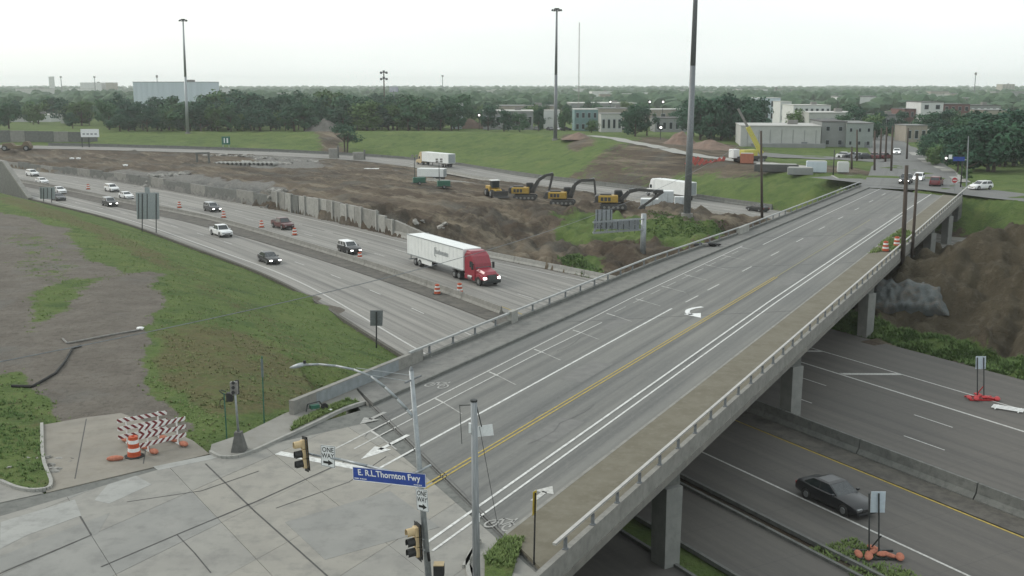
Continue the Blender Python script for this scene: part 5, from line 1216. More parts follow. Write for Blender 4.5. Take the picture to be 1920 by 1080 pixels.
# ---------------------------------------------------------------- sign backs by the freeway
def sign_back(label, pl, pr, pt, pb_, base_px, ctrx, posts, name='road_sign', D=None, m='sign_back', bars=(), z0=None, pm='dark_steel', pw=.12):
    g = PG(*base_px) if z0 is None else P(base_px[0], base_px[1], z0)
    t = T(name, label, 'sign', g); D_ = g.y; q = lambda x, y, d=0: rel(t, PD(x, y, D_ + d))
    tl, tr, br, bl = q(pl[0], pt), q(pr[0], pt), q(pr[1], pb_), q(pl[1], pb_)
    b = MB(); th = Vector((0, .03, 0)); f_ = [tl, bl, br, tr]; b.add(f_ + [v + th for v in f_], [(0, 1, 2, 3), (7, 6, 5, 4), (0, 4, 5, 1), (1, 5, 6, 2), (2, 6, 7, 3), (3, 7, 4, 0)]); b.build('sign_panel', m, t)
    for px, py in posts:
        foot = q(px, py); gl_ = PG(px, py) if z0 is None else P(px, py, z0)
        zf = rel(t, gl_).z - .1
        top_ = q(px - (px - 960) * .0, pt + 2); MB().bar((foot.x, -.07, min(zf, foot.z)), (top_.x, -.07, top_.z), pw, pw).build('post', pm, t)
    for y in bars: p_, q_ = q(pl[0], y), q(pr[0], y); MB().bar(p_ + Vector((0, -.03, 0)), q_ + Vector((0, -.03, 0)), .06, .08).build('brace', 'sign_back', t)
    return t, q
t, q = sign_back('large grey sign back on two posts on the grass left of the white pickup', (254, 257), (298, 299), 361, 411, (278, 438), 0, ((267, 438), (293, 437)))
b = MB(); a0, a1 = q(271, 352), q(281, 361); b.box(((a0.x + a1.x) / 2, .01, (a0.z + a1.z) / 2 - .1), (a1.x - a0.x, .03, a0.z - a1.z + .3)); b.build('top_plate', 'sign_back', t)
b = MB()
for x in (260, 276): a0, a1 = q(x, 363), q(x, 410); b.bar((a0.x, -.04, a0.z), (a1.x, -.04, a1.z), .1, .06)
b.build('brace', 'dark_steel', t)
t, q = sign_back('smaller grey sign back on the grass by the wing wall', (74, 75), (103, 103), 351, 373, (90, 381), 0, ((82, 380), (97, 381)))
b = MB()
for x in (77, 89): a0, a1 = q(x, 352), q(x, 372); b.bar((a0.x, -.04, a0.z), (a1.x, -.04, a1.z), .1, .06)
b.build('brace', 'dark_steel', t)
sign_back('single-post square grey sign back beside the near edge line', (694, 694), (718, 717), 582, 611, (706, 652), 0, ((706, 652),), m='steel_grey')
for lab, a, bpx, bags in (('white sign back on a red skid far right of the overpass', ((1830, 1829), (1849, 1848), 668, 692), (1835, 748), 'sign_red'), ('white sign back held by orange sandbags at the lower right', ((1634, 1632), (1661, 1659), 922, 961), (1637, 1042), 'sandbag')):
    (pl, pr, pt, pb2) = a
    t, q = sign_back(lab, pl, pr, pt, pb2, bpx, 0, ((bpx[0] - (3 if bags == 'sign_red' else 8), bpx[1]), (bpx[0] + (9 if bags == 'sign_red' else 10), bpx[1] + 2)), 'temporary_sign', m=mat('sign_bluewhite', (.50, .57, .62), (.44, .50, .55), .5, 5), z0=FZ, pw=.065)
    b = MB()
    for s in (-1, 1): b.bar((-.9, s * .5, .06), (1.2, s * .5, .06), .1, .1)
    b.bar((.0, -.6, .08), (.0, .6, .08), .1, .1); b.bar((.5, -.6, .08), (.5, .6, .08), .1, .1); b.bar((.0, .55, .1), (.35, 0, 1.1), .06, .06); b.build('skid', 'sign_red' if bags == 'sign_red' else 'dark_steel', t)
    rb = random.Random(9)
    for k in range(7):
        bmm = bmesh.new(); bmesh.ops.create_icosphere(bmm, subdivisions=2, radius=1); bmesh.ops.scale(bmm, vec=(.36, .22, .11), verts=bmm.verts)
        me_ = bpy.data.meshes.new('sandbag'); bmm.to_mesh(me_); bmm.free(); me_.materials.append(MATS['sandbag' if bags == 'sandbag' else 'sign_red'])
        o = obj('sandbag', me_, t, loc=(-.8 + k * .32 + rb.uniform(-.1, .1), rb.uniform(-.6, .6), .16 + rb.uniform(0, .1))); o.rotation_euler = (rb.uniform(-.2, .2), rb.uniform(-.2, .2), rb.uniform(0, 3))
q = P(1890, 768, FZ); fb = T('fallen_barricade', 'white barricade lying flat on the road beside the red sign skid', 'barricade', (q.x, q.y, FZ + .03), rad(-35))
for k in range(3): MB().box((0, -.35 + k * .35, .08), (2.2, .2, .04)).build('board', 'white_paint', fb)
for s in (-.8, .8): MB().box((s, 0, .04), (.08, 1.3, .05)).build('rail', 'white_paint', fb)
# ---------------------------------------------------------------- drums
def drum_proto(label, loc, group=None, tilt=0, orange='orange_plastic'):
    t = T('traffic_drum', label, 'traffic drum', loc, 0, group)
    prof = [(0, .30), (.06, .29), (.22, .285), (.24, .265), (.42, .26), (.44, .245), (.62, .24), (.64, .225), (.82, .22), (.84, .205), (.98, .2)]
    names = ['orange_plastic', 'white_paint']
    b = MB(); n = 16
    for k in range(len(prof) - 1):
        z0, r0 = prof[k]; z1, r1 = prof[k + 1]; zm = (z0 + z1) / 2; mi = 1 if (.26 < zm < .42) or (.66 < zm < .82) else 0
        b.cyl((0, 0, z0 + .05), (0, 0, z1 + .05), r0, r1, n, mi, cap=(k in (0, len(prof) - 2)))
    b.build('drum_body', names, t, False)
    MB().cyl((0, 0, 0), (0, 0, .05), .46, .44, 8).build('rubber_base', 'black_rubber', t); MB().bar((-.06, 0, 1.06), (.06, 0, 1.06), .03, .05).build('handle', 'orange_plastic', t)
    return t
q = P(252, 856, 0); drum = drum_proto('orange and white traffic drum in front of the striped barricades', (q.x, q.y, .01)); drum.scale = (1.08, 1.08, 1.0)
mat('drum_dirty', (.16, .045, .03), (.09, .03, .025), .7, 6)
DG = 'drums along the median'
for px, lab, z in (((820, 552), 'left of two orange drums beside the median under the truck', FZ), ((862, 550), 'right of two orange drums beside the median under the truck', FZ), ((675, 489), 'small drum on the median just ahead of the white-roofed black car', FZ), ((553, 451), 'dark dirty drum on the median between maroon pickup and black sedan', FZ), ((491, 436), 'dark dirty drum on the median left of the maroon pickup', FZ), ((420, 417), 'dark red drum on the median just behind the white pickup', FZ), ((337, 398), 'dark drum on the median right of the big grey sign back', FZ), ((166, 362), 'far dark drum on the median left of the white sedan', FZ)):
    q = P(px[0], px[1], z); dup(drum, (q.x, q.y, z + .85 if px[0] < 800 and px[0] != 675 else z + .06), 0, lab, DG).scale = (1.25, 1.25, 1.1)
for px, lab in (((1660, 471), 'left of two orange drums on the overgrown right sidewalk of the overpass'), ((1681, 462), 'right of two orange drums on the overgrown right sidewalk of the overpass')):
    q = P(px[0], px[1], .18); dup(drum, (q.x, q.y, .18), 0, lab, 'drums on the overpass sidewalk').scale = (1.2, 1.2, 1.05)
# ---------------------------------------------------------------- striped barricades
def stripe(name, sgn):
    m = bpy.data.materials.new(name); m.use_nodes = True; MATS[name] = m; N, L = m.node_tree.nodes, m.node_tree.links; b = N['Principled BSDF']; b.inputs['Roughness'].default_value = .6
    tc = N.new('ShaderNodeTexCoord'); s = N.new('ShaderNodeSeparateXYZ'); L.new(tc.outputs['Object'], s.inputs[0])
    def mth(op, a, c):
        x = N.new('ShaderNodeMath'); x.operation = op
        for i, q in enumerate((a, c)):
            if isinstance(q, (int, float)): x.inputs[i].default_value = q
            else: L.new(q, x.inputs[i])
        return x.outputs[0]
    g = mth('GREATER_THAN', mth('FRACT', mth('DIVIDE', mth('ADD', s.outputs[0], mth('MULTIPLY', s.outputs[2], sgn * 1.1)), .36), 0), .56)
    x = N.new('ShaderNodeMix'); x.data_type = 'RGBA'; L.new(g, x.inputs[0]); x.inputs[6].default_value = (.66, .66, .64, 1); x.inputs[7].default_value = (.15, .016, .02, 1); L.new(x.outputs[2], b.inputs['Base Color'])
stripe('stripe_left', 1); stripe('stripe_right', -1)
def barricade(label, p0, p1, heights, mk, L_=None, extra=0):
    a, c = P(*p0, 0), P(*p1, 0); mid = (a + c) / 2; rz = hd(a, c); t = T('striped_barricade', label, 'barricade', (mid.x, mid.y, .008), rz, 'red and white barricades closing the drive'); L_ = (c - a).length
    for h_ in heights: MB().box((0, 0, 0), (L_, .03, .21)).build('board', mk, t, loc=(0, -.06, h_), bevel=.005)
    for s in (-.32, .32):
        MB().bar((s * L_, 0, 0), (s * L_, 0, heights[-1] + .12), .06, .06).bar((s * L_, -.65, .04), (s * L_, .65, .04), .06, .06).build('upright', 'white_paint', t)
        for k in range(2):
            bmm = bmesh.new(); bmesh.ops.create_icosphere(bmm, subdivisions=2, radius=1); bmesh.ops.scale(bmm, vec=(.2, .34, .13), verts=bmm.verts); me_ = bpy.data.meshes.new('sandbag'); bmm.to_mesh(me_); bmm.free(); me_.materials.append(MATS['sandbag'])
            obj('sandbag', me_, t, loc=(s * L_ + .05, -.5 + k * .95, .13))
    return t
barricade('front striped barricade with three boards beside the traffic drum', (262, 851), (349, 829), (.42, .85, 1.28), 'stripe_right')
barricade('rear striped barricade with slanting red and white boards behind the drum', (222, 836), (315, 818), (.45, .88, 1.30), 'stripe_left')
q = P(216, 863, 0); sb = T('sandbag', 'single pale red sandbag lying on the drive left of the drum', 'sandbag', (q.x, q.y, .0), .2)
bmm = bmesh.new(); bmesh.ops.create_icosphere(bmm, subdivisions=2, radius=1)
for v in bmm.verts: v.co = Vector((v.co.x * .42, v.co.y * .2, max(-.02, v.co.z * .14 + .1)))
me_ = bpy.data.meshes.new('bag'); bmm.to_mesh(me_); bmm.free(); me_.materials.append(MATS['sandbag']); obj('bag', me_, sb)
# ---------------------------------------------------------------- wooden poles, cables
def pole(name, label, foot, topz, r, m, cat='pole', group=None, arm=None, lean=(0, 0)):
    t = T(name, label, cat, foot, 0, group); MB().cyl((0, 0, -.4), (lean[0], lean[1], topz - foot[2]), r, r * .72, 10).build('pole', m, t, True); return t
def at_off(px, py, off):
    d = ray(px, py); k = (off - 0) / d.dot(bN); return Vector((0, 0, CAMZ)) + d * k
f1, f2 = at_off(1694, 470, -15.8), at_off(1712, 454, -15.8)
h1, h2 = PD(1700, 310, f1.y), PD(1720, 325, f2.y)
f1.z, f2.z = min(f1.z, gz(f1.x, f1.y)), min(f2.z, gz(f2.x, f2.y))
pole('wooden_pole', 'thicker dark wooden pole at the edge of the overpass by the drums', f1, h1.z, .26, 'wood_pole', lean=(h1.x - f1.x, 0)); pole('wooden_pole', 'thinner dark wooden pole right of the thicker one at the overpass edge', f2, h2.z, .19, 'wood_pole', lean=(h2.x - f2.x, 0))
f3 = PG(1429, 408); h3 = PD(1427, 245, f3.y); pole('wooden_pole', 'tall thin dark pole rising behind the left railing near the high mast', f3, h3.z, .22, 'wood_pole', lean=(h3.x - f3.x, 0))
def cable(name, label, a, c, sag, r=.02, n=24, m='dark_steel'):
    a, c = Vector(a), Vector(c); b = MB(); pts = [a.lerp(c, k / n) - Vector((0, 0, 4 * sag * (k / n) * (1 - k / n))) for k in range(n + 1)]; pts = [p - a for p in pts]
    b.tube(pts, r, 4); o = b.build(name, m, loc=a); return tag(o, label, 'cable')
cable('overhead_cable', 'long overhead cable sweeping across the freeway from the left edge to the tall thin pole', PD(-60, 690, 40), h3, 3.3, .022, 40, 'steel_grey')
g0 = [PG(x, y) for x, y in ((22, 726), (60, 727), (80, 716), (104, 702), (122, 680), (136, 655), (152, 650))]
b = MB(); o0_ = g0[0]; b.tube([p - o0_ + Vector((0, 0, .08)) for p in g0], .09, 6); tag(b.build('ground_hose', 'black_rubber', loc=o0_), 'black hose lying in a bend across the dirt track', 'hose')
g0 = [PG(x, y) for x, y in ((118, 637), (126, 645), (150, 641), (200, 631), (262, 620))]
b = MB(); o0_ = g0[0]; b.tube([p - o0_ + Vector((0, 0, .08)) for p in g0], .07, 6); tag(b.build('ground_pipe', 'dusty_grey', loc=o0_), 'thin pale pipe lying on the dirt track by the white patch', 'pipe')
# pale sheet of spilled concrete, litter
for k, (px, py, s, lab, nm) in enumerate(((262, 618, .35, 'white scrap lying beside the pale patch on the dirt track', 'litter'), (619, 769, .12, 'small white scrap on the sidewalk by the wing parapet', 'litter'), (806, 668, .16, 'white bag at the foot of the left railing', 'litter'), (899, 629, .16, 'white bag further along the foot of the left railing', 'litter'))):
    q = PG(px, py) if k == 0 else P(px, py, .18); o = obj(nm, chunks[k % 5].copy(), loc=q + Vector((0, 0, s * .3))); o.data.materials[0] = MATS['white_paint']; o.scale = (s, s, s * .6); tag(o, lab, 'litter')
q = P(1326, 462, .18); tp = T('belongings_pile', 'pile of dark bags and cloth left on the overpass sidewalk', 'bags', q)
for k, (dx, dy, s, m) in enumerate(((-1.2, -.2, .45, 'signal_dark'), (-.3, .1, .4, 'dusty_grey'), (.5, .0, .5, 'signal_dark'), (.1, .5, .42, 'paint_navy'), (1.3, .2, .35, 'signal_dark'), (-.6, .5, .35, 'paint_navy'))):
    o = obj('bag', chunks[k % 5].copy(), tp, loc=(dx, dy, s * .5)); o.data.materials[0] = MATS[m]; o.scale = (s * 1.2, s * .8, s * .8)
q = P(590, 772, .12); tp = T('scrap_cart', 'small dark scrap frame leaning by the wing parapet', 'scrap', q, .6)
MB().tube([(-.5, 0, .1), (-.4, 0, .5), (.3, 0, .55), (.6, 0, .1)], .035, 6).build('frame', 'dark_steel', tp); MB().box((0, 0, .3), (.5, .3, .2)).build('panel', 'generator_green', tp)
b = MB().cyl((.6, -.05, .2), (.6, .05, .2), .2, n=12); b.build('wheel', 'tyre', tp)
# ================================================================ machines on the work site
def excavator(label, px, rz, joints, bucket_up=False, z=None):
    g = PG(*px); t = T('excavator', label, 'excavator', g + Vector((0, 0, .02)), rz)
    for s in (-1, 1):
        b = MB(); pr = [(-2.2, .25), (-1.9, .02), (1.9, .02), (2.2, .25), (2.2, .7), (1.9, .95), (-1.9, .95), (-2.2, .7)]; b.ext(pr, s * 1.25 - .3, s * 1.25 + .3); tk = b.build('track', 'machine_dark', t, bevel=.05)
        for k in range(5): MB().cyl((-1.5 + k * .75, s * 1.56, .4), (-1.5 + k * .75, s * 1.6, .4), .22, n=10).build('roller', 'dusty_grey', tk)
    MB().cyl((0, 0, .85), (0, 0, 1.15), .8, n=14).build('turntable', 'machine_dark', t)
    MB().box((-.9, .0, 1.75), (3.3, 2.7, 1.15)).build('house', 'machine_yellow', t, bevel=.12)
    MB().ext([(-2.9, 1.2), (-3.1, 1.45), (-3.1, 2.1), (-2.85, 2.35), (-2.3, 2.35), (-2.3, 1.2)], -1.3, 1.3).build('counterweight', 'machine_dark', t, bevel=.08)
    MB().box((-1.3, .2, 2.43), (1.9, 1.7, .22)).build('engine_cover', 'machine_dark', t, bevel=.05)
    for k in range(3): MB().box((-1.9 + k * .6, -1.36, 1.75), (.45, .03, .6)).build('vent', 'machine_dark', t)
    MB().ext([(.1, 1.15), (.1, 3.0), (.3, 3.1), (1.35, 3.1), (1.7, 2.2), (1.75, 1.15)], .35, 1.35).build('cab', 'machine_dark', t, bevel=.05)
    MB().add(quadpanel([(1.75, .4, 1.5), (1.75, 1.3, 1.5), (1.42, 1.3, 3.0), (1.42, .4, 3.0)], (.03, .05), .03), [(0, 1, 2, 3)]).build('cab_window', 'glass_dark', t)
    MB().add(quadpanel([(.25, .35, 1.9), (1.6, .35, 1.9), (1.3, .35, 2.95), (.25, .35, 2.95)], (.03, .05), .02), [(0, 1, 2, 3)]).build('cab_window', 'glass_dark', t)
    foot, knee, tip, end = [Vector((x, -.1, z_)) for x, z_ in joints]
    mid = foot.lerp(knee, .55) + Vector((-.25, 0, .35))
    b = MB(); b.bar(foot, mid, .45, .62); b.bar(mid, knee, .42, .58); bo_ = b.build('boom', 'machine_dark', t, bevel=.03)
    MB().bar(knee, tip, .4, .5).build('boom_tip', 'machine_dark', bo_, bevel=.03)
    MB().bar(tip + Vector((0, 0, .1)), end, .34, .42).build('stick', 'machine_dark', t, bevel=.03)
    MB().cyl(foot + Vector((.5, .3, -.2)), mid.lerp(knee, .3) + Vector((0, .3, 0)), .08, n=8).cyl(mid + Vector((0, 0, .5)), tip + Vector((0, 0, .35)), .08, n=8).build('hydraulic_ram', 'rim', t)
    e = end; MB().ext([(e.x - .15, e.z + .25), (e.x + .35, e.z + .1), (e.x + .25, e.z - .55), (e.x - .35, e.z - .85), (e.x - .95, e.z - .6), (e.x - .7, e.z - .2)], -.7, .5).build('bucket', 'machine_dark', t, bevel=.03)
    return t
excavator('leftmost excavator of the row with its boom arched high', (985, 374), rad(-6), ((1.3, 1.7), (3.9, 4.6), (5.2, 4.8), (4.3, 1.0)))
excavator('middle excavator of the row with its stick hanging down', (1055, 384), rad(-8), ((1.3, 1.7), (3.2, 4.4), (5.6, 4.5), (6.0, .6)))
excavator('rightmost excavator of the row with its boom stretched low to the right', (1150, 392), rad(-5), ((1.3, 1.7), (4.0, 3.3), (8.2, 2.9), (5.0, .6)))
# wheel loader
g = PG(928, 369); t = T('wheel_loader', 'yellow wheel loader with a white cab roof, left of the excavators', 'loader', g, rad(-70))
MB().box((-1.6, 0, 1.45), (2.4, 1.9, 1.1)).build('engine_house', 'machine_yellow', t, bevel=.1); MB().box((1.0, 0, 1.1), (1.6, 1.5, .8)).build('front_frame', 'machine_yellow', t, bevel=.08)
MB().box((-.1, 0, 2.4), (1.3, 1.4, 1.3)).build('cab', 'glass_dark', t, bevel=.04); MB().box((-.1, 0, 3.12), (1.6, 1.7, .14)).build('cab_roof', 'white_paint', t, bevel=.04)
for x in (-1.5, 1.4):
    for s in (-1, 1): add_wheel(t, x, s * 1.1, .75, .6)
for s in (-.55, .55): MB().bar((1.2, s, 1.5), (3.0, s, .8), .2, .35).build('lift_arm', 'machine_yellow', t)
MB().ext([(2.8, .3), (3.1, 1.4), (3.3, 1.35), (3.2, .5), (4.1, .2), (4.1, .1), (2.9, .12)], -1.45, 1.45).build('bucket', 'machine_dark', t)
# mobile crane by the far frontage
g = PG(1405, 304); t = T('mobile_crane', 'yellow mobile crane with a raised boom before the pale far building', 'crane', g, rad(20)); D_ = g.y; cq = lambda x, y: Vector(PD(x, y, D_)) - g
tm = Matrix.Rotation(-rad(20), 3, 'Z')
b = MB(); b.box((0, 0, 1.1), (8.0, 2.5, .7)); b.build('carrier', 'machine_dark', t, bevel=.05)
for x in (-3, -1.8, 1.8, 3):
    for s in (-1, 1): add_wheel(t, x, s * 1.1, .55, .4)
MB().box((-.3, 0, 2.2), (3.6, 2.2, 1.4)).build('crane_house', 'crane_yellow', t, bevel=.08); MB().box((-4.2, 0, 2.1), (1.6, 2.2, 2.0)).build('driver_cab', 'trailer_white', t, bevel=.1)
p0, p1, p2 = tm @ cq(1428, 288), tm @ cq(1402, 238), tm @ cq(1384, 204)
MB().bar(p0, p1, .9, 1.0).build('boom', 'crane_yellow', t, bevel=.03); MB().bar(p1, p2, .45, .5).build('boom_tip', 'dusty_grey', t)
# light towers
for px, lab in (((786, 346), 'left of two light towers with green generator on the work site'), ((832, 353), 'right of two light towers with green generator on the work site')):
    g = PG(*px); t = T('light_tower', lab, 'light tower', g, .2, 'light towers on the work site'); hh = PD(px[0], px[1] - 52, g.y).z - g.z
    MB().box((0, 0, 1.0), (2.6, 1.3, 1.1)).build('generator', 'generator_green', t, bevel=.06); MB().box((0, 0, .4), (3.2, 1.4, .12)).build('chassis', 'chassis', t)
    for s in (-1, 1): add_wheel(t, 0, s * .8, .35, .22)
    MB().cyl((-.9, 0, 1.4), (-.9, 0, hh), .09, .05, 8).build('mast', 'dark_steel', t); b = MB()
    for k in range(4): b.box((-.9 + (-.45 + (k % 2) * .9), -.1, hh - .2 + (k // 2) * .45), (.5, .25, .35))
    b.build('floodlight', 'dusty_grey', t)
# white site boxes by the high mast
for px, d, lab, rz in (((1248, 398), (2.6, 2.2, 2.5), 'white site container left of the high mast foot', .15), ((1219, 396), (3.4, 2.2, 1.7), 'low sloping white tank left of the white site container', .15), ((1276, 405), (2.2, 1.2, 1.2), 'short white tank at the foot of the high mast', .05)):
    g = P(px[0], px[1], -3.9); g = G(g.x, g.y); t = T('site_container', lab, 'container', g, -rz); MB().box((0, 0, d[2] / 2 + .1), d).build('shell', mat('site_white', (.52, .55, .56), (.44, .47, .48), .6, 2), t, bevel=.06)
    for s in (-1, 1): MB().box((s * d[0] * .35, 0, .06), (.2, d[1], .14)).build('skid', 'chassis', t)
    MB().box((d[0] * .12, -d[1] / 2 - .01, d[2] * .5), (.05, .03, d[2] * .8)).build('door_seam', 'steel_grey', t); MB().box((0, 0, d[2] + .12), (d[0] * .96, d[1] * .96, .06)).build('lid', 'trailer_white', t)
# stacked culvert pipes
g = PG(462, 311); t = T('pipe_stack', 'long row of white-ended pipes stacked on the work site', 'pipes', g, rad(-4))
for k in range(14):
    b = MB(); x = -8 + k * 1.2; b.cyl((x, -2.2, .55), (x + .3, 2.2, .55), .55, n=12, cap=False); b.cyl((x, -2.2, .55), (x, -2.15, .55), .55, .4, 12, cap=False); o = b.build('pipe', 'concrete_light', t); so = o.modifiers.new('s', 'SOLIDIFY'); so.thickness = .08
g = PG(381, 306); t = T('trench_box', 'square concrete frame standing on the work site left of the pipes', 'box', g, .1)
for x in (-1.6, 1.6): MB().box((x, 0, 1.4), (.5, .5, 2.8)).build('leg', 'concrete_dark', t)
MB().box((0, 0, 2.75), (3.8, .6, .5)).build('lintel', 'concrete_dark', t)
for px, lab, d, mm in (((625, 297), 'small grey concrete pier left on the work site', (2.6, 2.0, 3.0), 'concrete'), ((672, 300), 'wider grey concrete block beside the small pier on the work site', (3.2, 2.2, 2.4), 'concrete')):
    g = PG(*px); t = T('concrete_block', lab, 'block', g, .2); MB().box((0, 0, d[2] / 2), d).build('block', mm, t, bevel=.1); MB().box((d[0] * .6, .3, d[2] * .65), (.5, .5, d[2] * 1.3)).build('stub_column', 'concrete_dark', t, bevel=.05)
for k, (px, sz, seed, lab) in enumerate(((( 540, 300), (9, 1.6), 4, 'grey heap of broken concrete behind the panelled wall'), ((500, 308), (7, 1.4), 5, 'lower grey heap of rubble by the end of the pipe row'), ((430, 292), (8, 1.2), 6, 'row of dark rubble above the pipe row'), ((300, 330), (7, 1.5), 12, 'grey rubble strewn above the low wall'))):
    c = PG(*px); rubble('rubble_pile', lab, 'rubble', c, 36, sz, .8, seed)
c = PG(690, 317); t = T('plastic_sheet', 'white plastic sheet lying on the dirt right of the concrete blocks', 'sheet', c, .1)
b = MB(); n = 8
for i in range(n + 1):
    for j in range(3): b.v.append((-3 + 6 * i / n, -1 + j, .15 + .15 * mnoise.noise(Vector((i * .9, j * 1.3, 2)))))
for i in range(n):
    for j in range(2): b.f.append((i * 3 + j, (i + 1) * 3 + j, (i + 1) * 3 + j + 1, i * 3 + j + 1)); b.m.append(0)
o = b.build('sheet', 'white_paint', t); so = o.modifiers.new('s', 'SOLIDIFY'); so.thickness = .03
for px, lab in (((135, 299), 'left of two tiny white bags on the far dirt'), ((147, 299), 'right of two tiny white bags on the far dirt'), ((235, 312), 'single white bag on the dirt above the far lanes')):
    c = PG(*px); o = obj('litter', chunks[1].copy(), loc=c + Vector((0, 0, .3))); o.data.materials[0] = MATS['white_paint']; o.scale = (.8, .6, .5); tag(o, lab, 'litter')
g = PG(30, 283); t = T('scraper_machine', 'distant brown earth-moving machine at the far left of the work site', 'machine', g, .1)
MB().ext([(-4, .8), (-3.6, 2.4), (-1, 2.6), (0, 1.6), (2.2, 1.8), (3, 3.0), (4.2, 3.0), (5, 1.6), (5, .8)], -1.2, 1.2).build('body', mat('dull_brown', (.16, .12, .07), (.12, .09, .06), .8, 3), t, bevel=.1)
for x in (-3, 3.6):
    for s in (-1, 1): add_wheel(t, x, s * 1.3, .9, .5)
# orange netting, far frontage
g = PG(1318, 309); t = T('orange_netting', 'heap of orange-red safety netting on the far frontage', 'netting', g, -.1)
b = MB()
for k in range(9): b.bar((-4 + k, -.3 + .6 * (k % 2), 0), (-3 + k, .3 - .6 * (k % 2), 1.3 + .5 * math.sin(k)), .05, .8)
b.build('mesh_fold', mat('netting', (.42, .09, .07), (.34, .07, .06), .8, 4), t)
# ================================================================ the far town
def gyd(D, py): return CAMZ - (py - HORY) / math.hypot(FPX, 382) * D * 1.0
def zpx(px, py, D): return PD(px, py, D).z
def building(label, x0, x1, ytop, D, depth, wall, roof='roof_grey', rows=0, cols=0, name='building', rz=0.0, win='glass_dark', parapet=True, pitched=False, band=None, base=0.0, door=True, wfrac=(.5, .5), group=None):
    X0, X1 = XD(x0, D), XD(x1, D); W = X1 - X0; H = zpx((x0 + x1) / 2, ytop, D) - base; cx = (X0 + X1) / 2
    t = T(name, label, 'building', (cx, D, base), rz, group)
    MB().box((0, depth / 2, H / 2 - .5), (W, depth, H + 1.0)).build('wall', wall, t)
    if pitched: MB().add([(-W / 2 - .4, -.4, H), (W / 2 + .4, -.4, H), (W / 2 + .4, depth + .4, H), (-W / 2 - .4, depth + .4, H), (-W / 2 - .4, depth / 2, H + depth * .18), (W / 2 + .4, depth / 2, H + depth * .18)], [(0, 1, 5, 4), (2, 3, 4, 5), (0, 4, 3), (1, 2, 5), (3, 2, 1, 0)]).build('roof', roof, t)
    else:
        r = MB().box((0, depth / 2, H + .12), (W + .3, depth + .3, .24)).build('roof', roof, t)
        if W > 12: MB().box((W * .2, depth * .5, H + .8), (W * .08 + 1, 2, 1.2)).build('roof_unit', 'dusty_grey', r)
    if band: MB().box((0, -.06, H * .86), (W, .12, H * .16)).build('fascia_band', band, t)
    for r_ in range(rows):
        for c_ in range(cols):
            w = W / cols * wfrac[0]; h = H / rows * wfrac[1]; x = -W / 2 + W / cols * (c_ + .5); z = H / rows * (r_ + .52)
            o = MB().box((0, 0, 0), (w, .1, h)).build('window', 'sign_back', t, loc=(x, -.03, z)); MB().box((0, -.06, 0), (w * .86, .04, h * .84)).build('pane', win, o)
    if door and H > 3: MB().box((W * .3, -.04, 1.1), (min(1.6, W * .2), .1, 2.2)).build('door', 'steel_grey', t)
    return t
mat('roof_grey', (.20, .205, .20), (.15, .155, .15), .9, .5); mat('roof_pale', (.42, .42, .40), (.36, .36, .34), .85, .5); mat('roof_dark', (.09, .09, .088), (.07, .07, .068), .9, .5)
mat('wall_pale', (.42, .43, .41), (.36, .37, .35), .85, .4); mat('wall_grey', (.24, .25, .245), (.20, .21, .205), .85, .4); mat('wall_blue', (.50, .56, .61), (.45, .51, .555), .7, .08, stretch=(9, 9, .2)); mat('wall_teal', (.16, .26, .26), (.13, .21, .21), .8, .5); mat('wall_brown', (.15, .12, .105), (.12, .10, .09), .85, .5); mat('wall_white', (.55, .56, .55), (.50, .51, .50), .8, .4); mat('wall_tan', (.30, .275, .23), (.25, .23, .195), .85, .4); mat('wall_brick', (.16, .085, .075), (.13, .07, .065), .85, .5)
wh = building('huge windowless pale blue ribbed warehouse above the trees on the left', 249, 384, 154, 620, 30, 'wall_blue', 'steel_grey', name='warehouse', door=False)
Ww = XD(384, 620) - XD(249, 620); Hw = zpx(316, 154, 620)
for k in range(13): MB().box((-Ww / 2 + Ww * (k + .5) / 13, -.1, Hw / 2), (.35, .2, Hw)).build('rib', 'wall_blue', wh)
for a in (('long low pale building on the far left horizon', 28, 88, 166, 1500, 30, 'wall_pale'), ('pale mid-rise block on the left horizon', 150, 190, 155, 1700, 30, 'wall_white'), ('small square block right of the pale mid-rise on the horizon', 198, 212, 155, 1700, 20, 'wall_tan'), ('slim pale tower standing alone on the far left horizon', 92, 98, 144, 1800, 10, 'wall_white'),
          ('long white low building among the left trees', -20, 92, 216, 520, 20, 'wall_white', 'roof_pale'), ('low pale shed right of the long white low building', 108, 134, 217, 500, 12, 'wall_pale', 'roof_pale'), ('small white block by the horizon right of the warehouse', 412, 425, 165, 900, 10, 'wall_white')):
    building(*a, door=False)
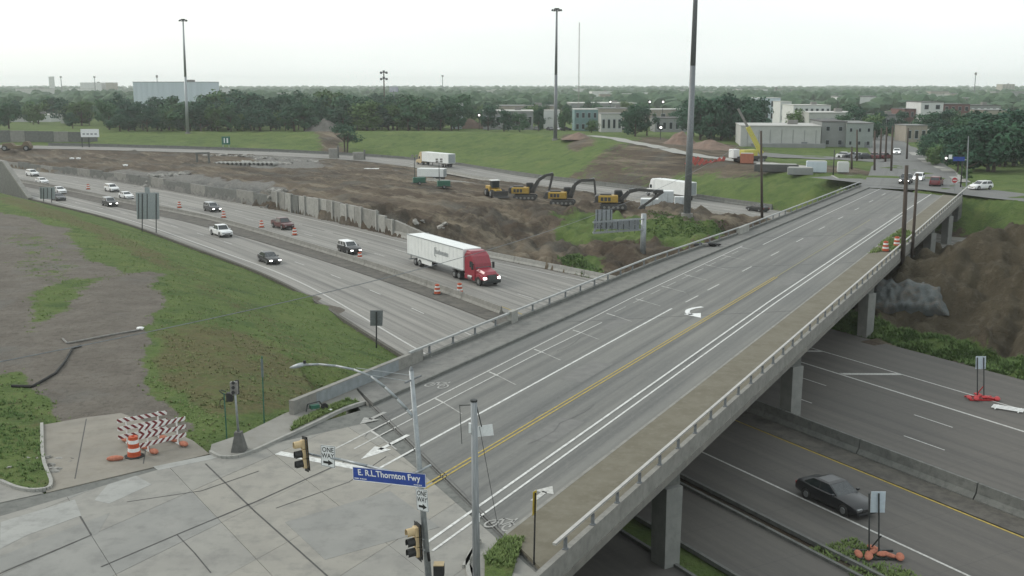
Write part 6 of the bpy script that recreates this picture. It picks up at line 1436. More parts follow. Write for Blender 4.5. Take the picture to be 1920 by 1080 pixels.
for a, k in (
    (('pale long-roofed low building left of the thin mast', 905, 1000, 209, 420, 22, 'wall_grey', 'roof_pale'), dict(rows=1, cols=8)),
    (('small grey gabled building at the edge of the tree belt', 845, 865, 202, 430, 10, 'wall_blue', 'roof_grey'), dict(pitched=True)),
    (('flat pale building behind the long-roofed building', 930, 1045, 199, 520, 24, 'wall_tan', 'roof_grey'), dict(rows=1, cols=6)),
    (('white cottage right of the thin mast', 1020, 1050, 208, 440, 12, 'wall_white', 'roof_pale'), {}),
    (('teal two-storey building with pale roof edge', 1078, 1122, 206, 410, 16, 'wall_teal', 'roof_pale'), dict(rows=2, cols=4)),
    (('long tan shed right of the teal building', 1122, 1180, 204, 450, 16, 'wall_tan', 'roof_grey'), dict(rows=1, cols=5)),
    (('white boxy house right of the teal building', 1128, 1168, 214, 395, 12, 'wall_pale', 'roof_grey'), dict(rows=1, cols=4)),
    (('long pale warehouse roof below the horizon behind the teal building', 1070, 1195, 194, 620, 40, 'wall_grey', 'roof_pale'), {}),
    (('white warehouse on the horizon right of the tall antenna', 1110, 1150, 172, 1100, 40, 'wall_white', 'roof_pale'), {}),
    (('pale low block right of the white horizon warehouse', 1205, 1218, 174, 1100, 20, 'wall_white', 'roof_pale'), {}),
    (('grey shed behind the lone dark tree', 1220, 1320, 206, 480, 20, 'wall_tan', 'roof_pale'), dict(rows=1, cols=6)),
    (('low grey shop by the far signals left of the high mast', 1230, 1290, 222, 400, 14, 'wall_grey', 'roof_dark'), dict(rows=1, cols=5)),
    (('white and blue building under the tree line left of the watermark wall', 1425, 1465, 184, 520, 18, 'wall_blue', 'roof_pale'), dict(rows=2, cols=4)),
    (('pale building right of the white and blue one', 1465, 1486, 191, 500, 14, 'wall_white', 'roof_pale'), dict(rows=2, cols=2)),
    (('white two-storey building behind the pale long wall', 1490, 1560, 198, 430, 18, 'wall_white', 'roof_pale'), dict(rows=2, cols=7)),
    (('white flat-roofed hall behind the pale long wall', 1520, 1620, 212, 380, 20, 'wall_pale', 'roof_pale'), dict(rows=1, cols=8)),
    (('modern white three-storey block with dark square windows', 1730, 1772, 192, 420, 16, 'wall_white', 'roof_dark'), dict(rows=3, cols=2, wfrac=(.4, .5))),
    (('dark brick block left of the modern white block', 1700, 1729, 205, 425, 16, 'wall_brick', 'roof_dark'), dict(rows=2, cols=3)),
    (('dark brick block right of the modern white block', 1772, 1822, 196, 425, 16, 'wall_brick', 'roof_dark'), dict(rows=3, cols=4)),
    (('grey flat-roofed row with white bays further right', 1822, 1880, 198, 470, 16, 'wall_grey', 'roof_dark'), dict(rows=2, cols=5, win='sign_white')),
    (('tan low building among the trees at the right', 1850, 1905, 207, 430, 14, 'wall_tan', 'roof_grey'), dict(rows=1, cols=5)),
    (('tall apartment tower on the right horizon', 1880, 1903, 158, 1900, 24, 'wall_tan', 'roof_grey'), dict(rows=8, cols=4)),
    (('low shed with grey roof behind the far street', 1640, 1700, 216, 420, 16, 'wall_grey', 'roof_dark'), dict(rows=1, cols=5)),
    (('pale house beside the far street on its right', 1705, 1745, 236, 330, 10, 'wall_tan', 'roof_grey'), dict(rows=1, cols=3)),
    ):
    building(*a, door=False, **k)
# the pale block-walled building with the lean-to at the far frontage
pl = building('pale windowless building with vertical joints behind the yellow crane', 1394, 1542, 237, 300, 22, 'wall_pale', 'roof_pale', rz=rad(-8))
for k in range(7): MB().box((-9 + k * 3.1, -.06, 2.8), (.12, .1, 5.6)).build('wall_joint', 'wall_grey', pl)
MB().box((2, -1.1, .9), (20, 2.0, 1.8)).build('low_wall', 'wall_grey', pl)
gb = building('grey two-storey building with dark windows left of the far street', 1546, 1592, 229, 302, 20, 'wall_grey', 'roof_dark', rows=2, cols=2, rz=rad(-6), wfrac=(.3, .35)); building('paler grey two-storey building right next to the far street', 1593, 1642, 232, 300, 20, mat('wall_sage', (.27, .30, .285), (.23, .26, .245), .85, .4), 'roof_grey', rows=2, cols=3, rz=rad(-6), wfrac=(.28, .3))
# pale retaining wall right of the overpass end
a, c = P(1858, 390, -5.0), P(1960, 396, -5.0); t = T('garden_wall', 'pale green-white concrete wall on the grass at the far right', 'wall', a, hd(a, c)); L_ = (c - a).length
for k in range(5): MB().box((L_ * (k + .5) / 5, 0, 1.3), (L_ / 5 - .06, .4, 2.9)).build('wall_panel', mat('wall_mint', (.34, .38, .30), (.30, .335, .265), .85, .5), t)
# ---------------------------------------------------------------- far street, crossing, frontage
road_poly('far_street', crom([tuple(BR(196, -26)), tuple(BR(206, -26.5)), (86.5, 232, 0), (97, 268, 0), (106, 300, 0), (120.5, 352, 0), (130, 400, 0), (138, 480, 0), (145, 600, 0)], 8), [8.5] * 9 + [8.2] * 8 + [7.5] * 8 + [6.5] * 8 + [5.5] * 50, .07, 'street_asphalt', follow=True)
fr = [FW(-13 + .64 * 110 + q, 110 + 0) for q in (0,)]
c0 = BR(204, -26); dfr = Vector((-math.sin(rad(151)), -math.cos(rad(151)), 0))
road_poly('far_frontage', [c0 - dfr * 120, c0 - dfr * 90, c0 - dfr * 60, c0 - dfr * 40, c0 - dfr * 20, c0 - dfr * 10, c0, c0 + dfr * 20, c0 + dfr * 12], 5.5, .09, 'street_asphalt', follow=True)
isl_ = T('traffic_island', 'green kerbed island at the far left corner of the crossing', 'island', P(1640, 335, .05))
MB().prism([(-8, -2), (6, -5), (9, -1), (4, 4), (-7, 5)], 0, .22).build('kerb', 'concrete_light', isl_); v = MB().prism([(-7.4, -1.6), (5.6, -4.5), (8.3, -1), (3.8, 3.5), (-6.6, 4.5)], .2, .27).build('lawn', 'ground', isl_)
ca = v.data.color_attributes.new('cover', 'FLOAT_COLOR', 'POINT'); ca.data.foreach_set('color', np.tile(np.array([1., .2, 0, 0], np.float32), len(v.data.vertices)))
for px, lab, w_ in (((1290, 300), 'pale dirt lane curving across the far frontage', 2.5),):
    pass
road_poly('dirt_lane', crom([tuple(P(x, y, .0)) for x, y in ((1100, 266), (1140, 270), (1180, 279), (1240, 288), (1300, 297), (1420, 306), (1520, 316))], 6), 2.2, .06, 'concrete_light', follow=True)
road_poly('parking_lot', crom([tuple(P(x, y, 0)) for x, y in ((1400, 291), (1500, 297), (1600, 301), (1662, 304))], 6), 5.5, .06, 'street_asphalt', follow=True)
road_poly('far_sidewalk', crom([tuple(P(x, y, 0)) for x, y in ((1806, 345), (1775, 322), (1735, 303), (1712, 288))], 6), 1.3, .14, 'concrete_light', follow=True)
# ---------------------------------------------------------------- masts and lamps
def high_mast(label, foot_px, top_px, r, m='galvanised', head=True, foot=None, ztop=None, name='high_mast_light'):
    g = PG(*foot_px) if foot is None else Vector(foot); tp_ = PD(top_px[0], top_px[1], g.y) if ztop is None else Vector((g.x, g.y, ztop))
    t = T(name, label, 'light mast', g); H = tp_.z - g.z; lx = tp_.x - g.x
    MB().cyl((0, 0, -.5), (lx * .5, 0, H * .5), r, r * .72, 14).cyl((lx * .5, 0, H * .5), (lx, 0, H), r * .72, r * .42, 14).build('mast', m, t, True)
    MB().cyl((0, 0, -.3), (0, 0, .35), r * 1.6, n=14).build('footing', 'concrete', t)
    if head:
        MB().cyl((lx, 0, H - .3), (lx, 0, H + .1), r * 1.2, n=10).build('ring', 'dark_steel', t)
        for k in range(6):
            a = k * math.pi / 3; b = MB(); b.bar((lx, 0, H - .1), (lx + 1.3 * math.cos(a), 1.3 * math.sin(a), H - .2), .1, .1); b.cyl((lx + 1.3 * math.cos(a), 1.3 * math.sin(a), H - .75), (lx + 1.3 * math.cos(a), 1.3 * math.sin(a), H - .2), .36, .2, 8); b.build('luminaire', 'dark_steel', t)
    return t
g = PG(1288, 404); high_mast('tallest grey high-mast pole behind the overpass railing, running out of the picture', (1288, 404), (0, 0), .58, 'steel_grey', True, None, g.z + 46)
t_ = bpy.data.objects['high_mast_light']; t_.rotation_euler = (0, rad(.5), 0)
high_mast('tall high-mast light with a round head in the middle distance', (1041, 262), (1044, 16), .62, 'steel_grey'); high_mast('tall pale high-mast light in front of the warehouse', (352, 250), (343, 36), .62, 'galvanised')
D_ = 560; x = XD(720, D_); t = T('sports_floodlight', 'floodlight pole with a cluster of lamps above the tree belt', 'light mast', (x, D_, 0)); zt = zpx(720, 133, D_)
MB().cyl((0, 0, 0), (0, 0, zt), .35, .3, 8).build('mast', 'wood_pole', t)
for k in range(6): MB().box((-1.4 + 1.4 * (k % 3), 0, zt - .3 - 3.2 * (k // 3) - .6 * abs((k % 3) - 1)), (1.1, .8, 1.1)).build('floodlight', 'dark_steel', t)
MB().box((0, 0, zt - .8), (4, .3, .3)).box((0, 0, zt - 4), (3.6, .3, .3)).build('cross_arm', 'dark_steel', t)
t = T('radio_mast', 'thin lattice radio mast on the horizon right of the middle high mast', 'antenna', (XD(1085, 560), 560, 0)); zt = zpx(1085, 42, 560)
b = MB()
for k in range(3): a = k * 2.094; b.cyl((math.cos(a) * .35, math.sin(a) * .35, 0), (math.cos(a) * .22, math.sin(a) * .22, zt), .09, n=5)
for k in range(30): z = zt * k / 30; b.bar((.3, 0, z), (-.15, .26, z + zt / 60), .06, .06); b.bar((-.15, .26, z + zt / 60), (-.15, -.26, z + zt / 30), .06, .06)
b.build('lattice', mat('lattice_red', (.26, .22, .21), (.22, .2, .2), .7, 3), t)
for px, yt, D_, lab in ((1828, 136, 900, 'thin distant light mast right of the watermark on the horizon'), (1456, 163, 900, 'small water-tower-like mast on the horizon'), (830, 141, 1500, 'hairline distant mast above the tree belt'), (178, 143, 1400, 'thin distant antenna above the left mid-rise'), (295, 141, 900, 'thin distant pole behind the warehouse roof'), (115, 143, 1500, 'lattice pylon far left on the horizon')):
    t = T('distant_mast', lab, 'mast', (XD(px, D_), D_, 0)); zt = zpx(px, yt, D_); MB().cyl((0, 0, 0), (0, 0, zt), .45 * D_ / 900, .25 * D_ / 900, 6).build('mast', 'steel_grey', t); MB().cyl((0, 0, zt - 2), (0, 0, zt), .9 * D_ / 900, 1.6 * D_ / 900 * .6, 8).build('head', 'dusty_grey', t)
t = T('billboard', 'small purple and white billboard beside the floodlight pole', 'billboard', (XD(738, 640), 640, 0)); zt = zpx(738, 161, 640)
MB().cyl((0, 0, 0), (0, 0, zt - 3), .4, n=8).build('post', 'steel_grey', t); MB().box((0, 0, zt - 1.8), (5.0, .4, 3.4)).build('face', mat('billboard_violet', (.30, .30, .42), (.5, .5, .55), .6, .3), t); MB().box((0, -.22, zt - .4), (5.2, .1, .3)).build('frame_edge', 'sign_white', t)
t = T('information_sign', 'white rectangular freeway sign on posts at the far left', 'sign', PG(167, 277)); g = t.location.copy(); q = lambda x, y: Vector(PD(x, y, g.y)) - g
a0, a1 = q(152, 257), q(185, 242); MB().box(((a0.x + a1.x) / 2, 0, (a0.z + a1.z) / 2), (a1.x - a0.x, .15, a1.z - a0.z)).build('sign_panel', 'sign_white', t)
for k in range(4): MB().box((a0.x + 1.0 + k * 1.3, -.09, a0.z + 1.0), (.8, .02, .5)).build('lettering', 'logo_grey', t)
for x in (153, 166): c_ = q(x, 258); MB().bar((c_.x, .1, -.3), (c_.x, .1, a0.z + .2), .25, .25).build('post', 'dark_steel', t)
t = T('guide_sign', 'green freeway guide sign on the far grass bank', 'sign', PG(424, 280)); g = t.location.copy(); q = lambda x, y: Vector(PD(x, y, g.y)) - g
a0, a1 = q(416, 271), q(431, 256); MB().box(((a0.x + a1.x) / 2, 0, (a0.z + a1.z) / 2), (a1.x - a0.x, .12, a1.z - a0.z)).build('sign_panel', 'sign_green', t); MB().box(((a0.x + a1.x) / 2 - .5, -.07, (a0.z + a1.z) / 2), (.35, .02, 1.6)).box(((a0.x + a1.x) / 2 + .5, -.07, (a0.z + a1.z) / 2), (.5, .02, 1.6)).build('lettering', 'sign_white', t)
for x in (418, 429): c_ = q(x, 272); MB().bar((c_.x, .1, -.3), (c_.x, .1, a0.z + .2), .18, .18).build('post', 'galvanised', t)
# far crossing: wooden poles, signals, do-not-enter sign
for px, yb, yt, lab in ((1607, 303, 243, 'first wooden pole from the left in the far pole row'), (1640, 322, 245, 'second wooden pole from the left in the far pole row'), (1650, 300, 240, 'third wooden pole from the left in the far pole row'), (1660, 305, 238, 'fourth wooden pole from the left in the far pole row'), (1671, 323, 236, 'rightmost dark pole of the far pole row by the street'), (1597, 318, 275, 'short dark post left of the far pole row'), (1700, 300, 240, 'thin pole right of the far street')):
    f_ = P(px, yb, .1); h_ = PD(px + (3 if px > 1640 else 0), yt, f_.y); pole('wooden_pole', lab, f_, h_.z, .24, 'wood_pole', 'pole', 'wooden poles at the far street', lean=(h_.x - f_.x, 0))
f_ = P(1812, 352, .1); t = T('far_signal', 'far signal pole with mast arm, lit lamp and blue street sign', 'traffic light', f_); q = lambda x, y, d=0: Vector(PD(x, y, f_.y + d)) - f_
MB().cyl((0, 0, 0), q(1816, 255), .14, .09, 8).build('pole', 'galvanised', t); MB().cyl(q(1814, 300), q(1774, 296), .08, .06, 6).build('mast_arm', 'galvanised', t)
MB().box(q(1774, 297, -.2), (.45, .3, 1.15)).build('signal_head', 'signal_dark', t); MB().cyl(q(1774, 296.5, -.38), q(1774, 296.5, -.42), .17, n=10).build('lens', 'lamp_lit', t)
a0, a1 = q(1787, 302, -.25), q(1809, 294, -.25); MB().box(((a0.x + a1.x) / 2, a0.y, (a0.z + a1.z) / 2), (a1.x - a0.x, .04, a1.z - a0.z)).build('name_sign', 'sign_blue', t)
MB().box(q(1782, 294, -.25), (.6, .04, .75)).build('one_way_sign', 'sign_white', t)
f_ = P(1790, 360, .15); t = T('no_entry_sign', 'red no-entry disc sign at the right end of the overpass', 'sign', f_); q = lambda x, y, d=0: Vector(PD(x, y, f_.y + d)) - f_
MB().cyl((0, 0, 0), q(1790, 333), .04, n=6).build('post', 'galvanised', t); c_ = q(1790, 338, -.06); MB().box(c_, (.95, .02, .95)).build('sign_panel', 'sign_white', t); MB().cyl(c_ + Vector((0, -.012, 0)), c_ + Vector((0, -.03, 0)), .46, n=20).build('disc', 'sign_red', t); MB().box(c_ + Vector((0, -.034, 0)), (.66, .01, .15)).build('bar', 'sign_white', t)
for px, yb, lab in ((1801, 352, 'dark signal post right of the no-entry sign'), (1562, 330, 'dark bollard post left of the island')):
    f_ = P(px, yb, .1); pole('signal_post', lab, f_, f_.z + 5.2, .12, 'signal_dark')
for px, lab in ((1219, 191, ), ):
    pass
for k, (px, py, D_) in enumerate(((1219, 191, 430), (1244, 191, 430), (1241, 239, 330), (845, 216, 420), (898, 216, 420), (1145, 191, 520))):
    lab = ('left of two paired lit signals left of the high mast', 'right of two paired lit signals left of the high mast', 'single lit signal low beside the high mast', 'left of two lit lamps at the end of the tree belt', 'right of two lit lamps at the end of the tree belt', 'small lit lamp left of the paired signals')[k]
    z = zpx(px, py, D_); t = T('far_signal_lamp', lab, 'traffic light', (XD(px, D_), D_, 0)); MB().cyl((0, .3, 0), (0, .3, z + .8), .12, n=6).build('pole', 'dark_steel', t); MB().box((0, 0, z), (1.3, .4, 1.5)).build('backplate', 'signal_dark', t); MB().cyl((0, -.21, z), (0, -.26, z), .34, n=12).build('lens', 'lamp_lit', t)
# parked cars in the far lots, one simple mesh each
def tiny_car(m):
    b = MB(); rg = []
    for x, zt in ((-2.2, .7), (-2.1, .95), (-1.2, .98), (.9, .95), (2.0, .8), (2.2, .55)): rg.append([(x, -.9, .2), (x, .9, .2), (x, .88, zt), (x, -.88, zt)])
    b.loft(rg, 0); b.loft([[(-1.7, -.8, .93), (.9, -.8, .93), (.9, .8, .93), (-1.7, .8, .93)], [(-1.2, -.68, 1.4), (.2, -.68, 1.4), (.2, .68, 1.4), (-1.2, .68, 1.4)]], 1); b.loft([[(-1.2, -.66, 1.4), (.2, -.66, 1.4), (.2, .66, 1.4), (-1.2, .66, 1.4)], [(-1.15, -.6, 1.46), (.15, -.6, 1.46), (.15, .6, 1.46), (-1.15, .6, 1.46)]], 0)
    for x in (-1.35, 1.4):
        for s in (-1, 1): b.cyl((x, s * .75, .33), (x, s * .93, .33), .33, n=10, mi=2)
    me_ = bpy.data.meshes.new('parked_car'); me_.from_pydata(b.v, [], b.f)
    for mm in (m, 'glass_dark', 'tyre'): me_.materials.append(MATS[mm])
    me_.polygons.foreach_set('material_index', b.m); return me_
tc = {m: tiny_car(m) for m in ('paint_white', 'paint_silver', 'paint_charcoal', 'paint_darkred', 'paint_grey', 'paint_navy')}
rp = random.Random(21); ml = list(tc)
for lo, hi, y, n, gname, lab in ((1000, 1170, 246, 9, 'cars parked before the teal building', 'small car parked in the lot before the teal building'), (1075, 1135, 233, 5, 'cars parked beside the teal building', 'small car parked close to the teal building'), (1575, 1665, 299, 6, 'cars parked at the grey building', 'car parked in front of the grey two-storey buildings'), (1230, 1290, 245, 4, 'cars parked left of the high mast', 'small car parked behind the dirt heap left of the high mast'), (930, 1000, 243, 4, 'cars parked before the long-roofed building', 'small car parked before the pale long-roofed building')):
    for k in range(n):
        q = P(lo + (hi - lo) * (k + rp.uniform(.2, .8)) / n, y + rp.uniform(-1.5, 1.5), .1); o = obj('parked_car', tc[ml[rp.choice((0, 0, 1, 2, 3, 4, 5))]], loc=(q.x, q.y, gz(q.x, q.y) + .02), rz=rp.uniform(0, 6.28)); tag(o, lab, 'car', gname)
# site clutter on the far frontage
for px, d, lab, m in (((1455, 322), (9, 2, 1.5), 'dark stack of beams on the far frontage', 'roof_dark'), ((1530, 325), (4, 2.2, 2.2), 'blue-grey site cabin on the far frontage', 'wall_blue'), ((1580, 326), (2.2, 2.2, 2.0), 'white water tank left of the island', 'wall_white'), ((1500, 327), (5, 2, 1.4), 'grey equipment trailer beside the blue-grey cabin', 'wall_grey'), ((1400, 308), (3.0, 2.2, 2.2), 'pale red site truck cab beside the yellow crane', 'sandbag')):
    q = P(px[0], px[1], 0); t = T('site_cabin', lab, 'site equipment', (q.x, q.y, gz(q.x, q.y)), rad(-12)); MB().box((0, 0, d[2] / 2 + .15), d).build('shell', m, t, bevel=.08); MB().box((0, 0, d[2] + .2), (d[0] * .9, d[1] * .9, .12)).build('lid', 'roof_pale', t); MB().box((0, 0, .1), (d[0] * .8, d[1] * .6, .2)).build('skid', 'chassis', t)
for px, lab, r_, h_ in (((610, 250), 'large grey gravel heap at the foot of the tree belt', 9, 5), ((880, 242), 'round brown earth heap below the lit lamps', 9, 4.5), ((1083, 272), 'low red-brown earth heap on the far grass', 5, 2.0), ((1275, 278), 'reddish earth heap just left of the high mast', 6, 4.0), ((1330, 284), 'low brown earth heap right of the high mast', 8, 2.6)):
    q = P(px[0], px[1], 0); bmm = bmesh.new(); bmesh.ops.create_grid(bmm, x_segments=24, y_segments=24, size=r_)
    for v in bmm.verts:
        rr_ = v.co.length / r_; v.co.z = h_ * max(0, 1 - rr_) ** 1.0 * (1 + .25 * fbm(v.co.x, v.co.y, px[0], 3, .4)) - .4
    me_ = bpy.data.meshes.new('earth_heap'); bmm.to_mesh(me_); bmm.free(); me_.materials.append(mat('heap_grey', (.16, .15, .135), (.12, .115, .10), .95, .5, .05) if px[0] < 700 else mat('heap_brown', (.19, .13, .10), (.14, .10, .078), .95, .5, .05))
    tag(obj('earth_heap', me_, loc=(q.x, q.y, gz(q.x, q.y))), lab, 'heap')
# ================================================================ trees
def leaf_mat(name, c1, c2):
    m = bpy.data.materials.new(name); m.use_nodes = True; MATS[name] = m; N, L = m.node_tree.nodes, m.node_tree.links; b = N['Principled BSDF']; b.inputs['Roughness'].default_value = .75; b.inputs['Specular IOR Level'].default_value = .2
    oi = N.new('ShaderNodeObjectInfo'); tc = N.new('ShaderNodeTexCoord'); n = N.new('ShaderNodeTexNoise'); n.inputs['Scale'].default_value = .55; n.inputs['Detail'].default_value = 3; L.new(tc.outputs['Object'], n.inputs['Vector'])
    ad = N.new('ShaderNodeMath'); ad.operation = 'MULTIPLY_ADD'; L.new(oi.outputs['Random'], ad.inputs[0]); ad.inputs[1].default_value = .75; L.new(n.outputs['Fac'], ad.inputs[2])
    r = N.new('ShaderNodeMapRange'); r.inputs[1].default_value = .35; r.inputs[2].default_value = 1.15; L.new(ad.outputs[0], r.inputs[0])
    x = N.new('ShaderNodeMix'); x.data_type = 'RGBA'; L.new(r.outputs[0], x.inputs[0]); x.inputs[6].default_value = c1 + (1,); x.inputs[7].default_value = c2 + (1,); L.new(x.outputs[2], b.inputs['Base Color'])
    return m
leaf_mat('leaves_dark', (.022, .062, .042), (.040, .095, .055)); leaf_mat('leaves_mid', (.03, .082, .045), (.055, .118, .056)); leaf_mat('leaves_light', (.048, .10, .034), (.085, .145, .05))
mat('bark', (.075, .06, .045), (.05, .04, .032), .95, 3)
def tree_meshes(seed, H, W, m, n=1500, leaf=.75, trunkh=.28, multi=1):
    r = random.Random(seed); b = MB()
    for k in range(multi):
        x0 = (k - (multi - 1) / 2) * .9; lean = r.uniform(-.4, .4) + x0 * .8
        tp = Vector((x0 + lean, r.uniform(-.3, .3), H * .62)); md = Vector((x0 + lean * .4, 0, H * trunkh))
        b.cyl((x0, 0, -.6), md, .035 * H * (1 if multi == 1 else .7), .026 * H, 7); b.cyl(md, tp, .026 * H, .008 * H, 6)
        for j in range(6):
            a = r.uniform(0, 6.28); s0 = md.lerp(tp, r.uniform(.0, .7)); e = s0 + Vector((math.cos(a) * W * r.uniform(.22, .4), math.sin(a) * W * r.uniform(.22, .4), H * r.uniform(.1, .28))); b.cyl(s0, e, .012 * H, .004 * H, 5)
    tm_ = bpy.data.meshes.new('trunk'); tm_.from_pydata(b.v, [], b.f); tm_.materials.append(MATS['bark'])
    # crown: leaf tufts on and inside many uneven lobes
    lobes = []
    for k in range(15):
        a = r.uniform(0, 6.28); q = r.random() ** .6; z = H * r.uniform(trunkh + .12, .9); env = math.sin(math.pi * min(1, max(.08, (z / H - trunkh + .1) / (1.12 - trunkh)))) ** .7
        lobes.append((Vector((math.cos(a) * W * .36 * q * env * 1.2, math.sin(a) * W * .36 * q * env * 1.2, z)), W * r.uniform(.15, .26)))
    vs, fs = [], []
    for k in range(n):
        c, R = lobes[r.randrange(len(lobes))]
        d = Vector((r.gauss(0, 1), r.gauss(0, 1), r.gauss(0, 1))).normalized(); rr_ = R * (r.random() ** .35) * r.uniform(.85, 1.12); p = c + Vector((d.x * rr_, d.y * rr_, d.z * rr_ * .8))
        nn = (d + Vector((r.gauss(0, .5), r.gauss(0, .5), r.gauss(.3, .5)))).normalized(); t1 = nn.cross(Vector((r.gauss(0, 1), r.gauss(0, 1), r.gauss(0, 1)))).normalized(); t2 = nn.cross(t1); s = leaf * r.uniform(.5, 1.15)
        i = len(vs); vs += [p + t1 * s * .5, p + t2 * s * .4 + nn * s * .12, p - t1 * s * .5, p - t2 * s * .4 - nn * s * .1]; fs.append((i, i + 1, i + 2, i + 3))
    cm = bpy.data.meshes.new('crown'); cm.from_pydata([tuple(v) for v in vs], [], fs); cm.materials.append(MATS[m])
    return tm_, cm
PR = {'d': [tree_meshes(10 + k, 12, 10 + k % 3, 'leaves_dark', 2000, .85, .06 + .06 * (k % 2)) for k in range(4)], 'm': [tree_meshes(30 + k, 11, 9 + k % 3, 'leaves_mid', 1900, .82, .08) for k in range(3)], 'l': [tree_meshes(50 + k, 9, 8, 'leaves_light', 1500, .72, .08) for k in range(2)], 's': [tree_meshes(60, 12, 12, 'leaves_dark', 1700, .75, .34, 2)]}
HT = {'d': 12., 'm': 11., 'l': 9., 's': 12.}
rt = random.Random(77)
def tree(kind, x, y, H, label, group=None, z=None, wide=1.0):
    tm_, cm = rt.choice(PR[kind]); s = H / HT[kind]
    t = T('tree', label, 'tree', (x, y, gz(x, y) if z is None else z), rt.uniform(0, 6.28), group); t.scale = (s * wide, s * wide, s)
    obj('trunk', tm_, t); obj('crown', cm, t)
    return t
# dense belt behind the far bank
for row, (D_, n, x0, x1, hh) in enumerate(((402, 34, 205, 868, 11.0), (418, 30, 190, 860, 12.5), (440, 28, 180, 870, 13.2))):
    for k in range(n):
        px = x0 + (x1 - x0) * (k + rt.uniform(.15, .85)) / n; D2 = D_ + rt.uniform(-6, 6); hb = hh * (1.0 if px > 330 else .92)
        if 585 < px < 640 and row == 0: continue
        tree(rt.choice('dddmml'), XD(px, D2), D2, hb * rt.uniform(.6, 1.18), 'leafy tree crowded into the dark belt behind the far grass bank', 'trees of the belt behind the far bank', wide=rt.uniform(.8, 1.45))
q = P(648, 262, .3); tree('s', q.x, q.y, 9.5, 'tree with a forked trunk standing before the grey gravel heap', wide=1.2)
for px, D_, H, kd, lab, wd in ((1193, 352, 10.5, 'd', 'lone round dark tree with trunks showing by the far lane', 1.1), (1215, 360, 9.5, 'd', 'dark tree right behind the lone round tree', 1.0), (1180, 372, 8, 'd', 'smaller dark tree left of the lone round tree', 1.1), (1010, 400, 9, 'd', 'slender tree right of the long-roofed building', .7), (945, 395, 8, 'd', 'dark tree before the long-roofed building', 1.2), (915, 398, 8.5, 'd', 'dark tree at the left end of the long-roofed building', 1.1), (1060, 405, 9.5, 'm', 'tree just right of the middle high mast', .8), (1110, 385, 5, 'l', 'small round shrub-like tree before the white boxy house', 1.3), (975, 392, 7, 'm', 'low tree before the middle of the long-roofed building', 1.2)):
    tree(kd, XD(px, D_), D_, H, lab, wide=wd)
for k in range(16):
    px = 1300 + 130 * (k + .5) / 16 + rt.uniform(-4, 4); D_ = 335 + rt.uniform(-8, 30); tree('d', XD(px, D_), D_, rt.uniform(10, 14.5), 'large dark tree in the grove behind the yellow crane', 'trees of the grove behind the crane', wide=1.05)
for k in range(26):
    px = 1745 + 210 * (k + .5) / 26 + rt.uniform(-5, 5); D_ = 232 + rt.uniform(-14, 55) + (8 if px < 1800 else 0); H = float(np.interp(px, [1740, 1790, 1850, 1930], [5.5, 8, 10.5, 11.5])) * rt.uniform(.85, 1.1)
    tree(rt.choice('ddm'), XD(px, D_), D_, H, 'dark leafy tree massed at the right behind the far crossing', 'trees massed at the far right', wide=rt.uniform(.9, 1.4))
for px, py, H, kd, lab in ((1755, 312, 4.5, 'l', 'small bright green tree at the left foot of the right-hand trees'), (1812, 340, 2.6, 'l', 'low bright shrub at the overpass end right of the no-entry sign'), (1725, 262, 6, 'm', 'rounded tree beside the far street on the right')):
    q = P(px, py, .1); tree(kd, q.x, q.y, H, lab, wide=1.2)
for lo, hi, D0, D1, n, lab, gname, hh in ((1490, 1930, 340, 480, 34, 'tree among the roofs right of the pale building', 'trees among the right-hand roofs', 9.5), (880, 1300, 440, 620, 46, 'tree among the roofs in the middle distance', 'trees among the middle roofs', 9.), (-40, 250, 430, 640, 40, 'tree scattered on the far left behind the wall', 'trees on the far left', 10.5), (390, 880, 480, 660, 34, 'tree rising behind the dark belt', 'trees behind the belt', 12.)):
    for k in range(n):
        px = rt.uniform(lo, hi); D_ = rt.uniform(D0, D1); tree(rt.choice('ddmml'), XD(px, D_), D_, hh * rt.uniform(.55, 1.15), lab, gname, wide=rt.uniform(.85, 1.5))
for px, D_, H, lab in ((1690, 415, 8, 'dark tree behind the far pole row'), (1655, 405, 8, 'dark tree left behind the far pole row')): tree('d', XD(px, D_), D_, H, lab)
# ---- the wood that runs to the horizon, one mass
def far_wood():
    r = random.Random(99); vs, fs = [], []
    ico = bmesh.new(); bmesh.ops.create_icosphere(ico, subdivisions=2, radius=1); iv = [v.co.copy() for v in ico.verts]; jf = [[v.index for v in f.verts] for f in ico.faces]; ico.free()
    for k in range(5200):
        D_ = 650 * (7.8 ** r.random()); px = r.uniform(-260, 2180); x = XD(px, D_)
        if 240 < px < 395 and D_ < 660: continue
        R = r.uniform(4.2, 7.6) * (1 + .25 * (D_ > 1500)); H = r.uniform(6, 12.5) * (1 if D_ < 2000 else 1.1); n = len(vs)
        if fbm(x, D_, 0, 2, .004) < -.28 and D_ < 2200: continue
        for v in iv:
            j = 1 + .22 * r.uniform(-1, 1); vs.append((x + v.x * R * j, D_ + v.y * R * j, H * .55 + v.z * H * .48 * j))
        fs += [tuple(i + n for i in f) for f in jf]
    me_ = bpy.data.meshes.new('distant_woodland'); me_.from_pydata(vs, [], fs); me_.materials.append(mat('far_leaves', (.035, .078, .042), (.062, .11, .055), .9, .06, coord='World', c3=(.02, .045, .028), scale3=.3, fac3=.6)); tag(obj('distant_woodland', me_), 'wooded suburb running to the horizon as one green mass', 'woodland', kind='stuff')
far_wood()
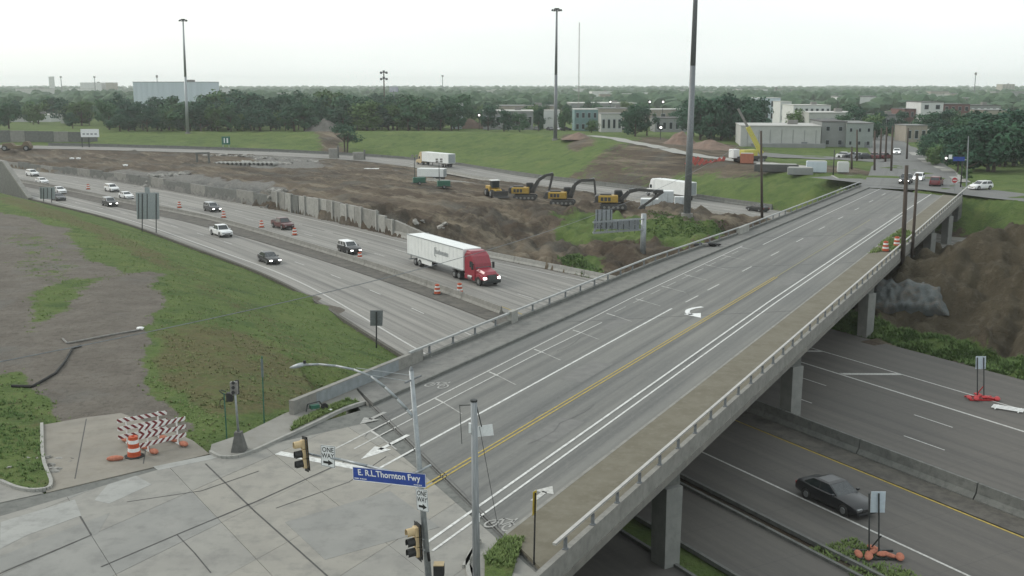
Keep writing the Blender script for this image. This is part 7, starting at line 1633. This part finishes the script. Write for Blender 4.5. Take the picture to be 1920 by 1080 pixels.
# far roofs showing in the wood
rb = random.Random(5)
for k in range(30):
    D_ = rb.uniform(700, 1900); px = rb.uniform(420, 1920) if k % 3 else rb.uniform(0, 1900)
    if 240 < px < 400: continue
    w = rb.uniform(14, 46); H = rb.uniform(7, 12); t = T('distant_building', 'small pale roof showing among the horizon trees', 'building', (XD(px, D_), D_, 0), 0, 'pale roofs among the horizon trees'); mm = rb.choice(('wall_white', 'wall_pale', 'wall_tan', 'wall_grey'))
    MB().box((0, 0, H / 2), (w, 14, H)).build('wall', mm, t); MB().box((0, 0, H + .3), (w + .6, 14.6, .6)).build('roof', rb.choice(('roof_pale', 'roof_grey', 'roof_pale')), t)
# ================================================================ grass tufts, weeds, clods
def tufts(name, label, cat, spots, h, m, blades=4, seed=1, wid=.05):
    r = random.Random(seed); vs, fs = [], []
    for p in spots:
        for k in range(blades):
            a = r.uniform(0, 6.28); hh = h * r.uniform(.5, 1.3); ln = Vector((math.cos(a), math.sin(a), 0)); sd_ = Vector((-ln.y, ln.x, 0)) * wid * r.uniform(.6, 1.6); b0 = Vector(p) + ln * r.uniform(0, h * .5); i = len(vs)
            vs += [tuple(b0 - sd_), tuple(b0 + sd_), tuple(b0 + ln * hh * .7 + Vector((0, 0, hh)))]; fs.append((i, i + 1, i + 2))
    me_ = bpy.data.meshes.new(name); me_.from_pydata(vs, [], fs); me_.materials.append(MATS[m]); return tag(obj(name, me_), label, cat, kind='stuff')
def grass_mat(name, a, c, d):
    return mat(name, a, c, .9, .35, coord='World', c3=d, scale3=1.2, fac3=.6)
grass_mat('blade_green', (.13, .195, .06), (.18, .235, .085), (.11, .165, .052)); grass_mat('blade_dry', (.20, .19, .095), (.155, .165, .075), (.24, .215, .12)); grass_mat('blade_lush', (.09, .155, .045), (.125, .19, .058), (.07, .125, .038))
rg_ = random.Random(42); cov = grass; spots = {'g': [], 'd': []}
idx = np.nonzero((np.hypot(GX, GY) < 175) & (gw < vA - .4) & (GY > 38) & (np.abs(np.degrees(np.arctan2(GX, GY))) < 31) & (grass > .3))[0]
for i in idx:
    if near_flat[i] and GX[i] > -15.5 and GY[i] < 56: continue
    if rg_.random() < .55 * grass[i]:
        R_s = math.hypot(GX[i], GY[i]); x, y = GX[i] + rg_.uniform(-.4, .4), GY[i] + rg_.uniform(-.4, .4)
        n_ = fbm(x, y, 3, 3, .3)
        if n_ < -.25: continue
        if inpoly(np.array([x]), np.array([y]), [(-20.5, 45.6), (-24.0, 47.4), (-40, 56.6), (-60, 67), (-60, 0), (10, 0), (-8, 50), (-14.6, 50.8)])[0]: continue
        off_ = x * bN.x + y * bN.y; al = x * bB.x + y * bB.y
        if off_ > -37.9 and al > 42: continue
        if -26 < x < -13 and 44 < y < 57.5 and (x * .8 + y < 41 + .0 or True) and inpoly(np.array([x]), np.array([y]), [(-20.9, 45.0), (-14.8, 50.2), (-16.4, 52.6), (-21.8, 57.3), (-25.4, 55.2), (-23.0, 49.4)])[0]: continue
        spots['d' if rg_.random() < dry[i] * .9 + .12 else 'g'].append((x, y, gz(x, y) - .02))
tufts('grass_tufts', 'uneven green grass on the slope left of the overpass', 'grass', spots['g'], .11, 'blade_green', 4, 1, .05); tufts('dry_grass', 'dry yellowish grass streaks on the slope left of the overpass', 'grass', spots['d'], .11, 'blade_dry', 4, 2, .05)
def patch(poly, n, z=None):
    xs = [p[0] for p in poly]; ys = [p[1] for p in poly]; out = []
    while len(out) < n:
        x, y = rg_.uniform(min(xs), max(xs)), rg_.uniform(min(ys), max(ys))
        if inpoly(np.array([x]), np.array([y]), poly)[0] and fbm(x, y, 8, 3, .5) > rg_.uniform(-.5, .15): out.append((x, y, gz(x, y) if z is None else z))
    return out
tufts('verge_grass', 'grass strip between kerb and sidewalk by the wing parapet', 'grass', patch([(-11.6, 53.6), (-10.4, 56.2), (-9.4, 58.1), (-8.75, 58.9), (-9.5, 59.3), (-10.6, 57.6), (-11.7, 55.2)], 520, .14), .14, 'blade_green', 4, 3, .03)
tufts('verge_grass', 'small grass corner at the near right end of the overpass', 'grass', patch([(-1.05, 38.4), (-.5, 40.0), (.5, 40.2), (.2, 38.4), (-.1, 36.0), (.6, 32.8), (-.2, 33.0), (-1.0, 36.2)], 520, .15), .16, 'blade_green', 4, 4, .03)
tufts('verge_grass', 'grass on the kerbed corner at the lower left', 'grass', patch(isl, 1500, .08), .15, 'blade_lush', 4, 5, .03)
wp = [tuple(BR(a, o).xy) for a, o in ((118, -19.0), (122, -16.6), (136, -16.7), (141, -18.9), (130, -19.1))]
tufts('sidewalk_weeds', 'weeds growing over the right sidewalk around the two drums', 'weeds', patch(wp, 900, .17), .22, 'blade_green', 4, 6, .06)
wl_ = [tuple(FW(s, w).xy) for s, w in ((-8, 25.7), (-8, 28.8), (-60, 28.8), (-60, 25.7))]
tufts('roadside_weeds', 'strip of dark weeds between the right lanes and the dirt', 'weeds', patch(wl_, 5200), .3, 'blade_lush', 5, 7, .07)
wl_ = [tuple(FW(s, w).xy) for s, w in ((-30, -13.3), (-30, -14.0), (-44, -14.0), (-60, -14.1), (-60, -12.5), (-44, -12.9))]
tufts('roadside_weeds', 'grass around the sandbagged sign between the near lanes at lower right', 'weeds', patch([tuple(P(x, y, FZ).xy) for x, y in ((1520, 1030), (1600, 1010), (1680, 1050), (1760, 1110), (1640, 1110))], 900, FZ), .14, 'blade_green', 4, 8, .04)
tufts('bank_weeds', 'lush weeds on the bank right of the sign gantry', 'weeds', patch([tuple(P(x, y, -3.2).xy) for x, y in ((1210, 408), (1250, 405), (1360, 432), (1330, 446), (1215, 430))], 1500), .2, 'blade_lush', 5, 9, .08)
tufts('bank_weeds', 'lush weeds at the foot of the bank beside the pale edge barrier', 'weeds', patch([tuple(P(x, y, -5.3).xy) for x, y in ((1045, 478), (1085, 478), (1135, 512), (1090, 510))], 900), .3, 'blade_lush', 5, 10, .09)
fs_ = []
idx = np.nonzero(beyond & (np.hypot(GX, GY) < 400) & (wd < 60) & (wd > 9) & (grass > .5) & (GX < 75) & (np.abs(np.degrees(np.arctan2(GX, GY))) < 30))[0]
for i in idx:
    if rg_.random() < .5:
        x, y = GX[i] + rg_.uniform(-.6, .6), GY[i] + rg_.uniform(-.6, .6)
        if fbm(x, y, 5, 3, .12) < -.1: continue
        o_, a_ = x * bN.x + y * bN.y, x * bB.x + y * bB.y
        if o_ > -38.5 or (a_ > 196 and o_ > -60): continue
        fs_.append((x, y, gz(x, y) - .05))
tufts('bank_grass', 'tall rough grass covering the far bank', 'grass', fs_, .42, 'blade_lush', 5, 11, .13)
# clods on bare earth: too many to count
r5 = random.Random(8); vs, fcs = [], []
ico = bmesh.new(); bmesh.ops.create_icosphere(ico, subdivisions=1, radius=1); iv = [v.co.copy() for v in ico.verts]; jf = [[v.index for v in f.verts] for f in ico.faces]; ico.free()
idx = np.nonzero(gm & (np.hypot(GX, GY) < 300) & (np.abs(np.degrees(np.arctan2(GX, GY))) < 31) & (wd > 10))[0]
for i in idx:
    if r5.random() > (.16 if right[i] else .07): continue
    n = len(vs); s = r5.uniform(.08, .3) * (1.8 if r5.random() < .08 else 1); z = GZ[i]
    for v in iv: j = r5.uniform(.6, 1.2); vs.append((GX[i] + v.x * s * j * 1.3, GY[i] + v.y * s * j, z + v.z * s * j * .7))
    fcs += [tuple(a + n for a in f) for f in jf]
me_ = bpy.data.meshes.new('earth_clods'); me_.from_pydata(vs, [], fcs); me_.materials.append(mat('clod', (.17, .125, .085), (.26, .205, .15), .95, .6, coord='World')); tag(obj('earth_clods', me_), 'loose clods of earth strewn over the bare ground', 'clods', kind='stuff')
# ================================================================ haze
hz = MB().box((0, 0, 21.6), (12400, 12400, 61.4))
me_ = bpy.data.meshes.new('haze'); me_.from_pydata(hz.v, [], hz.f); hm = bpy.data.materials.new('haze_air'); hm.use_nodes = True; hm.node_tree.nodes.clear()
vo = hm.node_tree.nodes.new('ShaderNodeVolumePrincipled'); vo.inputs['Density'].default_value = .00017; vo.inputs['Color'].default_value = (.96, .985, 1.0, 1); vo.inputs['Anisotropy'].default_value = .2; mo = hm.node_tree.nodes.new('ShaderNodeOutputMaterial'); hm.node_tree.links.new(vo.outputs[0], mo.inputs['Volume'])
me_.materials.append(hm); tag(obj('haze', me_), kind='stuff')
